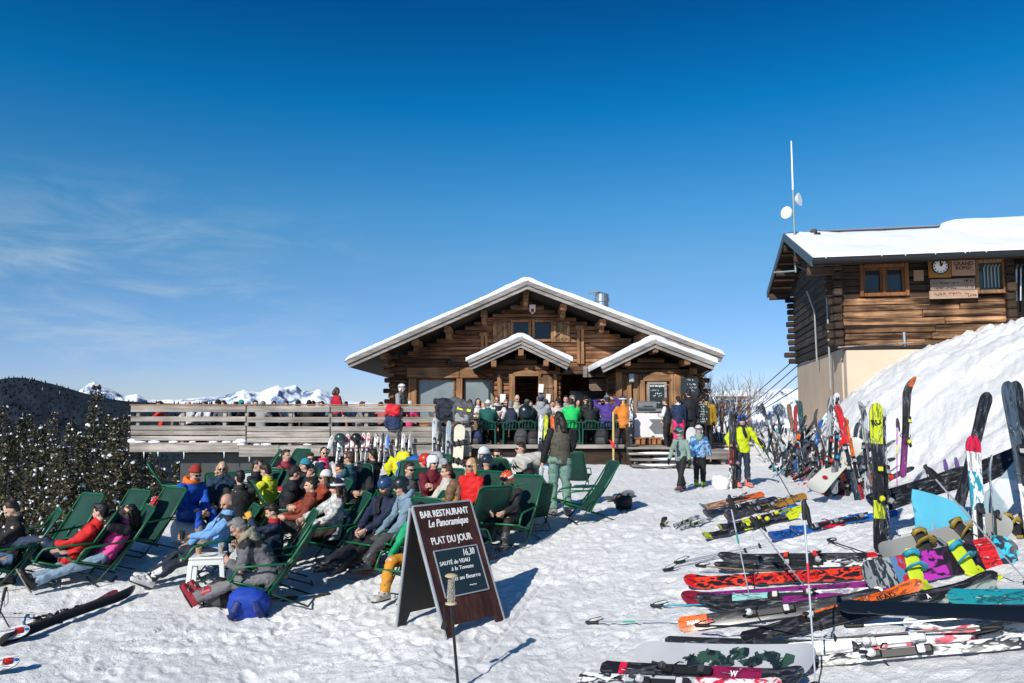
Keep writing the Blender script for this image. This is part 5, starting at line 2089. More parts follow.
def add_hand(mb, wrist, d, palm, s, side, curl=.6):
    """Palm and five separate curled fingers; d along the forearm, palm = palm normal."""
    d = Vector(d).normalized()
    palm = Vector(palm)
    palm = (palm - d * palm.dot(d))
    if palm.length < 1e-4:
        palm = basis(d)[1]
    palm.normalize()
    acr = d.cross(palm) * side
    w_ = Vector(wrist)
    mb.loft([(w_ - d * .02 * s, acr * .026 * s, palm * .02 * s), (w_ + d * .03 * s, acr * .036 * s, palm * .017 * s), (w_ + d * .085 * s, acr * .042 * s, palm * .014 * s), (w_ + d * .095 * s, acr * .036 * s, palm * .01 * s)], 10)
    for k, (o, L) in enumerate(((.030, .068), (.010, .078), (-.010, .073), (-.030, .056))):
        p = w_ + d * .08 * s + acr * (o * s)
        pts = [p]
        a = 0.15
        for j in range(3):
            a += curl * (.9 if j else .6)
            dd = d * math.cos(a) + palm * math.sin(a)
            p = p + dd * (L * s * (.44, .32, .24)[j])
            pts.append(p)
        mb.tube(pts, [.0098 * s, .0092 * s, .0085 * s, .006 * s], 6)
    p = w_ + d * .02 * s + acr * .03 * s
    mb.tube([p, p + (acr * .035 + d * .03 + palm * .01) * s, p + (acr * .038 + d * .062 + palm * .028) * s], [.013 * s, .011 * s, .008 * s], 6)
POSE = {}
def person(name_label, loc, yaw, H=1.72, pose=None, hair='dark', hairstyle='short', hat=None, hatcol=(.5, .5, .5), eyes=None, jacket=(.1, .1, .1), trousers=(.02, .02, .022),
           boots=(.05, .05, .05), glove=None, vox=.016, puffy=1.0, jmat=None, tmat=None, skin=None, hood=None, group=None, gogglecol=None, boot_kind='ski', sleeves=None, vest=None, collar=None, tw=1.0, scarf=None, female=False, front=None, yoke=None):
    P = dict(pelvis=(0, .93), lean=0, side=0, twist=0, headpitch=8, headyaw=0, headroll=0)
    P.update(pose or {})
    s = H / 1.75
    root = empty('person', loc, R(yaw))
    tag(root, name_label, 'person', group)
    jm = jmat or cloth(jacket)
    tm = tmat or cloth(trousers, 'trousers')
    bm_ = M('boot shell', boots, rough=.45, var=.12)
    ln = R(P['lean'])
    sd_ = R(P['side'])
    u = Vector((-math.sin(ln), math.sin(sd_), math.cos(ln))).normalized()
    tws = R(P['twist'])
    pel = Vector((P['pelvis'][0], 0, P['pelvis'][1]))
    left0 = Vector((0, 1, 0))
    left1 = Vector((-math.sin(tws), math.cos(tws), 0))
    left1 = (left1 - u * left1.dot(u)).normalized()
    fw1 = left1.cross(u)
    crv = P.get('hunch', 0.0)
    def spine(t):
        return pel + u * (t * s) + fw1 * (crv * (t / .5) ** 2 * s)
    neck = spine(.50)
    shc = spine(.435)
    shw = (.165 if female else .185) * s
    shL, shR = shc + left1 * shw, shc - left1 * shw
    hp, hy = R(P['headpitch']), R(P['headyaw'])
    hfw = (fw1 * math.cos(hy) + left1 * math.sin(hy))
    hfw = Vector((hfw.x, hfw.y, 0)).normalized() if hfw.xy.length > .05 else Vector((1, 0, 0))
    hf = (hfw * math.cos(hp) - Vector((0, 0, 1)) * math.sin(hp)).normalized()
    hup0 = Vector((0, 0, 1)) * math.cos(hp) + hfw * math.sin(hp)
    hr_ = R(P['headroll'])
    hl0 = hup0.cross(hf)
    hup = hup0 * math.cos(hr_) + hl0 * math.sin(hr_)
    HR = fr(hf, hup)
    hs_ = s * (.90 if H > 1.5 else .90 + (1.5 - H) * .55)
    hc = neck + (u * .5 + hup0 * .5 + hfw * .1).normalized() * (.165 * hs_)
    def hd(x, y, z):
        return hc + HR @ Vector((x, y, z)) * hs_
    la1, la2 = .285 * s, .255 * s
    lg1, lg2 = .425 * s, .415 * s
    hips = [pel + left0 * (.088 * s), pel - left0 * (.088 * s)]
    hands = P.get('hands', ((.08, .27, .80), (.08, -.27, .80)))
    ehint = P.get('elbow', ((-.5, .6, -.5), (-.5, -.6, -.5)))
    feet = P.get('feet', ((.0, .1, .08), (.0, -.1, .08)))
    khint = P.get('knee', ((1, .12, .25), (1, -.12, .25)))
    toes = P.get('toes', ((1, .15, 0), (1, -.15, 0)))
    palms = P.get('palm', ((0, -1, 0), (0, 1, 0)))
    arms, legs = [], []
    for i, sh in enumerate((shL, shR)):
        h = Vector(hands[i]) if hands[i] is not None else None
        e, wv_ = ik(sh, Vector((h.x * 1, h.y, h.z)), la1, la2, ehint[i])
        arms.append((sh, e, wv_))
    for i, hp_ in enumerate(hips):
        f = Vector(feet[i])
        k, a = ik(hp_, f, lg1, lg2, khint[i])
        legs.append((hp_, k, a))
    b = MB()
    b.ell(hd(-.008, 0, .022), .100 * hs_, .078 * hs_, .112 * hs_, HR, 16, 12)
    b.ell(hd(.032, 0, -.058), .060 * hs_, .054 * hs_, .062 * hs_, HR, 12, 8)
    b.ell(hd(.058, 0, -.092), .03 * hs_, .034 * hs_, .026 * hs_, HR, 10, 6)
    b.tube([hd(.086, 0, .018), hd(.112, 0, -.022), hd(.094, 0, -.034)], [.011 * hs_, .018 * hs_, .012 * hs_], 8)
    b.tube([hd(.076, -.042, .034), hd(.09, 0, .03), hd(.076, .042, .034)], .013 * hs_, 6)
    for sg in (-1, 1):
        b.ell(hd(-.006, sg * .079, -.005), .022 * hs_, .012 * hs_, .034 * hs_, HR, 8, 6)
        b.ell(hd(.062, sg * .04, -.035), .03 * hs_, .025 * hs_, .026 * hs_, HR, 8, 6)
    b.tube([neck - u * .06 * s, neck, hd(-.02, 0, -.06)], [.062 * s, .053 * s, .052 * hs_], 12)
    b.loft([(spine(-.06), left0 * .12 * s, fw1 * .09 * s), (spine(.05), left0 * .145 * s, fw1 * .105 * s), (spine(.2), left1 * .125 * s, fw1 * .09 * s), (spine(.36), left1 * .15 * s, fw1 * .1 * s), (spine(.46), left1 * .13 * s, fw1 * .075 * s), (spine(.5), left1 * .05 * s, fw1 * .05 * s)], 14)
    for sh, e, wv_ in arms:
        b.tube([sh, sh.lerp(e, .5), e, e.lerp(wv_, .4), wv_], [.05 * s, .044 * s, .036 * s, .034 * s, .025 * s], 10)
    for hp_, k, a in legs:
        b.tube([hp_, hp_.lerp(k, .5), k, k.lerp(a, .4), a], [.08 * s, .068 * s, .052 * s, .05 * s, .036 * s], 10)
    me_ = remeshed(b, min(vox, .02), 1)
    sk = skin or SKIN
    for q_ in (sk, EYE, LIP):
        me_.materials.append(q_)
    nf = len(me_.polygons)
    cen = np.empty(nf * 3)
    me_.polygons.foreach_get('center', cen)
    cen = cen.reshape(-1, 3)
    rel = (cen - np.array(hc)) @ np.array(HR) / hs_
    mi = np.zeros(nf, dtype=np.int32)
    for sg in (-1, 1):
        dd = (rel[:, 1] - sg * .033) ** 2 / .019 ** 2 + (rel[:, 2] - .010) ** 2 / .011 ** 2
        mi[(dd < 1) & (rel[:, 0] > .05)] = 1
    mi[(np.abs(rel[:, 1]) < .026) & (np.abs(rel[:, 2] + .066) < .009) & (rel[:, 0] > .05)] = 2
    me_.polygons.foreach_set('material_index', mi)
    hb = MB()
    gm = None
    for i, (sh, e, wv_) in enumerate(arms):
        add_hand(hb, wv_, (wv_ - e), palms[i], s * 1.05, (1, -1)[i], P.get('curl', .55))
    if glove is None:
        bmx = bmesh.new()
        bmx.from_mesh(me_)
        hm_ = bpy.data.meshes.new('h')
        hm_.from_pydata(hb.v, [], hb.f)
        bmx.from_mesh(hm_)
        bmx.to_mesh(me_)
        bmx.free()
        bpy.data.meshes.remove(hm_)
    me_.polygons.foreach_set('use_smooth', [True] * len(me_.polygons))
    me_.name = 'body'
    bo = bpy.data.objects.new('body', me_)
    COL.objects.link(bo)
    bo.parent = root
    if glove is not None:
        gmx = M('glove', glove, rough=.7)
        for i, (sh, e, wv_) in enumerate(arms):
            hb = MB()
            add_hand(hb, wv_, (wv_ - e), palms[i], s * 1.22, (1, -1)[i], P.get('curl', .55))
            d = (wv_ - e).normalized()
            hb.tube([wv_ - d * .07 * s, wv_ + d * .02 * s], [.05 * s, .04 * s], 10)
            hb.build('glove', gmx, root, True)
    def surf(mb, name, mat, voxel, sm=2, disp=0.0, ds=9.0, seed=1):
        m_ = remeshed(mb, voxel, sm, disp, ds, seed)
        for q_ in (mat if isinstance(mat, (list, tuple)) else [mat]):
            m_.materials.append(q_)
        m_.name = name
        o = bpy.data.objects.new(name, m_)
        COL.objects.link(o)
        o.parent = root
        return o
    sdn = rng.randint(0, 999)
    p_ = puffy
    j = MB()
    j.loft([(spine(-.10), left0 * .168 * s * p_, fw1 * .125 * s * p_), (spine(-.02), left0 * .175 * s * p_, fw1 * .135 * s * p_), (spine(.14), left1 * .162 * s * p_, fw1 * .125 * s * p_), (spine(.30), left1 * .178 * s * p_, fw1 * .132 * s * p_), (spine(.42), left1 * .18 * s * p_, fw1 * .112 * s * p_), (spine(.475), left1 * .115 * s * p_, fw1 * .085 * s * p_), (spine(.515), left1 * .07 * s, fw1 * .07 * s)], 16)
    arml = []
    for sh, e, wv_ in arms:
        t = MB() if (vest or sleeves) else j
        d = (wv_ - e).normalized()
        t.tube([sh - (sh - shc) * .15, sh.lerp(e, .35), e - (e - sh) * .12, e + (wv_ - e) * .1, e.lerp(wv_, .5), wv_ - d * .01 * s], [.072 * s * p_, .069 * s * p_, .062 * s * p_, .058 * s * p_, .054 * s * p_, .046 * s * p_], 12)
        t.ell(sh, .072 * s * p_, .07 * s * p_, .07 * s * p_, None, 12, 8)
        arml.append(t)
    surf(j, 'vest' if vest else 'jacket', jm, max(vox, .012), 2, .024 * s, 10, sdn)
    if vest or sleeves:
        for t in arml:
            surf(t, 'sleeve', cloth(vest or sleeves), max(vox, .013), 2, .010 * s, 11, sdn + 3)
    if front is not None:
        f_ = MB()
        f_.loft([(spine(-.07) + fw1 * .075 * s * p_, left0 * .095 * s, fw1 * .062 * s * p_), (spine(.12) + fw1 * .07 * s * p_, left1 * .078 * s, fw1 * .066 * s * p_), (spine(.30) + fw1 * .075 * s * p_, left1 * .07 * s, fw1 * .066 * s * p_), (spine(.44) + fw1 * .06 * s * p_, left1 * .045 * s, fw1 * .06 * s * p_)], 14)
        surf(f_, 'top', cloth(front, 'top'), max(vox, .013), 2, .01 * s, 9, sdn + 4)
    if vox < .0125 and front is None:
        zp = MB()
        zp.tube([spine(t) + fw1 * (dd * s * p_) for t, dd in ((-.08, .131), (.0, .141), (.12, .137), (.22, .136), (.32, .139), (.40, .126), (.46, .105))], .006 * s, 5)
        zp.build('zip', M('dark zip', (.02, .02, .022), rough=.5), root, True)
        for sg in (-1, 1):
            zp = MB()
            zp.tube([spine(.02) + fw1 * (.118 * s * p_) + left1 * (sg * .095 * s), spine(.12) + fw1 * (.122 * s * p_) + left1 * (sg * .075 * s)], .007 * s, 5)
            zp.build('pocket_zip', M('dark zip', (.02, .02, .022), rough=.5), root, True)
        zp = MB()
        zp.bar(spine(.345) + fw1 * (.130 * s * p_) + left1 * (.055 * s), spine(.345) + fw1 * (.120 * s * p_) + left1 * (.10 * s), .03 * s, .02 * s, up=u)
        zp.build('chest_patch', M('pale patch', (.5, .5, .5), rough=.6), root)
    if yoke is not None:
        f_ = MB()
        f_.loft([(spine(.33), left1 * .172 * s * p_, fw1 * .134 * s * p_), (spine(.43), left1 * .188 * s * p_, fw1 * .118 * s * p_), (spine(.49), left1 * .12 * s * p_, fw1 * .095 * s * p_)], 14)
        for sh, e, wv_ in arms:
            f_.ell(sh, .078 * s * p_, .076 * s * p_, .074 * s * p_, None, 12, 8)
        surf(f_, 'yoke', cloth(yoke, 'yoke'), max(vox, .013), 2, .01 * s, 9, sdn + 6)
    if hood is not None:
        h = MB()
        c = neck - hf * .03 * s
        pts = [c + (left1 * math.cos(a) * .10 - hf * .0 + fw1 * math.sin(a) * .085) * s + u * (.03 - .03 * math.sin(a)) * s for a in [k * 2 * PI / 12 for k in range(13)]]
        h.tube(pts, [.042 * s] * 13, 8)
        h.ell(neck - fw1 * .105 * s - u * .03 * s, .06 * s, .11 * s, .10 * s, fr(fw1, u), 12, 8)
        surf(h, 'hood', cloth(hood), max(vox, .014), 2, .012 * s, 14, sdn)
    elif collar is not None or True:
        h = MB()
        pts = [neck + (left1 * math.cos(a) * .072 + fw1 * math.sin(a) * .072) * s + u * .0 for a in [k * 2 * PI / 12 for k in range(13)]]
        pts2 = [q_ + u * .045 * s for q_ in pts]
        h.tube(pts, [.024 * s] * 13, 6)
        h.tube(pts2, [.016 * s] * 13, 6)
        surf(h, 'collar', cloth(collar) if collar is not None else jm, max(vox * .9, .012), 1)
    if scarf is not None:
        h = MB()
        pts = [neck + (left1 * math.cos(a) * .08 + fw1 * math.sin(a) * .085) * s + u * .035 * s for a in [k * 2 * PI / 12 for k in range(13)]]
        h.tube(pts, [.03 * s] * 13, 6)
        h.tube([neck + fw1 * .09 * s, spine(.40) + fw1 * .15 * s, spine(.26) + fw1 * .15 * s + left1 * .04], [.03 * s, .04 * s, .035 * s], 6, flat=(1.4, .5))
        surf(h, 'scarf', cloth(scarf), .014, 1)
    t = MB()
    t.loft([(spine(-.09), left0 * .125 * s * tw, fw1 * .10 * s * tw), (spine(.0), left0 * .158 * s * tw, fw1 * .118 * s * tw), (spine(.10), left0 * .14 * s, fw1 * .108 * s)], 14)
    for hp_, k, a in legs:
        d = (a - k).normalized()
        t.tube([hp_, hp_.lerp(k, .4), k - (k - hp_) * .1, k + (a - k) * .1, k.lerp(a, .45), a - d * .015 * s], [.102 * s * tw, .092 * s * tw, .075 * s * tw, .07 * s * tw, .07 * s * tw, .074 * s * tw], 12)
    surf(t, 'trousers', tm, max(vox, .013), 2, .024 * s, 10, sdn + 9)
    for i, (hp_, k, a) in enumerate(legs):
        d = (a - k).normalized()
        tv = Vector(toes[i]).normalized()
        upb = -d if abs(d.dot(tv)) < .9 else Vector((0, 0, 1))
        FR_ = fr(tv, upb)
        def fp(x, y, z):
            return a + FR_ @ (Vector((x, y, z)) * s)
        q = MB()
        if boot_kind == 'ski':
            q.tube([a - d * .20 * s, a - d * .08 * s, a + FR_ @ Vector((0, 0, -.02)) * s], [.066 * s, .066 * s, .064 * s], 12)
            q.loft([(fp(-.09, 0, -.045), FR_ @ Vector((0, .045, 0)) * s, FR_ @ Vector((0, 0, .04)) * s), (fp(-.06, 0, -.03), FR_ @ Vector((0, .052, 0)) * s, FR_ @ Vector((0, 0, .055)) * s), (fp(.06, 0, -.035), FR_ @ Vector((0, .056, 0)) * s, FR_ @ Vector((0, 0, .05)) * s), (fp(.15, 0, -.05), FR_ @ Vector((0, .056, 0)) * s, FR_ @ Vector((0, 0, .034)) * s), (fp(.20, 0, -.055), FR_ @ Vector((0, .045, 0)) * s, FR_ @ Vector((0, 0, .025)) * s)], 12, pw=3.0)
        else:
            q.tube([a - d * .14 * s, a - d * .05 * s, a + FR_ @ Vector((0, 0, -.02)) * s], [.056 * s, .056 * s, .054 * s], 12)
            q.loft([(fp(-.075, 0, -.045), FR_ @ Vector((0, .034, 0)) * s, FR_ @ Vector((0, 0, .034)) * s), (fp(-.05, 0, -.03), FR_ @ Vector((0, .043, 0)) * s, FR_ @ Vector((0, 0, .05)) * s), (fp(.06, 0, -.04), FR_ @ Vector((0, .05, 0)) * s, FR_ @ Vector((0, 0, .04)) * s), (fp(.14, 0, -.05), FR_ @ Vector((0, .05, 0)) * s, FR_ @ Vector((0, 0, .03)) * s), (fp(.19, 0, -.055), FR_ @ Vector((0, .035, 0)) * s, FR_ @ Vector((0, 0, .02)) * s)], 12, pw=2.6)
        o = surf(q, 'boot', bm_, max(vox * .9, .012), 1)
        if vox < .015:
            q = MB()
            q.loft([(fp(-.09, 0, -.086), FR_ @ Vector((0, .04, 0)) * s, FR_ @ Vector((0, 0, .012)) * s), (fp(.05, 0, -.086), FR_ @ Vector((0, .048, 0)) * s, FR_ @ Vector((0, 0, .012)) * s), (fp(.2, 0, -.08), FR_ @ Vector((0, .04, 0)) * s, FR_ @ Vector((0, 0, .012)) * s)], 10, pw=3)
            q.build('sole', M('boot sole', (.30, .25, .19) if boot_kind == 'shoe' else (.02, .02, .02), rough=.7), o)
            if boot_kind == 'ski':
                q = MB()
                for kx in (.12, .05):
                    c0 = fp(kx, 0, -.015 if kx > .1 else .012)
                    q.box(c0, (.03 * s, .11 * s, .012 * s), FR_)
                q.box(a - d * .12 * s + FR_ @ Vector((.06, 0, 0)) * s, (.02 * s, .08 * s, .02 * s), FR_)
                q.build('buckle', M('grey buckle', (.3, .3, .3), rough=.35, metal=.4), o)
    if hairstyle != 'bald' and not (hat == 'helmet' and hairstyle == 'short'):
        h = MB()
        h.ell(hd(-.022, 0, .038), .098 * hs_, .086 * hs_, .108 * hs_, HR, 14, 10)
        if hairstyle in ('short', 'bun', 'ponytail'):
            h.ell(hd(-.06, 0, -.02), .05 * hs_, .07 * hs_, .065 * hs_, HR, 10, 8)
        if hairstyle == 'short' and not hat:
            h.ell(hd(.035, .01, .105), .06 * hs_, .062 * hs_, .034 * hs_, HR, 10, 8)
        if hairstyle in ('long', 'bob'):
            L = -.28 if hairstyle == 'long' else -.14
            for sg in (-1, 1):
                h.tube([hd(-.0, sg * .075, .05), hd(-.01, sg * .085, -.05), hd(-.0, sg * .092, L)], [.035 * hs_, .038 * hs_, .028 * hs_], 8)
            h.tube([hd(-.08, 0, .02), hd(-.095, 0, -.08), hd(-.10, 0, L)], [.07 * hs_, .075 * hs_, .055 * hs_], 10)
        if hairstyle == 'bun':
            h.ell(hd(-.09, 0, .10), .045 * hs_, .045 * hs_, .042 * hs_, HR, 10, 8)
        if hairstyle == 'ponytail':
            h.tube([hd(-.1, 0, .06), hd(-.14, 0, .01), hd(-.13, .01, -.14)], [.03 * hs_, .035 * hs_, .015 * hs_], 8)
        surf(h, 'hair', hairmat(hair), max(min(vox, .014), .011), 1, .012 * hs_, 26, sdn)
    if hat == 'helmet':
        h = MB()
        h.ell(hd(-.012, 0, .045), .132 * hs_, .108 * hs_, .118 * hs_, HR, 20, 12, lo=-.35)
        for sg in (-1, 1):
            h.ell(hd(-.02, sg * .092, -.03), .05 * hs_, .02 * hs_, .06 * hs_, HR, 10, 8)
        ho = surf(h, 'helmet', M('helmet shell', hatcol, rough=.3, var=.1), max(min(vox, .014), .010), 1)
        if vox < .02:
            h = MB()
            for k in (-1, 0, 1):
                h.bar(hd(-.06, k * .035, .155 - abs(k) * .006), hd(.04, k * .035, .158 - abs(k) * .006), .012 * hs_, .012 * hs_)
            h.build('vent', M('helmet vent', (.01, .01, .01), rough=.8), ho)
    elif hat == 'beanie':
        h = MB()
        h.ell(hd(-.02, 0, .055), .108 * hs_, .094 * hs_, .115 * hs_, HR, 16, 10, lo=-.2)
        h.tube([hd(.092 * math.cos(a) - .016, .09 * math.sin(a), .05 - .018 * math.cos(a) * -1) for a in [k * 2 * PI / 16 for k in range(17)]], [.022 * hs_] * 17, 8)
        surf(h, 'beanie', M('knit', hatcol, rough=.9, var=.2, bump=.6, bscale=90), max(min(vox, .014), .010), 1)
    elif hat == 'cap':
        h = MB()
        h.ell(hd(-.015, 0, .055), .105 * hs_, .09 * hs_, .098 * hs_, HR, 14, 8, lo=-.05)
        h.loft([(hd(.03, 0, .066), HR @ Vector((0, .075, 0)) * hs_, HR @ Vector((0, 0, .012)) * hs_), (hd(.16, 0, .045), HR @ Vector((0, .06, 0)) * hs_, HR @ Vector((0, 0, .01)) * hs_)], 10)
        surf(h, 'cap', cloth(hatcol, 'cap'), max(min(vox, .014), .010), 1)
    if gogglecol is not None:
        h = MB()
        up_ = .075
        pts = [hd(.135 * math.cos(a) - .012, .114 * math.sin(a), up_ - .02 + .02 * math.cos(a)) for a in [k * 2 * PI / 20 for k in range(21)]]
        h.tube(pts, [.016 * hs_] * 21, 6, flat=(.5, 1.3))
        go = h.build('goggle_strap', M('goggle strap', gogglecol, rough=.6), root, True)
        h = MB()
        h.loft([(hd(.118, -.075, up_), HR @ Vector((.012, 0, 0)) * hs_, HR @ Vector((0, 0, .03)) * hs_), (hd(.138, -.03, up_ + .004), HR @ Vector((.014, 0, 0)) * hs_, HR @ Vector((0, 0, .042)) * hs_), (hd(.138, .03, up_ + .004), HR @ Vector((.014, 0, 0)) * hs_, HR @ Vector((0, 0, .042)) * hs_), (hd(.118, .075, up_), HR @ Vector((.012, 0, 0)) * hs_, HR @ Vector((0, 0, .03)) * hs_)], 10)
        h.build('goggle_lens', LENS, go, True)
    if eyes:
        h = MB()
        for sg in (-1, 1):
            h.ell(hd(.094, sg * .034, .008), .014 * hs_, .031 * hs_, .024 * hs_, HR @ Matrix.Rotation(sg * .35, 3, 'Z'), 10, 6)
            h.tube([hd(.088, sg * .06, .016), hd(0, sg * .083, .012)], .004 * hs_, 5)
        h.tube([hd(.1, -.02, .014), hd(.1, .02, .014)], .005 * hs_, 5)
        if eyes == 'glasses':
            h = MB()
            for sg in (-1, 1):
                h.tube([hd(.1 - abs(math.sin(a)) * .004, sg * .034 + math.cos(a) * .026, .008 + math.sin(a) * .018) for a in [k * PI / 6 for k in range(13)]], .0035 * hs_, 5)
                h.tube([hd(.094, sg * .06, .014), hd(0, sg * .083, .012)], .0035 * hs_, 5)
            h.tube([hd(.102, -.01, .012), hd(.102, .01, .012)], .0035 * hs_, 5)
        h.build('glasses' if eyes == 'glasses' else 'sunglasses', LENSO if eyes == 'orange' else LENS, root, True)
    return root, dict(hc=hc, arms=arms, legs=legs, neck=neck, spine=spine, HR=HR, hd=hd, s=s, u=u, fw=fw1, left=left1)
def headlocal(pose, H):
    """Where the head centre comes out in the person's own space (same sums as above, roughly)."""
    s = H / 1.75
    ln = R(pose.get('lean', 0))
    u = Vector((-math.sin(ln), 0, math.cos(ln)))
    p = Vector((pose['pelvis'][0], 0, pose['pelvis'][1])) + u * (.5 * s)
    p.x += pose.get('hunch', 0) * s
    n = (u * .5 + Vector((0, 0, .5)) + Vector((.1, 0, 0))).normalized()
    return p + n * .155 * s
def by_head(px, py, pose, H, yaw, d=None):
    """Ground point for a person whose head centre is at a picture point; solves the distance from the head height."""
    hl = headlocal(pose, H)
    a = R(yaw)
    offx, offy = hl.x * math.cos(a), hl.x * math.sin(a)
    if d is None:
        lo, hi = 4.0, 40.0
        ds = np.linspace(lo, hi, 800)
        r = ray(px, py)
        sx = ds / r.y
        zz = CAMZ + r.z * sx
        gx, gy = r.x * sx - offx, ds - offy
        err = zz - (ground_np(gx, gy) + hl.z)
        i = int(np.argmax(err < 0)) if (err < 0).any() else len(ds) - 1
        d = float(ds[i])
    P = at(px, py, d)
    x, y = P.x - offx, P.y - offy
    return Vector((x, y, P.z - hl.z)), d
def sit(lean=10, hunch=.0, seat=.25, reach=.62, hands=None, feet=None, **k):
    p = dict(pelvis=(-.06, seat + .1), lean=lean, hunch=hunch)
    p['feet'] = feet or ((reach, .13, .09), (reach + .04, -.13, .09))
    p['hands'] = hands or ((.26, .10, seat + .28), (.26, -.10, seat + .28))
    p.update(k)
    return p
def recline(hands=None, feet=None, lean=34, **k):
    p = dict(pelvis=(-.02, .31), lean=lean, headpitch=-6)
    p['feet'] = feet or ((.80, .12, .09), (.86, -.12, .09))
    p['hands'] = hands or ((.20, .10, .50), (.20, -.10, .50))
    p['toes'] = k.pop('toes', ((.5, .25, .85), (.5, -.25, .85)))
    p.update(k)
    return p
def stand(**k):
    p = dict(pelvis=(0, .93), lean=0, headpitch=8)
    p.update(k)
    return p
def scale_pose(p, s):
    q = dict(p)
    q['pelvis'] = (p['pelvis'][0] * s, p['pelvis'][1] * s)
    for key in ('hands', 'feet'):
        if key in q:
            q[key] = tuple(tuple(c * s for c in v) for v in q[key])
    return q
def put(label, head, yaw, pose, H=1.72, d=None, ground=True, deck=None, **k):
    """Place by the picture point of the head."""
    loc, dd = by_head(head[0], head[1], pose, H, yaw, d)
    if deck is not None:
        loc.z = deck
    elif ground:
        loc.z = g(loc.x, loc.y)
    vox = k.pop('vox', None) or (0.0115 if dd < 10.5 else 0.0145 if dd < 14 else 0.019)
    r, info = person(label, loc, yaw, H, pose, vox=vox, **k)
    return r, info, loc, dd
JEAN = (.10, .17, .27)
JEAND = (.018, .035, .07)
def seat_under(loc, yaw, label, dx=0.0, s=.95):
    a = R(yaw)
    return lounger_at(loc.x + math.cos(a) * dx, loc.y + math.sin(a) * dx, yaw, label, None, s)
r, i, L, d = put('woman in a black sweater and pale jeans looking down at her phone', (16, 509), 215, sit(8, .05, reach=.55, headpitch=38, hands=((.30, .03, .46), (.30, -.06, .46))), 1.66, hair='dark', hairstyle='bun', jacket=(.008, .008, .009), trousers=JEAN, boots=(.35, .35, .35), boot_kind='shoe', tw=.86, puffy=.92, female=True)
seat_under(L, 215, 'green lounger under the woman in the black sweater')
r, i, L, d = put('man in a red jacket lying back with crossed legs in dark jeans', (101, 513), 198, recline(hands=((.22, .08, .50), (.12, -.26, .42)), feet=((.72, .02, .52), (.70, -.10, .09)), knee=((.6, .2, 1), (1, -.1, .6)), toes=((.8, .3, .35), (1, -.1, .1)), headyaw=-18, headpitch=5), 1.78, hair='black', jacket=(.55, .012, .012), trousers=JEAND, boots=(.025, .025, .025), boot_kind='shoe', tw=.88)
seat_under(L, 198, 'green lounger carrying the man in the red jacket')
r, i, L, d = put('woman in a pink top and open black jacket shading her face, ripped pale jeans', (130, 513), 218, recline(hands=((-.16, .06, .86), (-.20, -.12, .84)), elbow=((.4, .5, -.6), (.3, -.8, -.2)), feet=((.84, .13, .09), (.92, -.1, .09)), headpitch=4), 1.68, hair='black', hairstyle='long', jacket=(.78, .07, .28), sleeves=(.012, .012, .014), yoke=(.012, .012, .014), trousers=(.22, .31, .40), boots=(.02, .02, .022), boot_kind='shoe', tw=.9, female=True)
seat_under(L, 218, 'green lounger carrying the woman in the pink top')
r, i, L, d = put('man in a bright blue ski suit with orange collar and rust red beanie', (194, 473), -32, sit(-6, .05, seat=.30, reach=.42, headpitch=22, hands=((.36, .02, .50), (.36, -.08, .48))), 1.76, hair='dark', hat='beanie', hatcol=(.30, .035, .02), jacket=(.006, .075, .42), trousers=(.006, .075, .42), hood=(.75, .16, .02), boots=(.25, .22, .2), eyes='sun')
p = Vector((L.x, L.y, g(L.x, L.y)))
mb = MB()
mb.loft([((0, 0, .0), (.28, 0, 0), (0, .24, 0)), ((0, 0, .22), (.26, 0, 0), (0, .22, 0)), ((0, 0, .31), (.2, 0, 0), (0, .18, 0))], 12)
sm_ = remeshed(mb, .03, 2, .05, 5)
sm_.materials.append(SNOW)
so2 = bpy.data.objects.new('snow_block', sm_)
COL.objects.link(so2)
so2.location = p
tag(so2, 'block of snow under the man in blue and orange', 'snow block')
r, i, L, d = put('blonde woman in a navy down jacket and sunglasses, hand at her mouth', (222, 469), -70, sit(4, .02, seat=.30, reach=.45, headpitch=5, hands=((.24, .02, .95), (.32, -.12, .5)), elbow=((.2, .9, -.8), (-.4, -.6, -.5))), 1.68, d=None, hair='blond', hairstyle='bob', jacket=(.012, .035, .075), trousers=(.01, .012, .02), eyes='sun', boots=(.03, .03, .03), female=True, puffy=1.06)
seat_under(L, -70, 'green lounger under the blonde woman in navy')
r, i, L, d = put('bald man in a pale blue and black ski jacket holding a drink', (229, 503), 208, sit(18, .02, seat=.24, reach=.80, headpitch=20, headyaw=25, hands=((.30, .20, .60), (.30, -.16, .42)), feet=((.74, .12, .09), (.70, -.12, .09)), toes=((.8, .15, .4), (.8, -.15, .4))), 1.78, hairstyle='bald', skin=SKIND, jacket=(.16, .34, .62), yoke=(.012, .013, .018), front=(.02, .03, .06), trousers=(.012, .02, .035), boots=(.62, .60, .58), vox=.0105)
hw_ = Vector(i['arms'][0][2])
a = R(208)
seat_under(L, 208, 'green lounger with a white towel over its side under the bald man')
M_CUP = M('dark cup', (.015, .015, .02), rough=.3)
wp = r.matrix_basis @ hw_ if False else Vector((L.x + hw_.x * math.cos(a) - hw_.y * math.sin(a), L.y + hw_.x * math.sin(a) + hw_.y * math.cos(a), L.z + hw_.z))
fd = Vector((math.cos(a), math.sin(a), 0))
cup('dark_cup', 'dark cup held up in the hand of the bald man', wp.x + fd.x * .07, wp.y + fd.y * .07 - .02, wp.z - .03, .035, .11, M_CUP)
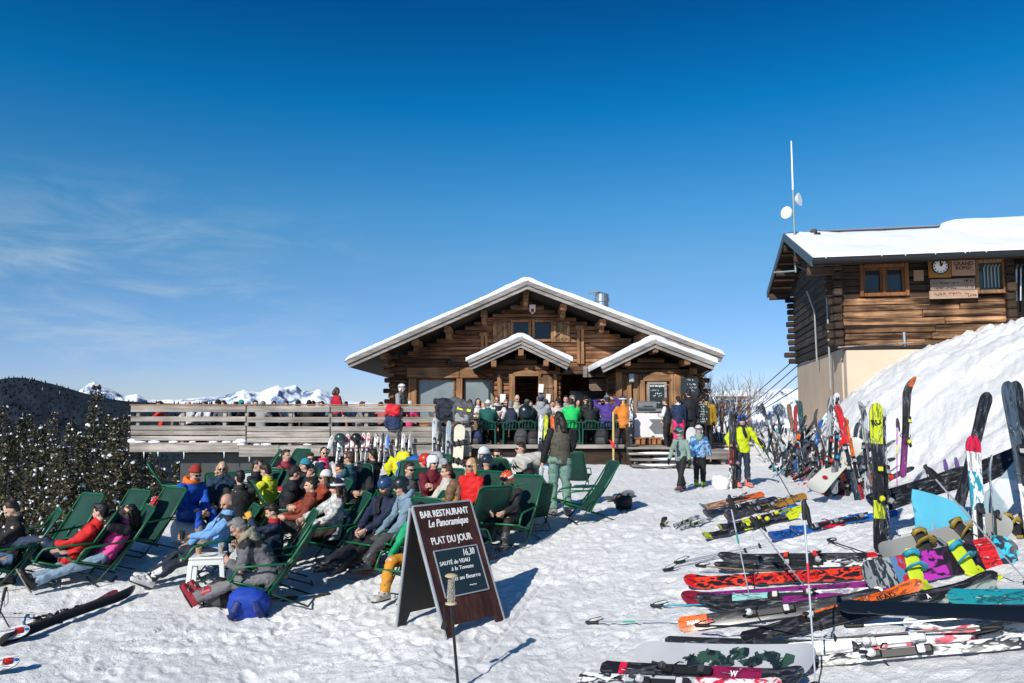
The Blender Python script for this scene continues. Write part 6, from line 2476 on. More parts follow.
r, i, L, d = put('grey-haired man with glasses in a grey ski jacket with khaki hood bending forward', (241, 523), 184, sit(-26, .10, seat=.25, reach=.84, headpitch=34, headyaw=6, hands=((.42, .10, .52), (.36, -.10, .66)), feet=((.92, .13, .10), (.84, -.11, .10)), knee=((.8, .12, .8), (.8, -.12, .8)), toes=((.45, .25, .9), (.5, -.05, .85))), 1.80, hair='grey', skin=SKIND, eyes='glasses', jacket=(.125, .125, .13), yoke=(.014, .014, .015), hood=(.24, .235, .16), trousers=(.17, .165, .17), boots=(.30, .02, .03), vox=.0095, puffy=1.05)
seat_under(L, 184, 'big green lounger with bright green arm under the grey jacket man')
a = R(184)
hw_ = i['arms'][1][2]
wp = Vector((L.x + hw_.x * math.cos(a) - hw_.y * math.sin(a), L.y + hw_.x * math.sin(a) + hw_.y * math.cos(a), L.z + hw_.z))
cup('clear_cup', 'clear empty cup held by the grey jacket man', wp.x - .09, wp.y - .0, wp.z - .06, .036, .10, clr)
r, i, L, d = put('boy in a navy jacket with red shoulder shading his face with a yellow glove', (274, 512), 200, sit(6, .06, seat=.28, reach=.5, headpitch=22, hands=((.24, -.02, .86), (.28, -.10, .48)), elbow=((.2, .6, -.8), (-.4, -.6, -.5))), 1.48, hair='dark', jacket=(.010, .018, .045), collar=(.45, .01, .02), glove=(.62, .33, .03), trousers=(.012, .03, .06), boots=(.02, .02, .02))
seat_under(L, 200, 'green lounger carrying the boy with the yellow glove')
r, i, L, d = put('dark-haired person in a bright yellow jacket turned away to the dark wall', (267, 471), 165, sit(0, .05, seat=.3, reach=.45, headpitch=20, hands=((.38, .10, .62), (.40, -.06, .58))), 1.66, hair='dark', jacket=(.60, .60, .02), trousers=(.012, .012, .016), boots=(.02, .02, .02))
seat_under(L, 165, 'green lounger under the person in bright yellow')
r, i, L, d = put('person in black with a red glove facing the one in bright yellow', (257, 466), -10, sit(2, .03, seat=.3, reach=.45, headpitch=10, hands=((.35, .14, .62), (.36, -.04, .56))), 1.66, hair='dark', jacket=(.012, .012, .018), trousers=(.01, .01, .012), glove=(.5, .01, .03))
r, i, L, d = put('person in a black jacket and dark cap drinking, seen from behind', (294, 473), 25, sit(-4, .06, seat=.3, reach=.45, headpitch=15, hands=((.26, -.06, .98), (.26, .12, .55)), elbow=((.3, -.6, -.5), (-.3, .6, -.5))), 1.72, hair='black', hat='cap', hatcol=(.015, .012, .014), jacket=(.008, .010, .016), trousers=(.01, .01, .012))
seat_under(L, 25, 'lounger hidden under the drinker in the dark cap')
r, i, L, d = put('woman with sunglasses in a white jacket and pink scarf below the leaning skis', (324, 454), -60, sit(6, .02, seat=.32, reach=.42, headpitch=0), 1.66, hair='dark', hairstyle='bun', jacket=(.62, .58, .53), scarf=(.6, .02, .10), trousers=(.02, .02, .02), eyes='sun', female=True)
r, i, L, d = put('person with brown hair just right of the woman with the pink scarf', (349, 459), 160, sit(6, .02, seat=.32, reach=.42, headpitch=0), 1.7, hair='brown', jacket=(.03, .10, .12), trousers=(.02, .02, .02), eyes='sun')
r, i, L, d = put('person with dark hair low beside the dark lounger at the terrace wall', (286, 456), -20, sit(6, .02, seat=.32, reach=.42, headpitch=0), 1.66, hair='dark', jacket=(.25, .03, .05), trousers=(.02, .02, .02))
r, i, L, d = put('grey-haired man with red-tinted sunglasses lying back in a black top', (358, 468), -75, recline(headpitch=-2), 1.76, hair='grey', jacket=(.02, .02, .022), trousers=(.02, .02, .02), eyes='orange')
seat_under(L, -75, 'lounger carrying the grey-haired man in black')
r, i, L, d = put('woman in a cream knit beanie and rust jacket with dark sunglasses', (325, 478), 205, sit(16, .0, seat=.28, reach=.55, headpitch=0), 1.64, hair='brown', hairstyle='long', hat='beanie', hatcol=(.62, .60, .56), jacket=(.28, .045, .015), trousers=(.42, .25, .14), eyes='sun', female=True)
seat_under(L, 205, 'lounger under the woman in the cream beanie, rust coloured clothes along it')
r, i, L, d = put('child with dark hair and orange glasses in a blue and cream jacket', (340, 471), -150, sit(10, .02, seat=.28, reach=.4, headpitch=0), 1.40, hair='dark', jacket=(.02, .07, .22), sleeves=(.55, .50, .45), trousers=(.02, .02, .03), eyes='orange')
patt = M2('speckled jacket', (.62, .61, .58), (.30, .29, .28), 22, .5, rough=.8, sharp=.08)
r, i, L, d = put('woman in a speckled grey-white jacket, black helmet with white goggles and brown trousers', (337, 488), 203, sit(10, .02, seat=.30, reach=.52, headpitch=8, hands=((.26, .10, .54), (.34, -.02, .60))), 1.68, hair='brown', hairstyle='long', hat='helmet', hatcol=(.02, .02, .022), gogglecol=(.72, .72, .72), jmat=patt, trousers=(.045, .030, .022), boots=(.45, .45, .46), female=True, puffy=1.05)
seat_under(L, 203, 'green lounger under the woman in the speckled jacket')
r, i, L, d = put('person in a navy jacket, blue helmet and black face mask sitting with hands in lap', (386, 487), 232, sit(12, .02, seat=.30, reach=.78, headpitch=14, hands=((.26, .05, .50), (.28, -.05, .50)), feet=((.86, .12, .09), (.80, -.14, .09))), 1.74, hat='helmet', hatcol=(.02, .055, .14), scarf=(.008, .008, .01), jacket=(.010, .018, .045), trousers=(.014, .014, .018), boots=(.03, .03, .035), eyes='sun')
seat_under(L, 232, 'lounger under the person in the blue helmet')
r, i, L, d = put('person in a grey-blue hooded top and dark green-black helmet leaning forward', (402, 486), 205, sit(-8, .06, seat=.30, reach=.62, headpitch=12, hands=((.34, .10, .40), (.40, -.16, .36))), 1.74, hat='helmet', hatcol=(.012, .02, .022), hood=(.20, .29, .36), jacket=(.16, .24, .31), trousers=(.05, .05, .055), boots=(.03, .03, .035), eyes='sun')
seat_under(L, 205, 'lounger under the person in the grey-blue hooded top')
r, i, L, d = put('boy in an emerald jacket and mustard trousers with orange mirrored glasses beside the menu sign', (420, 500), -116, sit(10, .02, seat=.29, reach=.36, headpitch=4, hands=((.24, .16, .44), (.24, -.18, .44))), 1.5, hair='black', jacket=(.006, .30, .13), trousers=(.56, .24, .02), eyes='orange', boots=(.45, .42, .38), vox=.0105, d=9.3)
seat_under(L, -116, 'lounger under the boy in the emerald jacket')
r, i, L, d = put('woman in a maroon sweater and white helmet with sunglasses', (433, 463), -60, sit(-2, .04, seat=.32, reach=.45, headpitch=2, headyaw=10, hands=((.26, -.10, .72), (.30, .0, .70)), elbow=((-.2, .9, -.3), (-.2, -.9, -.3))), 1.7, hat='helmet', hatcol=(.68, .68, .68), jacket=(.13, .008, .018), trousers=(.35, .35, .36), eyes='sun', female=True)
seat_under(L, -60, 'lounger under the woman in the maroon sweater')
r, i, L, d = put('person in a red helmet half hidden behind the maroon sweater', (425, 462), 170, sit(6, .02, seat=.3, reach=.45), 1.6, hat='helmet', hatcol=(.55, .03, .02), jacket=(.35, .06, .09), trousers=(.02, .02, .02))
r, i, L, d = put('blonde woman in a bright red jacket with sunglasses', (471, 466), -125, sit(6, .02, seat=.32, reach=.45, headpitch=2, hands=((.22, .16, .50), (.22, -.16, .50))), 1.66, hair='blond', hairstyle='bob', jacket=(.60, .012, .012), trousers=(.02, .02, .022), eyes='sun', female=True)
seat_under(L, -125, 'lounger under the blonde woman in bright red')
r, i, L, d = put('bearded man in a white and dark shirt stretching one arm out', (521, 449), 195, sit(16, .02, seat=.22, reach=.45, headpitch=4, hands=((.42, -.20, .80), (.30, .12, .55)), elbow=((-.2, -.2, -1), (-.4, .6, -.5))), 1.74, hair='dark', jacket=(.55, .55, .55), sleeves=(.60, .60, .60), vest=None, trousers=(.03, .03, .03), eyes='sun')
r, i, L, d = put('person in a white helmet and dark jacket seen from behind, near the stretching man', (484, 455), 80, sit(2, .04, seat=.34, reach=.4, headpitch=6), 1.7, hat='helmet', hatcol=(.62, .64, .64), jacket=(.012, .018, .03), trousers=(.02, .02, .02))
r, i, L, d = put('person in a dark navy helmet sunk in a lounger behind the blonde woman in red', (487, 463), 60, sit(10, .02, seat=.28, reach=.4, headpitch=6), 1.66, hat='helmet', hatcol=(.015, .03, .05), jacket=(.010, .012, .02), trousers=(.02, .02, .02))
r, i, L, d = put('child in an orange-red helmet with white goggles and black clothes', (508, 478), -115, sit(-6, .06, seat=.30, reach=.45, headpitch=25, hands=((.34, .08, .50), (.34, -.12, .50))), 1.45, hat='helmet', hatcol=(.75, .10, .04), gogglecol=(.75, .75, .75), jacket=(.015, .014, .016), trousers=(.015, .014, .016), boots=(.05, .05, .05))
seat_under(L, -115, 'lounger under the child in the orange-red helmet')
pose = stand(pelvis=(-.02, .86), lean=-78, hunch=.04, headpitch=45, hands=((.62, .12, .45), (.60, -.12, .42)), feet=((.04, .13, .08), (-.04, -.13, .08)), elbow=((.3, .3, -.5), (.3, -.3, -.5)))
gp = gnd(523, 517)
person('skier in a beige jacket and black trousers bending deep forward over a lounger', gp, 40, 1.78, pose, jacket=(.50, .48, .43), trousers=(.014, .016, .022), boots=(.03, .03, .03), hair='dark', vox=.0135)
gp = gnd(560, 516)
pose = stand(lean=3, headpitch=14, headyaw=22, hands=((.06, .28, .84), (.20, -.10, 1.02)), feet=((.02, .11, .08), (-.05, -.12, .08)))
r, i = person('standing woman with long dark hair in a brown vest and sage green ski trousers', gp, 105, 1.72, pose, hair='black', hairstyle='long', jacket=(.085, .075, .055), vest=(.010, .010, .011), trousers=(.15, .27, .225), boots=(.22, .22, .22), tw=1.14, vox=.0115, female=True, puffy=1.04)
gx = gp.x + math.cos(R(105)) * .06 - math.sin(R(105)) * .28
gy = gp.y + math.sin(R(105)) * .06 + math.cos(R(105)) * .28
mb = MB()
mb.lathe((0, 0, 0), [(.03, 0), (.036, .01), (.036, .15), (.02, .19), (.014, .20), (.014, .22)], 12)
o = mb.build('water_bottle', M('bottle plastic', (.45, .5, .55), rough=.2), smooth='auto')
o.location = (gx - .02, gy - .02, gp.z + .60)
tag(o, 'pale plastic bottle held low by the standing woman in green trousers', 'bottle')
r, i, L, d = put('woman with light brown hair and mustard sleeves sitting right behind the menu sign', (454, 489), 55, sit(4, .03, seat=.29, reach=.5, headpitch=12), 1.66, hair='lightbrown', hairstyle='long', jacket=(.56, .26, .03), trousers=(.03, .05, .09), female=True)
seat_under(L, 55, 'lounger under the woman with mustard sleeves')
for (px, py, yw, lab, kw) in (
        (373, 455, 150, 'person in black with dark hair by the yellow jacket on a lounger', dict(hair='black', jacket=(.015, .015, .018))),
        (409, 470, -40, 'dark-haired person in grey between the blue helmets and the maroon sweater', dict(hair='dark', jacket=(.10, .11, .12), eyes='sun')),
        (447, 472, 200, 'person in a cream fleece low beside the blonde woman in red', dict(hair='brown', jacket=(.50, .47, .40))),
        (498, 456, -120, 'person in a navy jacket with sunglasses at the edge of the terrace wall', dict(hair='dark', jacket=(.012, .02, .05), eyes='sun')),
        (305, 466, 190, 'child in a turquoise hat near the dark lounger', dict(hat='beanie', hatcol=(.03, .22, .27), jacket=(.02, .02, .025))),
        (311, 486, 200, 'person in rust and black low behind the big lounger', dict(hair='dark', jacket=(.20, .04, .02))),
        (310, 459, -60, 'person in a dark green jacket beneath the first leaning skis', dict(hair='dark', jacket=(.01, .05, .035), eyes='sun')),
        (240, 478, 120, 'person with black hair between the blonde woman and the bright yellow jacket', dict(hair='black', jacket=(.02, .02, .022)))):
    r, i, L, d = put(lab, (px, py), yw, sit(8, .02, seat=.28, reach=.45, headpitch=4), 1.66, trousers=(.02, .02, .022), **kw)
def draped(label, px, py, col, w_, h_, seed, name='jacket', col2=None):
    p_ = gnd(px, py)
    q_ = random.Random(seed)
    mb = MB()
    mb.loft([((0, 0, h_ * .05), (w_ * .45, 0, 0), (0, .10, 0)), ((.02, .02, h_ * .4), (w_ * .55, 0, 0), (0, .12, 0)), ((-.02, .05, h_ * .8), (w_ * .45, 0, 0), (0, .10, 0)), ((0, .07, h_), (w_ * .25, 0, 0), (0, .06, 0))], 14)
    mb.tube([(-w_ * .5, 0, h_ * .8), (-w_ * .65, -.08, h_ * .45), (-w_ * .55, -.12, h_ * .1)], [.07, .06, .05], 8)
    mb.tube([(w_ * .5, 0, h_ * .75), (w_ * .68, -.06, h_ * .4), (w_ * .6, -.1, .05)], [.07, .06, .05], 8)
    m_ = remeshed(mb, .02, 2, .06, 7, seed)
    m_.materials.append(cloth(col) if col2 is None else M2('striped cloth', col, col2, 14, .5, (1, .1, .1), rough=.8))
    o_ = bpy.data.objects.new(name, m_)
    COL.objects.link(o_)
    o_.location = p_
    tag(o_, label, name)
    return o_
def chair_and_cloth(px, py, yaw, lab, clab, col, seed, col2=None, name='jacket'):
    o_ = lounger_px(px, py, yaw, lab)
    c_ = draped(clab, px, py, col, .40, .50, seed, name, col2)
    a_ = R(yaw)
    c_.location = o_.location + Vector((-.40 * math.cos(a_), -.40 * math.sin(a_), .47))
    c_.rotation_euler = (0, 0, a_ + PI / 2)
chair_and_cloth(386, 505, 235, 'lounger with a yellow jacket thrown over its top', 'yellow jacket thrown over the top of a lounger near the leaning skis', (.60, .58, .02), 3)
chair_and_cloth(398, 512, 240, 'lounger with a blue jacket over its top', 'bright blue jacket with a red stripe over the top of a lounger', (.02, .09, .42), 6)
chair_and_cloth(424, 508, 250, 'lounger with pale grey gloves and cloth on it', 'pale grey clothes heaped on a lounger below the maroon sweater', (.35, .36, .37), 8)
o_ = draped('towel with white and blue stripes hanging beside the person in the blue helmet', 353, 552, (.55, .6, .66), .17, .52, 12, 'towel', (.03, .06, .14))
hm = MB()
hm.ell((0, 0, .11), .15, .12, .13, None, 18, 10, lo=-.4)
m_ = remeshed(hm, .012, 1)
m_.materials.append(M('orange helmet shell', (.62, .13, .02), rough=.35))
ho_ = bpy.data.objects.new('helmet', m_)
COL.objects.link(ho_)
ho_.location = gnd(362, 574)
tag(ho_, 'orange and black helmet lying on the snow behind the menu sign', 'helmet')
hm = MB()
hm.tube([(.155 * math.cos(a), .125 * math.sin(a), .10) for a in [k * PI / 10 for k in range(21)]], .022, 6)
hm.build('strap', M('black strap', (.012, .012, .012), rough=.6), ho_)
gp = gnd(682, 491)
pose = stand(lean=-4, headpitch=18, hands=((.10, .34, .84), (.16, -.30, .86)), feet=((.26, .10, .09), (-.22, -.11, .09)), toes=((1, .1, .05), (1, -.1, 0)))
r, i = person('boy in an open sage jacket over a navy top with a teal helmet walking', gp, 222, 1.20, scale_pose(pose, 1.20 / 1.75), hat='helmet', hatcol=(.02, .14, .13), gogglecol=(.3, .34, .34), jacket=(.20, .28, .235), front=(.02, .03, .075), trousers=(.012, .012, .014), boots=(.14, .05, .05), glove=(.015, .015, .015), vox=.0145, tw=1.12, puffy=1.05)
gp = gnd(700, 486)
blob = M2('blue patterned jacket', (.02, .10, .28), (.20, .42, .62), 9, .5, rough=.7, c=(.55, .06, .06))
r, i = person('child in a blue jacket with red and white shapes and a grey-white helmet', gp, 75, 1.19, scale_pose(stand(lean=2, hands=((.06, .30, .8), (.05, -.32, .84)), feet=((0, .10, .08), (.06, -.09, .08))), .68), hat='helmet', hatcol=(.52, .52, .50), gogglecol=(.1, .1, .1), jmat=blob, sleeves=None, trousers=(.010, .010, .012), boots=(.35, .50, .02), hood=(.20, .28, .24), vox=.0145, puffy=1.1, tw=1.1)
gp = gnd(743, 487)
pose = stand(lean=-3, headpitch=6, headyaw=-10, hands=((.10, .62, .78), (.06, -.30, .95)), elbow=((-.3, .2, -.8), (-.5, -.6, -.3)), feet=((0, .12, .08), (0, -.12, .08)))
H = 1.42
r, i = person('boy in a lime yellow jacket, blue helmet and navy trousers holding out a pole', gp, -84, H, scale_pose(pose, H / 1.75), hat='helmet', hatcol=(.012, .07, .33), gogglecol=(.02, .06, .2), jacket=(.50, .58, .01), trousers=(.016, .026, .05), boots=(.75, .20, .14), glove=(.08, .08, .03), scarf=(.01, .012, .015), vox=.0135, puffy=1.06)
LIME = gp
GCH = M('green plastic chair', (.010, .085, .055), rough=.4, var=.15)
WOODT = wood('terrace table', (.30, .2, .12), (.2, .12, .07), 0)
def chair_proto():
    root = empty('garden_chair')
    tag(root, 'green plastic chair', 'chair', 'green terrace chairs')
    mb = MB()
    mb.box((0, 0, .44), (.44, .46, .03), bev=.012)
    mb.build('seat', GCH, root)
    mb = MB()
    mb.tube([(-.2, -.22, .45), (-.25, -.21, .62), (-.26, -.12, .68), (-.26, .12, .68), (-.25, .21, .62), (-.2, .22, .45)], .02, 6)
    for k in range(4):
        y = -.13 + .087 * k
        mb.bar((-.21, y, .46), (-.255, y, .67), .04, .012)
    mb.build('backrest', GCH, root)
    for sx in (-.2, .2):
        for sy in (-.21, .21):
            mb = MB()
            mb.bar((sx, sy, .43), (sx * 1.12, sy * 1.05, 0), .04, .04, bev=.006)
            mb.build('leg', GCH, root)
    for sy in (-.24, .24):
        mb = MB()
        mb.tube([(-.23, sy, .64), (.12, sy, .65), (.18, sy, .6), (.19, sy, .44)], .018, 6)
        mb.build('armrest', GCH, root)
    return root
CHAIR = chair_proto()
cfirst = [True]
def gchair(x, y, yaw, label):
    o = CHAIR if cfirst[0] else copy_tree(CHAIR)
    cfirst[0] = False
    o.location = (x, y, DECKZ)
    o.rotation_euler = (0, 0, R(yaw))
    o['label'] = label
    return o
def table(px, Y, label, L=1.6):
    x = at(px, 430, Y).x
    o = empty('terrace_table', (x, Y, DECKZ))
    tag(o, label, 'table')
    mb = MB()
    for k in range(5):
        mb.box((0, -.32 + k * .16, .74), (L, .15, .035), t=rng.random(), bev=.005)
    mb.build('top', WOODT, o)
    for sx in (-1, 1):
        for sy in (-1, 1):
            mb = MB()
            mb.bar((sx * L * .44, sy * .28, .72), (sx * L * .46, sy * .30, 0), .07, .07)
            mb.build('leg', WOODT, o)
    return o
table(500, 22.7, 'wooden terrace table behind the guest in the teal coat')
table(545, 22.7, 'wooden terrace table behind the guests in grey and bright green')
table(598, 22.7, 'wooden terrace table at the steps, behind the guest in purple')
for k, px in enumerate((200, 265, 325)):
    table(px, 23.4, ['wooden table behind the left stretch of the balustrade', 'wooden table behind the middle stretch of the balustrade', 'wooden table behind the balustrade next to the big windows'][k])
Yb = 21.75       # backs towards us
def guest(px, py, yaw, Y, label, H=1.7, chair=None, seat=.45, lean=-2, hp=8, vox=.023, hands=None, **k):
    pose = sit(lean, .03, seat=seat, reach=.42, headpitch=hp, hands=hands or ((.36, .12, seat + .32), (.36, -.12, seat + .32)))
    P = at(px, py, Y)
    loc = Vector((P.x - headlocal(pose, H).x * math.cos(R(yaw)), Y, DECKZ))
    dz = P.z - (DECKZ + headlocal(pose, H).z)
    s_ = (1 + max(-.12, min(.12, dz / 1.35))) * (1.06 if Y < 22 else 1.0)
    r, i = person(label, loc, yaw, H * s_, scale_pose(pose, s_), vox=vox, group=None, boots=(.03, .03, .03), **k)
    if chair:
        gchair(loc.x, loc.y, yaw, chair)
    return r
guest(488, 407, 88, Yb, 'terrace guest from behind in a teal green coat and white beanie', hat='beanie', hatcol=(.62, .62, .6), hair='grey', jacket=(.006, .085, .07), trousers=(.01, .01, .012), chair='green chair under the guest in the teal coat', puffy=1.15)
guest(511, 407, 92, Yb, 'terrace guest from behind in a navy vest over a white shirt', hair='grey', jacket=(.015, .022, .05), vest=(.62, .6, .56), trousers=(.01, .01, .012), chair='green chair under the guest in the navy vest', puffy=1.05)
guest(527, 406, 90, Yb, 'terrace guest from behind in black with a shiny round pack on the back', hat='cap', hatcol=(.10, .10, .10), jacket=(.010, .011, .014), trousers=(.01, .01, .012), chair='green chair under the guest in black with the round pack', puffy=1.2)
guest(541, 402, 80, Yb + .2, 'terrace guest from behind in a light grey hooded top', hat='cap', hatcol=(.03, .12, .3), jacket=(.30, .31, .33), hood=(.30, .31, .33), trousers=(.02, .02, .03), chair='green chair under the guest in light grey', puffy=1.12)
guest(571, 405, 90, Yb, 'terrace guest from behind in a bright green jacket', hair='dark', jacket=(.01, .48, .10), trousers=(.25, .25, .26), chair='green chair under the guest in bright green', puffy=1.18)
guest(590, 405, 86, Yb, 'terrace guest from behind in black with long dark hair', hair='black', hairstyle='long', jacket=(.010, .010, .011), trousers=(.01, .01, .012), chair='green chair under the guest with long dark hair', puffy=1.1)
guest(607, 402, 92, Yb, 'terrace guest from behind in a purple jacket raising both arms, pink helmet above', hat='cap', hatcol=(.10, .2, .32), jacket=(.06, .03, .20), trousers=(.01, .01, .012), hands=((.16, .14, 1.16), (.12, -.18, 1.20)), puffy=1.1, chair='green chair hung with black bags under the guest in purple')
guest(623, 403, 110, Yb - .05, 'terrace guest in an orange jacket and white goggle helmet at the steps', hat='helmet', hatcol=(.04, .05, .06), gogglecol=(.7, .7, .7), jacket=(.62, .20, .03), trousers=(.02, .03, .05), puffy=1.05)
front = [(478, 402, 'dark-haired woman in white facing us left of the teal coat', dict(hair='black', hairstyle='long', jacket=(.60, .58, .56))),
         (497, 399, 'man with sunglasses in a white shirt and black jacket between teal coat and navy vest', dict(hair='lightbrown', jacket=(.55, .55, .55), yoke=(.012, .012, .015), eyes='sun')),
         (506, 403, 'grey-haired guest in black behind the navy vest', dict(hair='grey', jacket=(.02, .02, .025), eyes='sun')),
         (517, 398, 'bald man with sunglasses facing us by the open door', dict(hairstyle='bald', jacket=(.45, .40, .32), eyes='sun')),
         (539, 400, 'man in a grey cap and bright blue jacket facing us under the notices', dict(hat='cap', hatcol=(.12, .14, .15), jacket=(.02, .20, .50), eyes='sun')),
         (546, 403, 'guest in a dark cap and pale blue scarf facing us under the notices', dict(hat='cap', hatcol=(.03, .04, .05), jacket=(.1, .3, .55), eyes='sun')),
         (558, 402, 'guest in a black cap and cream jacket facing us beside the bright green one', dict(hat='cap', hatcol=(.012, .012, .012), jacket=(.55, .48, .42), eyes='sun')),
         (566, 399, 'guest with dark hair facing us just over the bright green jacket', dict(hair='dark', jacket=(.3, .3, .3))),
         (578, 403, 'dark-haired woman in brown fur facing us between green and black jackets', dict(hair='black', hairstyle='long', jacket=(.25, .16, .12))),
         (599, 403, 'guest in a dark hat facing us left of the purple jacket', dict(hat='beanie', hatcol=(.02, .02, .02), jacket=(.1, .1, .1))),
         (586, 400, 'guest in a tall dark hat deep in the passage', dict(hat='beanie', hatcol=(.01, .01, .01), jacket=(.03, .03, .03), eyes='sun')),
         (462, 405, 'dark-haired guest in white left of the jackets on the rail end', dict(hair='black', jacket=(.5, .5, .5))),
         (470, 403, 'guest with brown hair behind the jackets on the rail end', dict(hair='brown', jacket=(.2, .1, .1), eyes='sun'))]
for k, (px, py, lab, kw) in enumerate(front):
    guest(px, py, -90 + rng.uniform(-20, 20), 23.6 + (k % 3) * .12, lab, trousers=(.02, .02, .025), hp=rng.uniform(0, 14), **kw)
back = [(483, 406, 'far guest with light hair near the first door post', dict(hair='blond', jacket=(.3, .1, .1))), (530, 404, 'far guest with dark hair in the doorway', dict(hair='dark', jacket=(.05, .05, .06))),
        (552, 404, 'far guest in a red top beneath the open door leaf', dict(hair='brown', jacket=(.4, .04, .04))), (572, 396, 'far guest with grey hair in the passage', dict(hair='grey', jacket=(.06, .06, .08))),
        (594, 404, 'far guest in white in the passage', dict(hair='dark', jacket=(.5, .5, .5))), (614, 406, 'far guest in grey by the annex post', dict(hair='brown', jacket=(.2, .2, .22)))]
for k, (px, py, lab, kw) in enumerate(back):
    guest(px, py, -90 + rng.uniform(-50, 50), 24.6, lab, trousers=(.02, .02, .025), **kw)
lefth = [(160, 405, 'dark-haired guest with a scarlet jacket at the left end of the balustrade', 'dark', (.6, .03, .02), None), (189, 405, 'bald guest behind the left stretch of the balustrade', None, (.5, .5, .5), None), (205, 405.5, 'guest in white low behind the left stretch of the balustrade', 'brown', (.6, .6, .6), None),
         (218, 404, 'guest in a black hat behind the left stretch of the balustrade', 'black', (.03, .03, .03), 'beanie'), (223.5, 404.5, 'guest with black hair right beside the black hat', 'black', (.1, .1, .12), None), (236, 405.5, 'dark-haired guest before the pale snow peak', 'dark', (.02, .02, .03), None), (241, 404, 'guest in a turquoise hat behind the balustrade', 'dark', (.1, .1, .1), 'teal'),
         (255.5, 404, 'big dark-haired guest under the highest snow peak', 'black', (.01, .01, .01), None), (263, 405, 'pink-faced guest right of the big dark-haired one', 'grey', (.3, .3, .3), None), (274, 405, 'dark-haired guest at the middle of the balustrade', 'dark', (.03, .03, .05), None), (286.5, 405, 'small dark-haired guest right of the balustrade middle', 'dark', (.55, .55, .55), None),
         (298, 404, 'dark-haired guest in black right of the small one', 'black', (.02, .02, .02), None), (309, 404, 'guest with wide black hair near the standing red jacket', 'black', (.02, .02, .02), None), (313, 404.5, 'guest half behind the wide black hair', 'dark', (.1, .1, .14), None), (322, 405, 'brown-haired guest just left of the standing red jacket', 'brown', (.1, .12, .16), None),
         (346, 405, 'pale guest right of the standing red jacket', 'grey', (.5, .45, .45), None), (362, 405.5, 'guest in grey behind the balustrade below the chalet eave', 'brown', (.2, .2, .2), None), (381, 406, 'guest with sunglasses left of the white helmet', 'dark', (.4, .1, .1), None),
         (410, 405, 'guest in a pink top with white helmet sitting behind the rails', 'blond', (.65, .03, .14), 'white'), (436, 402, 'guest with curly black hair before the big window', 'black', (.1, .1, .1), None)]
for k, (px, py, lab, hair, jc, hat) in enumerate(lefth):
    kw = dict(hair=hair or 'dark', hairstyle='bald' if hair is None else 'short', jacket=jc)
    if hat == 'beanie':
        kw.update(hat='beanie', hatcol=(.01, .01, .01))
    if hat == 'teal':
        kw.update(hat='beanie', hatcol=(.02, .3, .36))
    if hat == 'white':
        kw.update(hat='helmet', hatcol=(.6, .6, .6))
    if k % 4 == 1:
        kw['eyes'] = 'sun'
    guest(px, py, rng.choice((-90, 90, 0, 180, -60, 60, -120)) + rng.uniform(-15, 15), 22.2 + (k % 4) * .45, lab, trousers=(.02, .02, .025), **kw)
def stand_on(px, py, Y, yaw, H, label, z=None, pose=None, vox=.021, **k):
    P = at(px, py, Y)
    pose = scale_pose(pose or stand(hands=((.12, .26, .84), (.12, -.26, .84))), H / 1.75)
    zz = DECKZ if z is None else z
    return person(label, (P.x, Y, zz), yaw, H, pose, vox=vox, boots=k.pop('boots', (.03, .03, .03)), **k)
stand_on(336, 400, 23.0, 40, 1.70, 'standing guest in a red jacket with brown hair behind the balustrade', hair='brown', hairstyle='bob', jacket=(.42, .01, .03), trousers=(.02, .03, .06))
stand_on(401, 396, 21.6, -20, 1.74, 'standing guest in an olive jacket and white helmet at the balustrade', hat='helmet', hatcol=(.65, .65, .66), gogglecol=(.1, .1, .1), jacket=(.09, .09, .055), sleeves=(.30, .31, .34), trousers=(.012, .012, .013), puffy=1.1)
LZ = .66
stand_on(667, 396, 21.35, 150, 1.46, 'girl in a white top and black vest standing at the serving counter', z=LZ, hair='brown', jacket=(.02, .02, .022), vest=(.62, .62, .62), trousers=(.012, .012, .014), pose=stand(hands=((.26, .05, 1.15), (.2, -.2, .95)), lean=-4))
stand_on(678, 391, 21.4, 100, 1.52, 'child in hot pink trousers and navy jacket from behind at the counter', z=LZ, hair='dark', hairstyle='ponytail', jacket=(.012, .025, .07), trousers=(.68, .03, .17), collar=(.6, .6, .6), boots=(.3, .3, .3), tw=1.05)
stand_on(688.5, 386, 21.7, 95, 1.72, 'tall guest in a long black coat in the queue', z=LZ, hair='black', jacket=(.010, .011, .016), trousers=(.02, .02, .022), tw=1.1, puffy=1.12)
stand_on(706, 388, 22.2, 80, 1.74, 'guest in a mustard jacket beside the price board', z=.50, hair='black', jacket=(.33, .20, .015), trousers=(.012, .012, .014), puffy=1.08)
stand_on(700.5, 389, 22.7, 60, 1.74, 'guest in black half hidden between price board and mustard jacket', z=.50, hair='black', jacket=(.012, .012, .014), trousers=(.012, .012, .014))
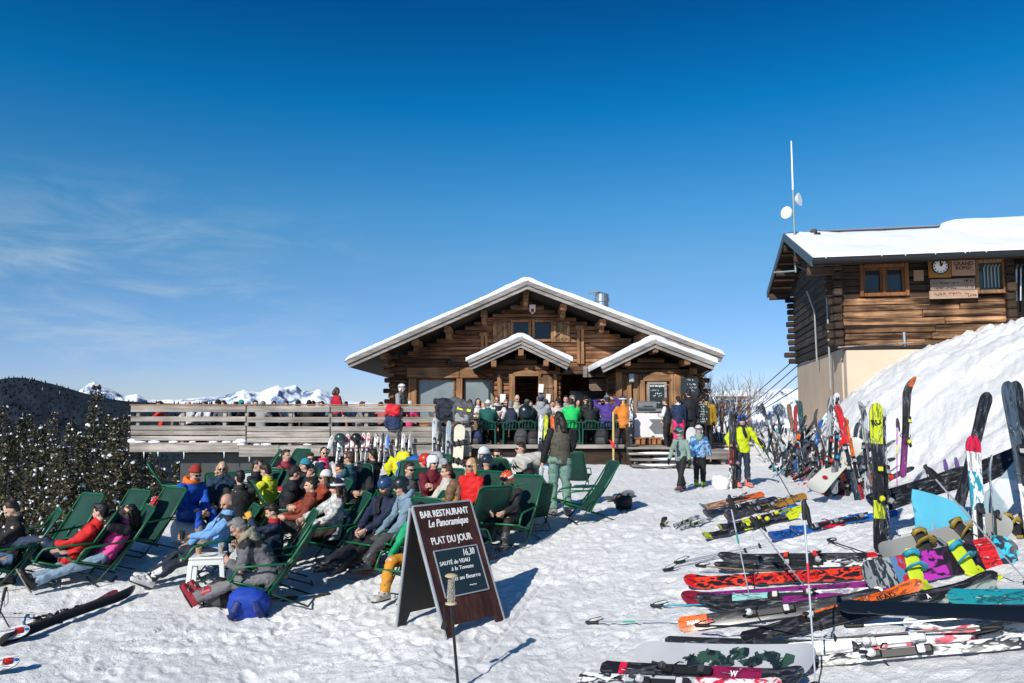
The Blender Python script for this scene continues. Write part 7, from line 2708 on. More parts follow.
def hung(name, label, px, py, Y, cols, w_, h_, seed, cat='jacket'):
    P = at(px, py, Y)
    q = random.Random(seed)
    o = empty(name, P)
    tag(o, label, cat)
    for k, (c, dx, dz, sw, sh) in enumerate(cols):
        mb = MB()
        mb.loft([((dx - sw * .4, -.08, dz + sh * .42), (sw * .3, 0, 0), (0, .09, 0)), ((dx, -.11, dz + sh * .2), (sw * .55, 0, .03), (0, .10, 0)), ((dx + .03, -.12, dz - sh * .2), (sw * .5, 0, 0), (0, .085, 0)), ((dx, -.10, dz - sh * .5), (sw * .42, 0, 0), (0, .06, 0))], 14)
        mb.tube([(dx - sw * .4, -.1, dz + sh * .3), (dx - sw * .55, -.13, dz), (dx - sw * .5, -.12, dz - sh * .4)], [.07, .06, .05], 8)
        m_ = remeshed(mb, .02, 2, .05, 7, seed + k)
        m_.materials.append(cloth(c))
        x = bpy.data.objects.new('cloth_part' if k else 'cloth', m_)
        COL.objects.link(x)
        x.parent = o
    return o
hung('jacket', 'red and navy jacket hung over the balustrade under the white helmet', 394, 414, TY0, [((.62, .02, .03), 0, .12, .34, .36), ((.015, .03, .08), 0, -.22, .34, .4)], .4, .8, 1)
hung('jacket', 'dark navy jacket thrown over the end of the balustrade', 450, 408, TY0, [((.012, .016, .028), 0, 0, .62, .62)], .6, .6, 5)
hung('jacket', 'grey and black jacket with a yellow band over the end of the balustrade', 464, 410, TY0 - .04, [((.08, .085, .09), 0, .02, .48, .7), ((.25, .25, .25), -.02, -.2, .3, .3)], .5, .7, 9)
mb = MB()
P = at(464, 409, TY0 - .24)
mb.bar(P + Vector((-.18, 0, .03)), P + Vector((.18, 0, -.05)), .03, .07)
o = mb.build('reflective_band', M('yellow band', (.7, .65, .03), rough=.5))
o.parent = [x for x in bpy.data.objects if x.get('label', '').startswith('grey and black jacket with')][0]
o.location = -Vector(o.parent.location)
hp = at(526, 411, 21.4)
mb = MB()
mb.lathe((0, 0, 0), [(.02, .07), (.12, .05), (.19, 0), (.2, -.04)], 20, axis=(0, -1, .15))
o = mb.build('round_pack', M('glossy dark pack', (.006, .016, .022), rough=.25), smooth='auto')
o.location = hp
tag(o, 'glossy round dark pack hung on the back of the guest in black', 'pack')
P = at(522, 440, 21.2)
def deckpack(px, label, col, s):
    P = at(px, 440, 21.25)
    o = backpack('backpack', label, P.x, 21.25, rng.uniform(-20, 20), col, (.04, .04, .04), s)
    o.location.z = DECKZ
deckpack(521, 'dark backpack with a pale patch on the terrace edge', (.05, .05, .052), 1.1)
deckpack(533, 'black backpack with red marks on the terrace edge', (.02, .014, .016), 1.0)
deckpack(602, 'black backpack under the chair of the guest in purple', (.014, .014, .015), 1.15)
deckpack(617, 'dark backpack next to the newel post', (.02, .012, .013), 1.05)
deckpack(476, 'blue and black backpack by the balustrade end', (.01, .03, .09), 1.0)
BIND = M('binding black', (.014, .014, .015), rough=.4, var=.2)
BINDG = M('binding grey', (.22, .22, .23), rough=.35)
EDGE = M('ski edge', (.10, .10, .11), rough=.3, metal=.6)
_sk = {}
_gl = {}
def gloss(col, nm='ski print'):
    """Top-sheet print: the colour, streaked and specked with darker and lighter ink."""
    key = (col, nm)
    if key not in _gl:
        if 'print' in nm:
            lum = sum(col) / 3
            dk = tuple(c * .35 + .006 for c in col)
            lt = tuple(min(.7, c * .4 + (.30 if lum < .1 else .42)) for c in col)
            _gl[key] = M2(nm, col, dk if lum > .05 else (.05, .052, .056), 7.0, .55, (1, 5, 1), rough=.3, sharp=.015, c=lt, distort=1.2)
        else:
            _gl[key] = M(nm, col, rough=.28, var=.08, scale=4, spec=.5)
    return _gl[key]
def ski_mesh(L, wf, segs, base, tipr=.16):
    """Body from tail (x=0) to tip (x=L); segs: [(f0, f1, material)] on the top sheet."""
    mats = [EDGE, base]
    for s_ in segs:
        if s_[2] not in mats:
            mats.append(s_[2])
    n = 44
    vs, fs, ms = [], [], []
    th = .009
    def width(f):
        w_ = (.108 * (1 - f) ** 2 + .070 * 2 * f * (1 - f) * 1.05 + .122 * f * f) * wf
        tip = (1 - f) * L
        tail = f * L
        if tip < .13:
            w_ *= math.sqrt(max(0.004, 1 - (1 - tip / .13) ** 2.2))
        if tail < .045:
            w_ *= .55 + .45 * math.sqrt(max(0, 1 - (1 - tail / .045) ** 2))
        return w_
    def zed(f):
        t = max(0, f * L - (L - .30)) / .30
        b = max(0, .14 - f * L) / .14
        return .10 * t * t * (tipr / .16) + .012 * b * b + .012 * math.sin(PI * min(1, max(0, (f - .1) / .75)))
    fr_ = [i / n for i in range(n + 1)]
    extra = sorted(set([a for s_ in segs for a in s_[:2]]))
    fr_ = sorted(set(fr_ + [e for e in extra if 0 < e < 1]))
    fr_ = fr_[:-1] + [.985, .993, 1.0] if fr_[-2] < .985 else fr_
    fr_ = sorted(set(fr_))
    for f in fr_:
        w_ = width(f) / 2
        z = zed(f)
        x = f * L
        for (y, zz) in ((-w_, 0), (w_, 0), (w_ * .97, th), (w_ * .55, th + .004), (-w_ * .55, th + .004), (-w_ * .97, th)):
            vs.append((x, y, z + zz))
    N = len(fr_)
    for i in range(N - 1):
        fm = (fr_[i] + fr_[i + 1]) / 2
        top = 1
        for s_ in segs:
            if s_[0] <= fm < s_[1]:
                top = mats.index(s_[2])
        for k in range(6):
            k2 = (k + 1) % 6
            fs.append((i * 6 + k, i * 6 + k2, (i + 1) * 6 + k2, (i + 1) * 6 + k))
            ms.append(1 if k == 0 else (0 if k in (1, 5) else top))
    fs.append(tuple(range(6)))
    ms.append(0)
    fs.append(tuple((N - 1) * 6 + k for k in range(6))[::-1])
    ms.append(0)
    return vs, fs, ms, mats, zed
def add_binding(root, L, zed, bm=None, col=None, at_=.47):
    b1 = bm or BIND
    c = M('binding colour', col, rough=.35) if col else BINDG
    x0 = at_ * L
    z = zed(at_) + .013
    mb = MB()
    mb.box((x0 - .02, 0, z + .01), (.42, .055, .02), bev=.004)
    mb.build('binding_plate', b1, root)
    mb = MB()
    mb.box((x0 + .16, 0, z + .035), (.09, .062, .04), bev=.012, m=0)
    mb.box((x0 + .13, 0, z + .058), (.05, .055, .02), bev=.006, m=1)
    mb.tube([(x0 + .12, -.033, z + .04), (x0 + .105, -.03, z + .055), (x0 + .105, .03, z + .055), (x0 + .12, .033, z + .04)], .009, 6)
    mb.build('toe_piece', [b1, c], root)
    mb = MB()
    mb.box((x0 - .17, 0, z + .035), (.10, .058, .04), bev=.012)
    mb.box((x0 - .19, 0, z + .075), (.06, .05, .06), Matrix.Rotation(R(-25), 3, 'Y'), bev=.014, m=1)
    mb.tube([(x0 - .21, 0, z + .09), (x0 - .26, 0, z + .115)], .014, 6)
    for sy in (-1, 1):
        mb.tube([(x0 - .12, sy * .04, z + .02), (x0 - .10, sy * .075, z - .005), (x0 - .07, sy * .078, z - .02)], .006, 5)
    mb.build('heel_piece', [b1, c], root)
def ski(label, L=1.68, wf=1.0, segs=(), base=None, bind=True, bcol=None, bm=None, group=None, texts=(), tipr=.16):
    base = base or gloss((.012, .012, .013), 'ski base')
    vs, fs, ms, mats, zed = ski_mesh(L, wf, list(segs), base, tipr)
    mb = MB()
    mb.v, mb.f, mb.m, mb.t = vs, fs, ms, [0.5] * len(fs)
    o = mb.build('ski', mats, smooth=True)
    o.data.set_sharp_from_angle(angle=R(30))
    tag(o, label, 'ski', group)
    if bind:
        add_binding(o, L, zed, bm, bcol)
    for (tx, x, size, wd, mat, flip) in texts:
        ux = (1, 0, 0) if not flip else (-1, 0, 0)
        uy = (0, 1, 0) if not flip else (0, -1, 0)
        put_text(tx, size, (x * L, 0, zed(x) + .0145), ux, uy, mat, o, width=wd, bold=.002, depth=.0008)
    return o
def board_mesh(L, W, topmat, base, name, label, bind=None, tail='round', groupk=None):
    mats = [EDGE, base] + (topmat if isinstance(topmat, list) else [topmat])
    n = 40
    vs, fs, ms = [], [], []
    def wid(f):
        w_ = W * (1 - .10 * math.sin(PI * min(1, max(0, (f - .12) / .76))))
        e = min(f, 1 - f) * L
        if e < .17:
            w_ *= math.sqrt(max(.003, 1 - (1 - e / .17) ** 2.3))
        return w_
    def zed(f):
        a = max(0, f * L - (L - .26)) / .26
        b = max(0, .26 - f * L) / .26
        return .075 * (a * a + b * b) + .008 * math.sin(PI * f)
    fr_ = [0, .004, .012, .025] + [.04 + .92 * i / n for i in range(n + 1)] + [.975, .988, .996, 1.0]
    for f in fr_:
        w_ = wid(f) / 2
        for (y, zz) in ((-w_, 0), (0, 0), (w_, 0), (w_ * .985, .009), (0, .010), (-w_ * .985, .009)):
            vs.append((f * L, y, zed(f) + zz))
    N = len(fr_)
    nt_ = len(mats) - 2
    for i in range(N - 1):
        for k in range(6):
            k2 = (k + 1) % 6
            fs.append((i * 6 + k, i * 6 + k2, (i + 1) * 6 + k2, (i + 1) * 6 + k))
            fm = (fr_[i] + fr_[i + 1]) / 2
            ms.append(1 if k in (0, 1) else 0 if k in (2, 5) else 2 + min(nt_ - 1, int(fm * nt_)))
    fs.append(tuple(range(6)))
    ms.append(0)
    fs.append(tuple((N - 1) * 6 + k for k in range(6))[::-1])
    ms.append(0)
    mb = MB()
    mb.v, mb.f, mb.m, mb.t = vs, fs, ms, [.5] * len(fs)
    o = mb.build(name, mats, smooth=True)
    o.data.set_sharp_from_angle(angle=R(30))
    tag(o, label, 'snowboard', groupk)
    if bind:
        pad, strap = M('binding pad', bind[0], rough=.5), M('binding straps', bind[1], rough=.5)
        for fx, an in ((.34, -12), (.66, 12)):
            e = empty('binding', (fx * L, 0, zed(fx) + .012), R(90 + an))
            e.scale = (1.15, 1.15, 1.15)
            e.parent = o
            mb = MB()
            mb.loft([((-.13, 0, .012), (0, .05, 0), (0, 0, .012)), ((-.05, 0, .012), (0, .062, 0), (0, 0, .012)), ((.10, 0, .012), (0, .058, 0), (0, 0, .012)), ((.15, 0, .012), (0, .04, 0), (0, 0, .01))], 14, pw=3)
            mb.build('footbed', pad, e, 'auto')
            mb = MB()
            mb.tube([(-.10, -.062, .02), (-.14, -.05, .06), (-.16, 0, .08), (-.14, .05, .06), (-.10, .062, .02)], .014, 6)
            mb.loft([((-.14, 0, .05), (0, .06, 0), (.02, 0, 0)), ((-.19, 0, .15), (0, .06, 0), (.015, 0, 0)), ((-.22, 0, .24), (0, .045, 0), (.012, 0, 0))], 12)
            mb.build('highback', pad if bind[2] else strap, e, 'auto')
            mb = MB()
            mb.tube([(-.02, -.066, .02), (.0, -.06, .08), (.02, 0, .11), (.0, .06, .08), (-.02, .066, .02)], .016, 6, flat=(1.7, .6))
            mb.tube([(.09, -.06, .015), (.11, -.045, .05), (.12, 0, .065), (.11, .045, .05), (.09, .06, .015)], .013, 6, flat=(1.7, .6))
            mb.build('strap', strap, e, True)
    return o
def pole(label, L=1.15, col=(.55, .56, .58), grip=(.015, .015, .016), metal=.7, band=None, group=None):
    o = empty('ski_pole')
    tag(o, label, 'ski pole', group)
    sm = M('pole shaft', col, rough=.3, metal=metal)
    mb = MB()
    mb.tube([(0, 0, 0), (0, 0, .05)], [.003, .005], 6)
    mb.tube([(0, 0, .05), (0, 0, L - .12)], [.0065, .0085], 8)
    mb.build('shaft', sm, o, 'auto')
    if band:
        mb = MB()
        mb.tube([(0, 0, L * .55), (0, 0, L * .66)], .0095, 8)
        mb.build('band', M('pole band', band, rough=.4), o)
    gmat = M('pole grip', grip, rough=.6)
    mb = MB()
    mb.tube([(0, 0, L - .14), (0, 0, L - .12), (0, 0, L - .05), (.004, 0, L - .015), (.012, 0, L)], [.012, .0165, .0155, .018, .012], 10)
    mb.build('grip', gmat, o, True)
    mb = MB()
    mb.tube([(.01, 0, L - .01), (.035, .01, L - .06), (.05, .02, L - .16), (.035, -.0, L - .20), (.018, -.01, L - .12), (.005, 0, L - .015)], .008, 5, flat=(1.6, .4))
    mb.build('strap', gmat, o)
    mb = MB()
    mb.lathe((0, 0, .06), [(.006, .015), (.03, .006), (.034, 0), (.03, -.004), (.007, .004)], 12)
    mb.build('basket', gmat, o)
    return o
def along(o, a, b, up=(0, 0, 1), roll=0.0, z=0.0):
    """Lay local x from a towards b."""
    a, b = Vector(a), Vector(b)
    x = (b - a).normalized()
    upv = Vector(up)
    y = upv.cross(x).normalized()
    zz = x.cross(y)
    rot = Matrix((x, y, zz)).transposed() @ Matrix.Rotation(R(roll), 3, 'X')
    o.matrix_world = Matrix.Translation(a + zz * 0 + Vector((0, 0, z))) @ rot.to_4x4()
    return o
def along_z(o, a, b):
    a, b = Vector(a), Vector(b)
    zz = (b - a).normalized()
    y = Vector((0, 1, 0)) if abs(zz.y) < .9 else Vector((1, 0, 0))
    x = y.cross(zz).normalized()
    y = zz.cross(x)
    o.matrix_world = Matrix.Translation(a) @ Matrix((x, y, zz)).transposed().to_4x4()
    return o
def lay(o, L, tail, tip, roll=0, lift=.0, face=0, at_tip=False):
    """Lie flat on the snow: picture points of tail and tip give place and direction."""
    a, b = gnd(*tail), gnd(*tip)
    if at_tip:
        a = b - (b - a).normalized() * L
    if face:
        roll = -face if b.x < a.x else face
        lift += .055 * math.sin(R(abs(face)))
    m = (a + b) / 2
    d = (b - a)
    d.z = 0
    d.normalize()
    h = L / 2
    p0, p1 = m - d * h, m + d * h
    zs = [ground_np(np.array([p0.x + (p1.x - p0.x) * t]), np.array([p0.y + (p1.y - p0.y) * t]))[0] - (0) for t in (0.02, .25, .5, .75, .98)]
    A = np.vstack([np.array([0.02, .25, .5, .75, .98]), np.ones(5)]).T
    k, c = np.linalg.lstsq(A, np.array(zs), rcond=None)[0]
    res = max(z - (k * t + c) for z, t in zip(zs, (0.02, .25, .5, .75, .98)))
    p0.z, p1.z = c + res * .6 + lift, c + k + res * .6 + lift
    nx = Vector((-d.y, d.x, 0))
    e = .12
    dz = g(m.x + nx.x * e, m.y + nx.y * e) - g(m.x - nx.x * e, m.y - nx.y * e)
    up = (Vector((0, 0, 1)) - nx * (dz / (2 * e)) * .6)
    return along(o, p0, p1, up, roll)
def upright(o, L, base, top, yoff=0.0, sink=.12, face=0.0, dist=None):
    """Stuck in the snow at a picture point, leaning so that its top meets another; local x runs up."""
    a = gnd(*base) if dist is None else at(base[0], base[1], dist)
    b = at(top[0], top[1], a.y + yoff)
    d = (b - a).normalized()
    a2 = b - d * L
    fwd = Vector((math.sin(R(face)), -math.cos(R(face)), 0))
    y = fwd.cross(d).normalized()
    zz = d.cross(y)
    o.matrix_world = Matrix.Translation(a2) @ Matrix((d, y, zz)).transposed().to_4x4()
    return o
BK = (.012, .012, .013)
RED, TEAL, ORG, LIME, BLUE, WHT, PNK, PUR, GRY = (.55, .012, .015), (.01, .22, .26), (.72, .13, .015), (.55, .62, .02), (.01, .10, .42), (.70, .70, .69), (.58, .012, .05), (.22, .02, .17), (.20, .21, .22)
gBK, gRED, gTEAL, gORG, gLIME, gBLUE, gWHT, gPNK, gPUR, gGRY = [gloss(c, n) for c, n in ((BK, 'black print'), (RED, 'red print'), (TEAL, 'teal print'), (ORG, 'orange print'), (LIME, 'lime print'), (BLUE, 'blue print'), (WHT, 'white print'), (PNK, 'pink print'), (PUR, 'purple print'), (GRY, 'grey print'))]
gNAVY = gloss((.012, .02, .035), 'navy print')
gSLAB = gloss((.006, .010, .016), 'plain dark base')
gGOLD = gloss((.40, .20, .03), 'gold print')
gTAN = M2('arrow print', (.45, .30, .18), (.25, .10, .05), 5, .5, (1, 3, 1))
gRB = M2('red on black print', (.020, .010, .014), (.70, .045, .015), 7.0, .49, (1.0, 2.2, 1), c=(.03, .012, .02))
gWR = M2('white and red print', (.60, .59, .56), (.55, .02, .06), 10, .52, (1, 2, 1), c=(.05, .05, .06))
gWK = M2('white and black print', (.62, .62, .60), (.02, .02, .022), 9, .50, (1, 3, 1), c=(.35, .36, .38))
gBT = M2('teal on white print', (.70, .72, .72), (.02, .25, .34), 9, .5, (1, 2.5, 1))
gGW = M2('grey streak print', (.40, .42, .44), (.08, .09, .1), 6, .55, (1, 4, 1))
gBL2 = M2('blue and white print', (.012, .11, .42), (.5, .55, .6), 5, .62, (1, 3, 1))
TW = M('white print letters', (.75, .75, .74), rough=.5)
TR_ = M('red print letters', (.6, .03, .02), rough=.5)
TK = M('black print letters', (.012, .012, .012), rough=.5)
frng = random.Random(21)
def FACE():
    return frng.uniform(36, 62)
o = ski('teal-tipped ski with orange arrows lying farthest out on the snow', 1.7, 1.1, [(0, .42, gORG), (.42, .90, gTAN), (.9, 1.01, gTEAL)], bcol=None)
lay(o, 1.7, (768, 497), (691, 514), face=FACE())
o = ski('dark ski under the teal-tipped one, only its edge showing', 1.7, 1.1, [(0, 1.01, gNAVY)])
lay(o, 1.7, (776, 503), (700, 520), lift=0.000, face=FACE())
o = ski('gold and dark grey ski with a red tip', 1.75, 1.1, [(0, .45, gGOLD), (.45, .95, gloss((.05, .05, .06), 'dark grey print')), (.95, 1.01, gRED)])
lay(o, 1.75, (800, 503), (712, 527), face=FACE())
o = ski('second gold ski right behind the red-tipped one', 1.75, 1.1, [(0, .5, gGOLD), (.5, 1.01, gBK)])
lay(o, 1.75, (812, 498), (735, 519), face=FACE())
o = ski('yellow and black racing ski nearest the pole grip', 1.68, 1.0, [(0, .12, gLIME), (.12, .5, gBK), (.5, .58, gLIME), (.58, .9, gBK), (.9, 1.01, gLIME)], bcol=(.6, .6, .02))
lay(o, 1.68, (790, 521), (708, 541), face=FACE())
o = ski('yellow and black racing ski lying behind its twin', 1.68, 1.0, [(0, .3, gLIME), (.3, .62, gBK), (.62, .7, gLIME), (.7, .95, gBK), (.95, 1.01, gLIME)], bcol=(.6, .6, .02))
lay(o, 1.68, (796, 514), (722, 533), face=FACE())
o = ski('bright blue ski with dark lettering', 1.72, 1.1, [(0, .35, gBL2), (.35, 1.01, gBLUE)], texts=[('VÖLKL', .8, .07, .32, TK, True)], bind=True)
lay(o, 1.72, (868, 521), (763, 545), face=FACE())
o = ski('blue and white ski beside the bright blue one', 1.72, 1.0, [(0, .5, gBL2), (.5, .7, gPNK), (.7, 1.01, gBLUE)])
lay(o, 1.72, (884, 519), (800, 534), face=FACE())
o = ski('black ski with red heel part farthest along the middle row', 1.7, 1.1, [(0, .06, gRED), (.06, 1.01, gBK)], bcol=(.65, .03, .02))
lay(o, 1.7, (852, 561), (742, 563), face=FACE())
o = ski('black and white ski right in front of the red-heeled one', 1.7, 1.0, [(0, .4, gWK), (.4, 1.01, gBK)], bcol=(.4, .4, .4))
lay(o, 1.7, (850, 568), (744, 572), face=FACE())
o = ski('wide black ski with big flame red letters, uppermost of two', 1.78, 1.55, [(0, .94, gRB), (.94, 1.01, gRED)], bind=False, texts=[('ERA LTD', .45, .11, .75, gRED, False)])
lay(o, 1.78, (868, 578), (682, 590), lift=0.010, face=FACE())
o = ski('wide dark red ski tip underneath the flame red letters', 1.78, 1.4, [(0, .9, gPUR), (.9, 1.01, gloss((.25, .01, .03), 'dark red print'))], bind=False)
lay(o, 1.78, (870, 592), (685, 605), face=FACE())
o = ski('turquoise and white ski with pale bindings in the middle row', 1.7, 1.1, [(0, .5, gWHT), (.5, .8, gloss((.25, .5, .48), 'mint print')), (.8, 1.01, gBK)], bcol=(.6, .58, .5))
lay(o, 1.7, (880, 598), (700, 606), lift=0.007, face=FACE())
o = ski('black ski with purple edge under the turquoise one', 1.8, 1.1, [(0, .6, gPUR), (.6, 1.01, gBK)], bind=False)
lay(o, 1.8, (900, 596), (712, 612), face=FACE())
o = ski('black ski with an orange tail and white lettering', 1.75, 1.35, [(0, .15, gORG), (.15, 1.01, gBK)], texts=[('SHAPE', .075, .05, .12, TW, False), ('V8', .16, .05, .05, TR_, False)], bcol=(.6, .6, .6))
lay(o, 1.75, (684, 630), (880, 604), lift=0.007, face=FACE())
o = ski('long black ski with a small triangle mark, tip curving up by the coloured snowboard', 1.85, 1.35, [(0, 1.01, gBK)], bind=False, texts=[('A', .70, .06, .03, TW, False)], tipr=.22)
lay(o, 1.85, (778, 640), (996, 592), lift=0.021, face=FACE())
o = ski('black ski with a bright orange front lying across the long black one', 1.7, 1.2, [(0, .35, gBK), (.35, 1.01, gORG)], texts=[('HEAD', .80, .06, .22, TK, False)], bcol=(.6, .6, .6))
lay(o, 1.7, (760, 645), (905, 602), lift=0.035, face=FACE())
o = ski('grey-green ski tip poking out beneath the long black ski', 1.7, 1.0, [(0, 1.01, M2('green grey print', (.10, .16, .13), (.3, .34, .3), 8, .5, (1, 3, 1)))], bind=False)
lay(o, 1.7, (800, 630), (985, 597), face=FACE())
o = ski('broad black ski base, farther one, pointing at the right frame edge', 1.75, 1.05, [(0, 1.01, gSLAB)], base=gSLAB, bind=False, tipr=.02)
lay(o, 1.75, (1070, 642), (856, 630), lift=.13, face=42)
o = ski('broad black ski base, nearer one, lapping over its twin', 1.75, 1.05, [(0, 1.01, gSLAB)], base=gSLAB, bind=False, tipr=.02)
lay(o, 1.75, (1100, 652), (884, 632), lift=.15, face=42)
o = ski('white ski with pink and red swirls and white bindings', 1.62, 1.05, [(0, .3, gWHT), (.3, .8, gWR), (.8, 1.01, gWHT)], bcol=(.7, .7, .7), bm=M('white binding', (.6, .6, .6), rough=.4))
lay(o, 1.62, (822, 656), (992, 641), lift=0.010, face=FACE())
o = ski('white ski with black dashes at the front of the pile', 1.62, .8, [(0, .3, gWK), (.3, 1.01, gWK)], bcol=(.7, .7, .7))
lay(o, 1.62, (826, 666), (1004, 652), lift=0.000, face=FACE())
o = ski('white ski with pink edge running off at the right', 1.7, 1.2, [(0, .2, gWHT), (.2, .4, gPNK), (.4, 1.01, gWHT)], bind=False)
lay(o, 1.7, (1120, 618), (950, 632), lift=0.007, face=FACE())
o = ski('teal ski end at the right edge of the picture', 1.7, 1.3, [(0, 1.01, gTEAL)], bind=False)
lay(o, 1.7, (1005, 607), (1160, 610), lift=0.028, face=FACE())
sil = gloss((.42, .43, .45), 'silver base')
o = board_mesh(1.52, .29, sil, sil, 'snowboard', 'pale silver snowboard base with a dark green dragon print')
lay(o, 1.52, (846, 676), (620, 662), lift=0.035, face=FACE())
drg = M2('green camouflage ink', (.012, .02, .025), (.03, .07, .05), 14, .5, (1, 1, 1))
q = random.Random(3)
mb = MB()
pts = [(.22 + .048 * k, (.045 * math.sin(k * 1.3)) + q.uniform(-.015, .015)) for k in range(18)]
for k, (x, y) in enumerate(pts):
    for e in range(4):
        a = q.uniform(0, 6.3)
        r1, r2_ = q.uniform(.035, .075), q.uniform(.012, .026)
        poly = [(x + q.uniform(-.03, .03) + r1 * math.cos(t + a) * math.cos(a) - r2_ * math.sin(t) * math.sin(a), y + q.uniform(-.01, .01) + r1 * math.cos(t) * math.sin(a) + r2_ * math.sin(t) * math.cos(a)) for t in [i * PI / 4 for i in range(8)]]
        mb.prism(poly, (0, 0, .0195 + .0004 * (k * 3 + e) * .1), (1, 0, 0), (0, 1, 0), .0004)
mb.build('dragon_print', drg, o)
o = ski('black ski with a wine red band below the silver snowboard', 1.72, 1.2, [(0, .10, gBK), (.10, .14, gPNK), (.14, .55, gBK), (.55, .8, gloss((.22, .01, .06), 'wine print')), (.8, 1.01, gBK)], texts=[('W', .68, .06, .06, TW, False)], bcol=(.05, .05, .05))
lay(o, 1.72, (594, 672), (826, 688), lift=0.010, face=FACE())
o = ski('white ski cut by the lower frame edge', 1.7, 1.25, [(0, .25, gWK), (.25, .6, gGW), (.6, 1.01, gWR)], bcol=(.5, .5, .5))
lay(o, 1.7, (572, 684), (804, 700), lift=0.010, face=FACE())
o = ski('thin black ski seen edge-on behind the silver snowboard', 1.7, .9, [(0, 1.01, gBK)], bind=False)
lay(o, 1.7, (672, 644), (860, 652), roll=70, lift=0.021)
c1 = M2('zigzag print', (.03, .035, .038), (.30, .32, .33), 11, .5, (2.5, 1, 1), sharp=.02)
c2 = M2('blue red print', (.40, .02, .05), (.08, .2, .35), 9, .5, (1, 1, 1))
c3 = M2('magenta print', (.02, .012, .02), (.42, .03, .36), 8, .49, (1, 1.6, 1))
c4 = M2('black and red print', (.014, .010, .014), (.05, .02, .04), 8, .5)
c5 = gloss((.62, .02, .02), 'red board print')
c6 = M2('cyan print', (.02, .42, .58), (.012, .02, .03), 12, .52)
def prop_board(o, L, p0, p1, d0, d1, up, spin=0.0):
    """Board held between two picture points at given distances, top sheet facing UP."""
    a, b = at(p0[0], p0[1], d0), at(p1[0], p1[1], d1)
    m, d = (a + b) / 2, (b - a).normalized()
    return along(o, m - d * L / 2, m + d * L / 2, up)
d0 = gnd(845, 606).y
o = board_mesh(1.56, .29, [c1, c1, c2, c3, c3, c4, c4, c5, c6], gBK, 'snowboard', 'bright snowboard in grey, magenta, black, red and cyan with lime bindings', bind=((.50, .60, .02), (.02, .28, .42), True))
prop_board(o, 1.56, (846, 582), (1024, 546), d0 + .1, d0 + .35, (-.10, -.93, .36))
o = board_mesh(1.5, .28, gloss((.27, .27, .25), 'stone grey board'), gBK, 'snowboard', 'stone grey snowboard with a black and gold binding behind the bright one', bind=((.03, .03, .03), (.28, .19, .03), False))
prop_board(o, 1.5, (872, 560), (1012, 522), d0 + .65, d0 + .95, (-.12, -.8, .58))
LB = M2('sky blue base', (.09, .40, .58), (.12, .50, .66), 3.0, .5, (1, 1, .4), sharp=.25, c=(.05, .28, .45))
poly = [(-.02, 0), (.34, .01), (.63, .04), (.67, .16), (.66, .30), (.60, .42), (.50, .49), (.38, .54), (.27, .58), (.20, .60), (.17, .52), (.16, .38), (.13, .24), (.07, .10)]
mb = MB()
pa = at(908, 562, d0 + 1.0)
sc_ = at(975, 500, d0 + 1.2).x - pa.x
mb.prism([(p[0] * sc_ / .66, p[1] * sc_ / .66) for p in poly], (0, 0, 0), (1, .12, .05), (0, .42, .9), .012)
o = mb.build('swallowtail_board', LB)
o.location = pa
tag(o, 'sky blue swallowtail board standing in the snow with pale straps across', 'snowboard')
mb = MB()
for k, (x0, y0, x1, y1) in enumerate(((.30, .07, .44, .30), (.21, .08, .30, .40))):
    mb.bar(Vector((x0 * sc_ / .66, .12 * x0 + .42 * y0 - .02, .9 * y0)), Vector((x1 * sc_ / .66, .12 * x1 + .42 * y1 - .02, .9 * y1)), .006, .03, up=(0, 1, 0))
mb.build('strap', M('pale strap', (.35, .40, .40), rough=.6), o)
o = board_mesh(1.55, .28, gBK, gBK, 'snowboard', 'matt black snowboard leaning on the bank behind the sky blue one')
prop_board(o, 1.55, (850, 512), (985, 470), d0 + 2.1, d0 + 2.6, (-.1, -.75, .65))
o = board_mesh(1.5, .29, gBK, gBK, 'snowboard', 'black snowboard with a red corner high behind the grey one', bind=None)
prop_board(o, 1.5, (968, 478), (1045, 446), d0 + 2.3, d0 + 2.7, (-.1, -.8, .6))
o = board_mesh(1.48, .30, M2('silver cloud print', (.30, .38, .42), (.62, .64, .64), 2.4, .55, (1, 1, 1)), gGRY, 'snowboard', 'blue-grey board with a white cloud and an orange flash at the right edge')
prop_board(o, 1.48, (962, 540), (1052, 440), d0 + 1.6, d0 + 2.2, (-.2, -.9, .4))
mb = MB()
for k in range(3):
    mb.bar((.95 + .04 * k, -.06 + .04 * k, .0235), (1.04 + .03 * k, .02 + .02 * k, .0235), .012, .0015, up=(0, 0, 1))
mb.build('flash_print', M('orange flash', (.7, .33, .03), rough=.4), o)
o = board_mesh(1.45, .28, M2('pale brown print', (.32, .27, .23), (.5, .47, .44), 5, .5), gBK, 'snowboard', 'pale brown board with black and gold binding at the far right', bind=((.02, .02, .02), (.35, .24, .03), False))
prop_board(o, 1.45, (985, 545), (1070, 500), d0 + 1.2, d0 + 1.6, (-.3, -.7, .65))
o = ski('lime and black ski with big dark letters standing upright at the bank', 1.62, 1.35, [(0, .22, gBK), (.22, .34, gLIME), (.34, .72, gBK), (.72, 1.01, gLIME)], bcol=(.6, .6, .02), tipr=.05)
put_text('RO', .1, (1.62 * .865, 0, .0165), (.35, -1, 0), (1, .35, 0), TK, o, width=.105, bold=.006, depth=.0008)
put_text('HERO', .05, (1.62 * .70, 0, .0165), (-1, 0, 0), (0, -1, 0), TW, o, width=.16, bold=.001, depth=.0008)
upright(o, 1.62, (880, 553), (875, 403), .12)
o = ski('narrow lime-edged ski hidden behind the lime and black one', 1.62, 1.0, [(0, 1.01, gWK)], bcol=(.3, .3, .3), tipr=.05)
upright(o, 1.62, (886, 548), (881, 408), .2, face=20)
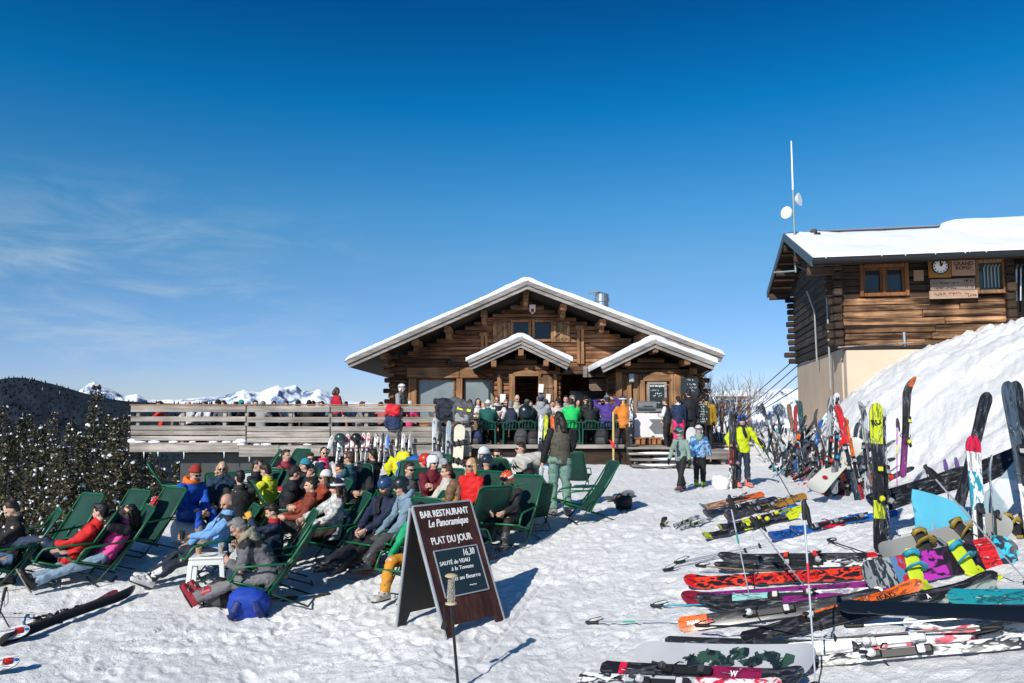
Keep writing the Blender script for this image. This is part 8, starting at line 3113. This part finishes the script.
o = ski('thin white and black ski with curved tip left of the lime ski', 1.6, .85, [(0, .3, gRED), (.3, 1.01, gWK)], bcol=(.2, .2, .2), tipr=.24)
upright(o, 1.6, (872, 498), (859, 402), .25, face=60)
o = ski('thin dark ski crossing the thin white and black one', 1.6, .85, [(0, 1.01, gGW)], tipr=.24)
upright(o, 1.6, (868, 498), (864, 403), .3, face=-50)
o = ski('purple and black ski with an orange tip alone on the bank', 1.55, .95, [(0, .42, gPUR), (.42, .9, gBK), (.9, 1.01, gORG)], bcol=(.55, .6, .05), tipr=.22)
upright(o, 1.55, (902, 494), (909, 377), .1, face=12)
o = ski('purple and dark ski with a grey tip, twin of the one with the orange tip', 1.55, .95, [(0, .42, gPUR), (.42, .88, gBK), (.88, 1.01, gGRY)], bcol=(.55, .6, .05), tipr=.22)
upright(o, 1.55, (901, 494), (905, 379), .2, face=25)
o = ski('white, pink and teal ski with a diamond mark, standing right of the sky blue board', 1.7, 1.4, [(0, .35, gBK), (.35, .55, gWHT), (.55, .78, gBT), (.78, .9, gWHT), (.9, 1.01, gPNK)], bcol=(.03, .03, .03), tipr=.03)
upright(o, 1.7, (980, 556), (972, 436), .3)
o = ski('matt black ski tail sticking up above the pink and teal ski', 1.75, 1.35, [(0, 1.01, gBK)], bind=False, tipr=.04)
upright(o, 1.75, (950, 540), (987, 393), .5)
o = ski('slate blue ski with a round mark high at the right', 1.75, 1.35, [(0, .35, gWHT), (.35, 1.01, gloss((.06, .085, .115), 'slate blue print'))], tipr=.05, bcol=(.4, .4, .4))
upright(o, 1.75, (1032, 540), (1006, 382), .5)
o = ski('black ski right behind the slate blue one', 1.75, 1.3, [(0, 1.01, gBK)], tipr=.05, bind=False)
upright(o, 1.75, (1040, 540), (1014, 382), .62)
o = ski('bright teal ski edge standing between pink ski and grey board', 1.6, .8, [(0, 1.01, gBT)], tipr=.05)
upright(o, 1.6, (993, 552), (988, 455), .5, face=50)
def pole_up(label, base, top, yoff=.1, sink=0.05, L=None, **k):
    a = gnd(*base)
    b = at(top[0], top[1], a.y + yoff)
    LL = (b - a).length
    o = pole(label, LL, **k)
    along_z(o, a - (b - a).normalized() * .02, b)
    return o
def pole_lay(label, basket, grip, lift=.03, L=1.15, **k):
    a, b = gnd(*basket), gnd(*grip)
    m, d = (a + b) / 2, (b - a).normalized()
    o = pole(label, L, **k)
    p0, p1 = m - d * L / 2, m + d * L / 2
    p0.z, p1.z = g(p0.x, p0.y) + lift, g(p1.x, p1.y) + lift
    along_z(o, p0, p1)
    return o
pole_up('silver pole with red bands and a black strap standing nearest', (816, 690), (803, 497), .2, band=(.5, .02, .03))
pole_up('thin silver pole with a black grip left of the nearest standing pole', (751, 603), (728, 493), .15, band=(.02, .25, .2))
pole_up('slanting silver pole with a black grip in the middle of the skis', (812, 596), (749, 515), .2)
pole_up('long silver pole leaning across the sky blue board', (1030, 585), (922, 464), .2)
pole_up('black-gripped pole stuck by the sky blue board', (932, 500), (925, 463), .1, col=(.05, .05, .05), metal=0)
pole_up('purple-gripped pole left of its twin behind the sky blue board', (950, 512), (944, 458), .2, grip=(.10, .05, .22), col=(.03, .03, .03), metal=0)
pole_up('purple-gripped pole right of its twin behind the sky blue board', (962, 512), (955, 456), .2, grip=(.10, .05, .22), col=(.03, .03, .03), metal=0)
pole_up('purple and yellow pole left of the purple skis', (897, 496), (897, 417), .05, col=(.40, .04, .35), metal=.1, grip=(.05, .03, .05), band=(.6, .6, .05))
pole_lay('silver pole lying out on the snow with a black grip, farther of two', (745, 553), (668, 572))
pole_lay('thin pole lying beside the farther silver one', (745, 551), (694, 561))
pole_lay('pole with a light blue band lying at the dark red ski tip', (760, 607), (655, 609), col=(.03, .3, .4), metal=.2)
pole_lay('pole with green marks lying alone before the silver snowboard', (700, 623), (586, 626), band=(.02, .35, .2))
pole_lay('black pole lying along the front of the white skis', (830, 655), (1000, 645), col=(.03, .03, .03), metal=0, lift=.12)
pole_lay('black pole lying on the silver snowboard', (860, 646), (672, 641), col=(.02, .02, .02), metal=0, lift=.13)
pole_lay('pale pole lying over the flame red letters', (800, 583), (690, 575), lift=.10, col=(.5, .35, .15))
pole_lay('pole with a white strap lying by the white swirled skis', (1005, 640), (860, 648), lift=.16, col=(.6, .6, .6))
pole_lay('short dark pole end on the snow above the coloured snowboard', (870, 556), (838, 546), col=(.02, .02, .02), metal=0)
for k, (a, b_, lab) in enumerate((((659, 535), (664, 517), 'small dark ski standing on edge, outermost on the snow'), ((672, 530), (698, 519), 'grey ski on its side with black bindings, next to the outermost one'), ((686, 529), (704, 524), 'short black ski on its side before the red-tipped one'))):
    o = ski(lab, 1.5, .9, [(0, 1.01, gGW if k else gBK)], bcol=(.3, .3, .05))
    lay(o, .65, a, b_, roll=75, lift=.04)
    o.scale = (.36, .7, .7) if k == 0 else (.42, .6, .6)
LY = LIME_POS = gnd(743, 487).y if True else 0
o = ski('black, white and red ski standing beside the boy in lime', 1.5, .95, [(0, .3, gWK), (.3, .5, gRED), (.5, 1.01, gBK)], bcol=(.4, .1, .1), tipr=.1)
upright(o, 1.5, (731, 489), (732, 411), .05, face=-20)
o = ski('black ski standing behind the black, white and red one', 1.5, .95, [(0, 1.01, gBK)], tipr=.1)
upright(o, 1.5, (734, 489), (734, 412), .12, face=30)
pole_up('thin pole with a turquoise end held by the boy in lime', (800, 512), (757, 437), -.6, col=(.05, .05, .06), metal=.2, band=(.02, .35, .45))
mb = MB()
mb.ell((0, 0, .1), .2, .18, .18, None, 14, 10)
mb.ell((.1, .1, .06), .15, .15, .12, None, 14, 10)
m_ = remeshed(mb, .03, 2, .06, 6)
m_.materials.append(SNOW)
o = bpy.data.objects.new('snow_lump', m_)
COL.objects.link(o)
p = gnd(722, 488)
o.location = p
tag(o, 'lump of snow beside the skis of the boy in lime', 'snow lump')
CLUSTER_EXTRA = 48
cl_m = [gBK, gGRY, gWK, gRED, gWR, gBT, gBL2, gGW, gNAVY, gORG]
cl_n = ['black', 'grey', 'white and black', 'red', 'white and red', 'teal and white', 'blue and white', 'grey streaked', 'navy', 'orange']
tall = [((826, 500), (831, 396), gGW, 'tall grey ski standing in front of the cluster', 1.1), ((834, 500), (836, 393), gWK, 'tall white and black ski with a blue strap in front of the cluster', 1.1), ((858, 500), (838, 405), gRED, 'tall red ski leaning left in front of the cluster', 1.0), ((861, 499), (843, 418), gORG, 'orange ski leaning left beside the tall red one', 1.0),
        ((800, 470), (788, 404), gloss((.25, .13, .07), 'brown print'), 'brown ski at the back of the cluster', 1.2), ((806, 470), (799, 401), gloss((.01, .06, .05), 'deep green print'), 'deep green ski standing straight at the back of the cluster', 1.3), ((778, 462), (770, 415), gGRY, 'grey ski tip at the outer side of the cluster', .9), ((784, 462), (776, 426), gBT, 'turquoise ski low at the outer side of the cluster', .9),
        ((812, 474), (819, 420), gBL2, 'blue-tipped ski in the middle of the cluster', 1.0), ((796, 475), (795, 405), gRED, 'ski with a red jacket-like cover at the back of the cluster', 1.1), ((830, 478), (812, 410), gBK, 'black ski leaning left at the back of the cluster', 1.1)]
for (b_, t_, m_, lab, wf) in tall:
    o = ski(lab, 1.6, wf, [(0, .35, cl_m[rng.randint(0, 9)]), (.35, .6, gWK), (.6, 1.01, m_)], bcol=rng.choice(((.5, .02, .02), (.4, .4, .4), (.02, .2, .4))), tipr=rng.choice((.06, .2)))
    upright(o, 1.6, b_, t_, rng.uniform(.1, .5), face=rng.uniform(-50, 50))
spec = []
for k in range(24):
    t = k / 23
    bx_, by_ = 772 + 62 * t + rng.uniform(-8, 8), 470 + 24 * t + rng.uniform(-8, 6)
    ang_ = rng.uniform(12, 52)
    ln_ = rng.uniform(48, 74)
    spec.append(((bx_, by_), (bx_ + ln_ * math.cos(R(ang_)), by_ - ln_ * math.sin(R(ang_)))))
places = ['low on the outer side', 'near the boy in lime', 'halfway up', 'under the tall grey ski', 'behind the white board', 'next to the tall red ski']
hows = ['slanting flat', 'slanting', 'slanting steeply']
seen = set()
for k, (b_, t_) in enumerate(spec):
    mi = k % 10
    sl = math.degrees(math.atan2(b_[1] - t_[1], t_[0] - b_[0]))
    lab = '%s ski %s %s in the crowded cluster' % (cl_n[mi], hows[0 if sl < 25 else 1 if sl < 40 else 2], places[min(5, int(k / 4))])
    n_ = 0
    while lab in seen:
        n_ += 1
        lab = lab.replace('in the crowded cluster', 'in the crowded cluster, %s' % ('with grey bindings' if n_ == 1 else 'with red bindings'))
    seen.add(lab)
    o = ski(lab, 1.6, rng.uniform(.85, 1.1), [(0, .4, cl_m[(mi * 3 + 2) % 10]), (.4, 1.01, cl_m[mi])], bcol=(.4, .4, .4) if k % 2 else (.5, .03, .03), tipr=.18)
    upright(o, 1.6, b_, t_, rng.uniform(.2, .7), face=rng.uniform(-70, 70))
for k in range(30):
    b_ = (764 + (k % 15) * 6 + rng.uniform(-4, 4), 462 + (k % 15) * 2.0 + rng.uniform(-6, 8))
    t_ = (b_[0] + rng.uniform(-26, 26), b_[1] - rng.uniform(28, 46))
    pole_up('thin dark pole in the crowded cluster', b_, t_, rng.uniform(0, .3), col=rng.choice(((.03, .03, .03), (.4, .4, .42), (.25, .02, .03), (.03, .2, .3))), metal=.3, group='poles stuck in the crowded cluster')
for k in range(CLUSTER_EXTRA):
    b_ = (768 + (k % 24) * 4.2 + rng.uniform(-6, 6), 464 + (k % 24) * 1.3 + rng.uniform(-10, 8))
    a_ = rng.uniform(20, 110)
    l_ = rng.uniform(42, 66)
    o = ski('dark narrow ski jammed deep in the crowded cluster', 1.55, rng.uniform(.7, .95), [(0, .5, gBK), (.5, .7, cl_m[k % 10]), (.7, 1.01, gNAVY if k % 3 else gGW)], bcol=(.3, .3, .3), tipr=.14, group='dark skis jammed in the crowded cluster')
    upright(o, 1.55, b_, (b_[0] + l_ * math.cos(R(a_)), b_[1] - l_ * math.sin(R(a_))), rng.uniform(.1, .6), face=rng.uniform(-80, 80))
wb = gloss((.52, .52, .47), 'cream base')
o = board_mesh(1.5, .29, wb, wb, 'snowboard', 'cream snowboard with a red mark lying under the cluster')
prop_board(o, 1.5, (800, 505), (868, 432), gnd(812, 505).y, gnd(812, 505).y + 1.0, (-.35, -.85, .45))
mb = MB()
mb.lathe((.42, 0, .018), [(.045, 0), (.045, .0015)], 14)
mb.build('red_mark', gRED, o)
bl_ = gloss((.012, .16, .55), 'bright blue cover')
for (b_, t_, lab) in (((775, 520), (802, 507), 'flat bright blue ski end under the cream board'), ((868, 498), (880, 488), 'bright blue ski end left of the lime ski')):
    o = ski(lab, 1.2, 1.6, [(0, 1.01, bl_)], base=bl_, bind=False, tipr=.02)
    lay(o, .9, b_, t_, lift=.05)
    o.scale = (.6, 1, 1)
o = ski('black ski tipped on its edge alone at the left', 1.75, 1.5, [(0, 1.01, gBK)], bcol=(.05, .05, .05), tipr=.05)
lay(o, 1.75, (14, 643), (127, 601), roll=-62, lift=.07)
o = ski('dark red ski under the black ski at the left', 1.6, 1.0, [(0, .5, gBK), (.5, 1.01, gloss((.16, .015, .03), 'deep red print'))], bcol=(.06, .06, .06))
lay(o, 1.6, (10, 636), (95, 604), roll=30)
for (a_, b_, lab) in (((-60, 650), (30, 641), 'white ski tip with a red logo, farther of two at the left corner'), ((-70, 683), (20, 672), 'white ski tip with a red logo, nearer one in the left corner')):
    o = ski(lab, 1.6, 1.4, [(0, 1.01, gWHT)], tipr=.05, bind=False)
    lay(o, 1.6, a_, b_, lift=.05, face=35, at_tip=True)
    mb = MB()
    mb.box((1.50, 0, .045), (.075, .07, .002))
    mb.build('logo', gRED, o)
    mb = MB()
    mb.lathe((1.57, 0, .05), [(.018, 0), (.018, .002)], 10)
    mb.build('logo_dot', gBLUE, o)
pole_lay('black pole lying across the black ski at the left', (60, 622), (-40, 622), col=(.03, .03, .03), metal=0, lift=.09)
pole_up('black pole propped up at the left frame edge', (14, 636), (-8, 596), .3, col=(.02, .02, .02), metal=0)
pole_up('black-gripped pole standing at the left frame edge', (-6, 640), (6, 585), .1, col=(.02, .02, .02), metal=0)
pole_lay('black pole lying on the snow under the bright blue backpack', (196, 607), (300, 599), col=(.03, .03, .03), metal=0)
pole_lay('silver pole lying on the snow behind the big lounger', (240, 604), (322, 596), lift=.02)
o = ski('thin yellow ski lying by the red backpack', 1.5, .9, [(0, 1.01, gloss((.5, .5, .08), 'pale yellow print'))], bcol=(.5, .5, .1))
lay(o, 1.5, (150, 522), (205, 517))
o = board_mesh(1.45, .27, gGRY, gBK, 'snowboard', 'grey snowboard lying behind the outermost lounger', bind=None)
lay(o, 1.1, (604, 506), (634, 494), lift=.03)
o.scale = (.75, 1, 1)
lean = [(325, 461, 333, 436, gGW, 'grey streaked ski leaning on the terrace, first of the row', 1.1), (338, 460, 341, 434, gBT, 'teal and white ski leaning on the terrace next to the grey streaked one', 1.2), (346, 461, 348, 434, gWR, 'white and red ski leaning on the terrace, third of the row', 1.0), (351, 461, 353, 434, gWR, 'white ski with red specks leaning on the terrace, left of a black one', .95), (357, 461, 358, 434, gBK, 'black ski leaning on the terrace amid red and white ones', 1.1), (362, 461, 364, 433, gWR, 'white and red ski leaning on the terrace right of the black one', .95), (366, 461, 369, 433, gWR, 'speckled red ski leaning on the terrace before a black and white one', .95), (374, 461, 377, 433, gWK, 'white and black ski leaning on the terrace, slanting right', 1.0), (380, 461, 383, 433, gBK, 'black ski leaning on the terrace, last before the gap', 1.0), (385, 461, 388, 435, gBL2, 'blue and white ski closing the left row on the terrace front', .95),
        (396, 462, 398, 432, gBK, 'dark narrow ski left of the two short white ones', .9), (402, 462, 404, 434, gGW, 'short cream ski on the terrace front, left of its twin', 1.0), (409, 462, 411, 434, gGRY, 'short grey and white ski on the terrace front, right of its twin', 1.0), (434, 462, 435, 418, gGW, 'tall grey ski with red letters on the terrace front', 1.3), (437, 462, 440, 420, gBK, 'tall black ski behind the grey one with red letters', 1.0), (447, 466, 449, 421, gloss((.30, .36, .40), 'pale blue print'), 'tall pale blue ski left of the cream snowboard', 1.3), (443, 466, 443, 432, gBK, 'black ski half hidden left of the pale blue one', 1.0)]
for (bx_, by_, tx_, ty_, m_, lab, wf) in lean:
    Yl = TY0 - .42
    o = ski(lab, 1.0, wf, [(0, .4, gBK), (.4, 1.01, m_)], bcol=(.3, .3, .3), tipr=.06)
    b0 = at(bx_, by_, Yl)
    t0_ = at(tx_, ty_, TY0 - .16)
    L_ = (t0_ - b0).length + .45
    o.scale = (L_, 1, 1)
    d = (t0_ - b0).normalized()
    a2 = t0_ - d * L_
    y = Vector((0, -1, 0)).cross(d).normalized()
    zz = d.cross(y)
    o.matrix_world = Matrix.Translation(a2) @ Matrix((d, y, zz)).transposed().to_4x4() @ Matrix.Diagonal((L_, 1, 1, 1))
o = board_mesh(1.5, .30, gloss((.62, .58, .44), 'cream board'), gBK, 'snowboard', 'cream snowboard with black bindings leaning on the terrace end', bind=((.012, .012, .012), (.012, .012, .012), False))
b0, t0_ = at(457, 472, TY0 - .5), at(460, 425, TY0 - .16)
d = (t0_ - b0).normalized()
y = Vector((0, -1, 0)).cross(d).normalized()
o.matrix_world = Matrix.Translation(t0_ - d * 1.5) @ Matrix((d, y, d.cross(y))).transposed().to_4x4()
o = board_mesh(1.4, .28, gloss((.55, .55, .53), 'white board'), gBK, 'snowboard', 'white snowboard leaning on the landing beside the child in blue')
b0, t0_ = at(691, 456, 20.5), at(691, 428, 20.75)
d = (t0_ - b0).normalized()
y = Vector((0, -1, 0)).cross(d).normalized()
o.matrix_world = Matrix.Translation(t0_ - d * 1.4) @ Matrix((d, y, d.cross(y))).transposed().to_4x4()
for k, (bx_, tx_, m_, lab) in enumerate(((545, 546, gLIME, 'lime and blue ski standing at the terrace edge'), (539, 541, gWHT, 'white ski standing at the terrace edge left of the lime one'), (556, 552, gORG, 'orange ski standing at the terrace edge behind the dark hair'), (630, 631, gWK, 'white and black ski standing by the newel post'))):
    o = ski(lab, 1.55, 1.1, [(0, .5, gBL2 if k == 0 else gBK), (.5, 1.01, m_)], tipr=.06)
    b0 = at(bx_, 455, TY0 - .3)
    b0.z = g(b0.x, b0.y)
    t0_ = at(tx_, 415 if k < 3 else 398, TY0 - .12)
    d = (t0_ - b0).normalized()
    y = Vector((0, -1, 0)).cross(d).normalized()
    o.matrix_world = Matrix.Translation(t0_ - d * 1.55) @ Matrix((d, y, d.cross(y))).transposed().to_4x4()
for (px, py, lab, c) in ((340, 438, 'dark green helmet hung on the teal and white ski at the terrace', (.02, .05, .05)), (356, 438, 'black helmet hung on the leaning skis under the balustrade', (.012, .012, .014))):
    hm = MB()
    hm.ell((0, 0, 0), .15, .13, .14, None, 16, 10, lo=-.5)
    m_ = remeshed(hm, .016, 1)
    m_.materials.append(M('hung helmet', c, rough=.3))
    o = bpy.data.objects.new('helmet', m_)
    COL.objects.link(o)
    o.location = at(px, py, TY0 - .36)
    tag(o, lab, 'helmet')
    hm = MB()
    hm.tube([(.1, 0, -.06), (.02, -.03, -.2), (-.08, 0, -.06)], .012, 5)
    hm.build('chin_strap', M('black strap', (.012, .012, .012), rough=.6), o)
bpy.data.scenes.remove(TMPS)
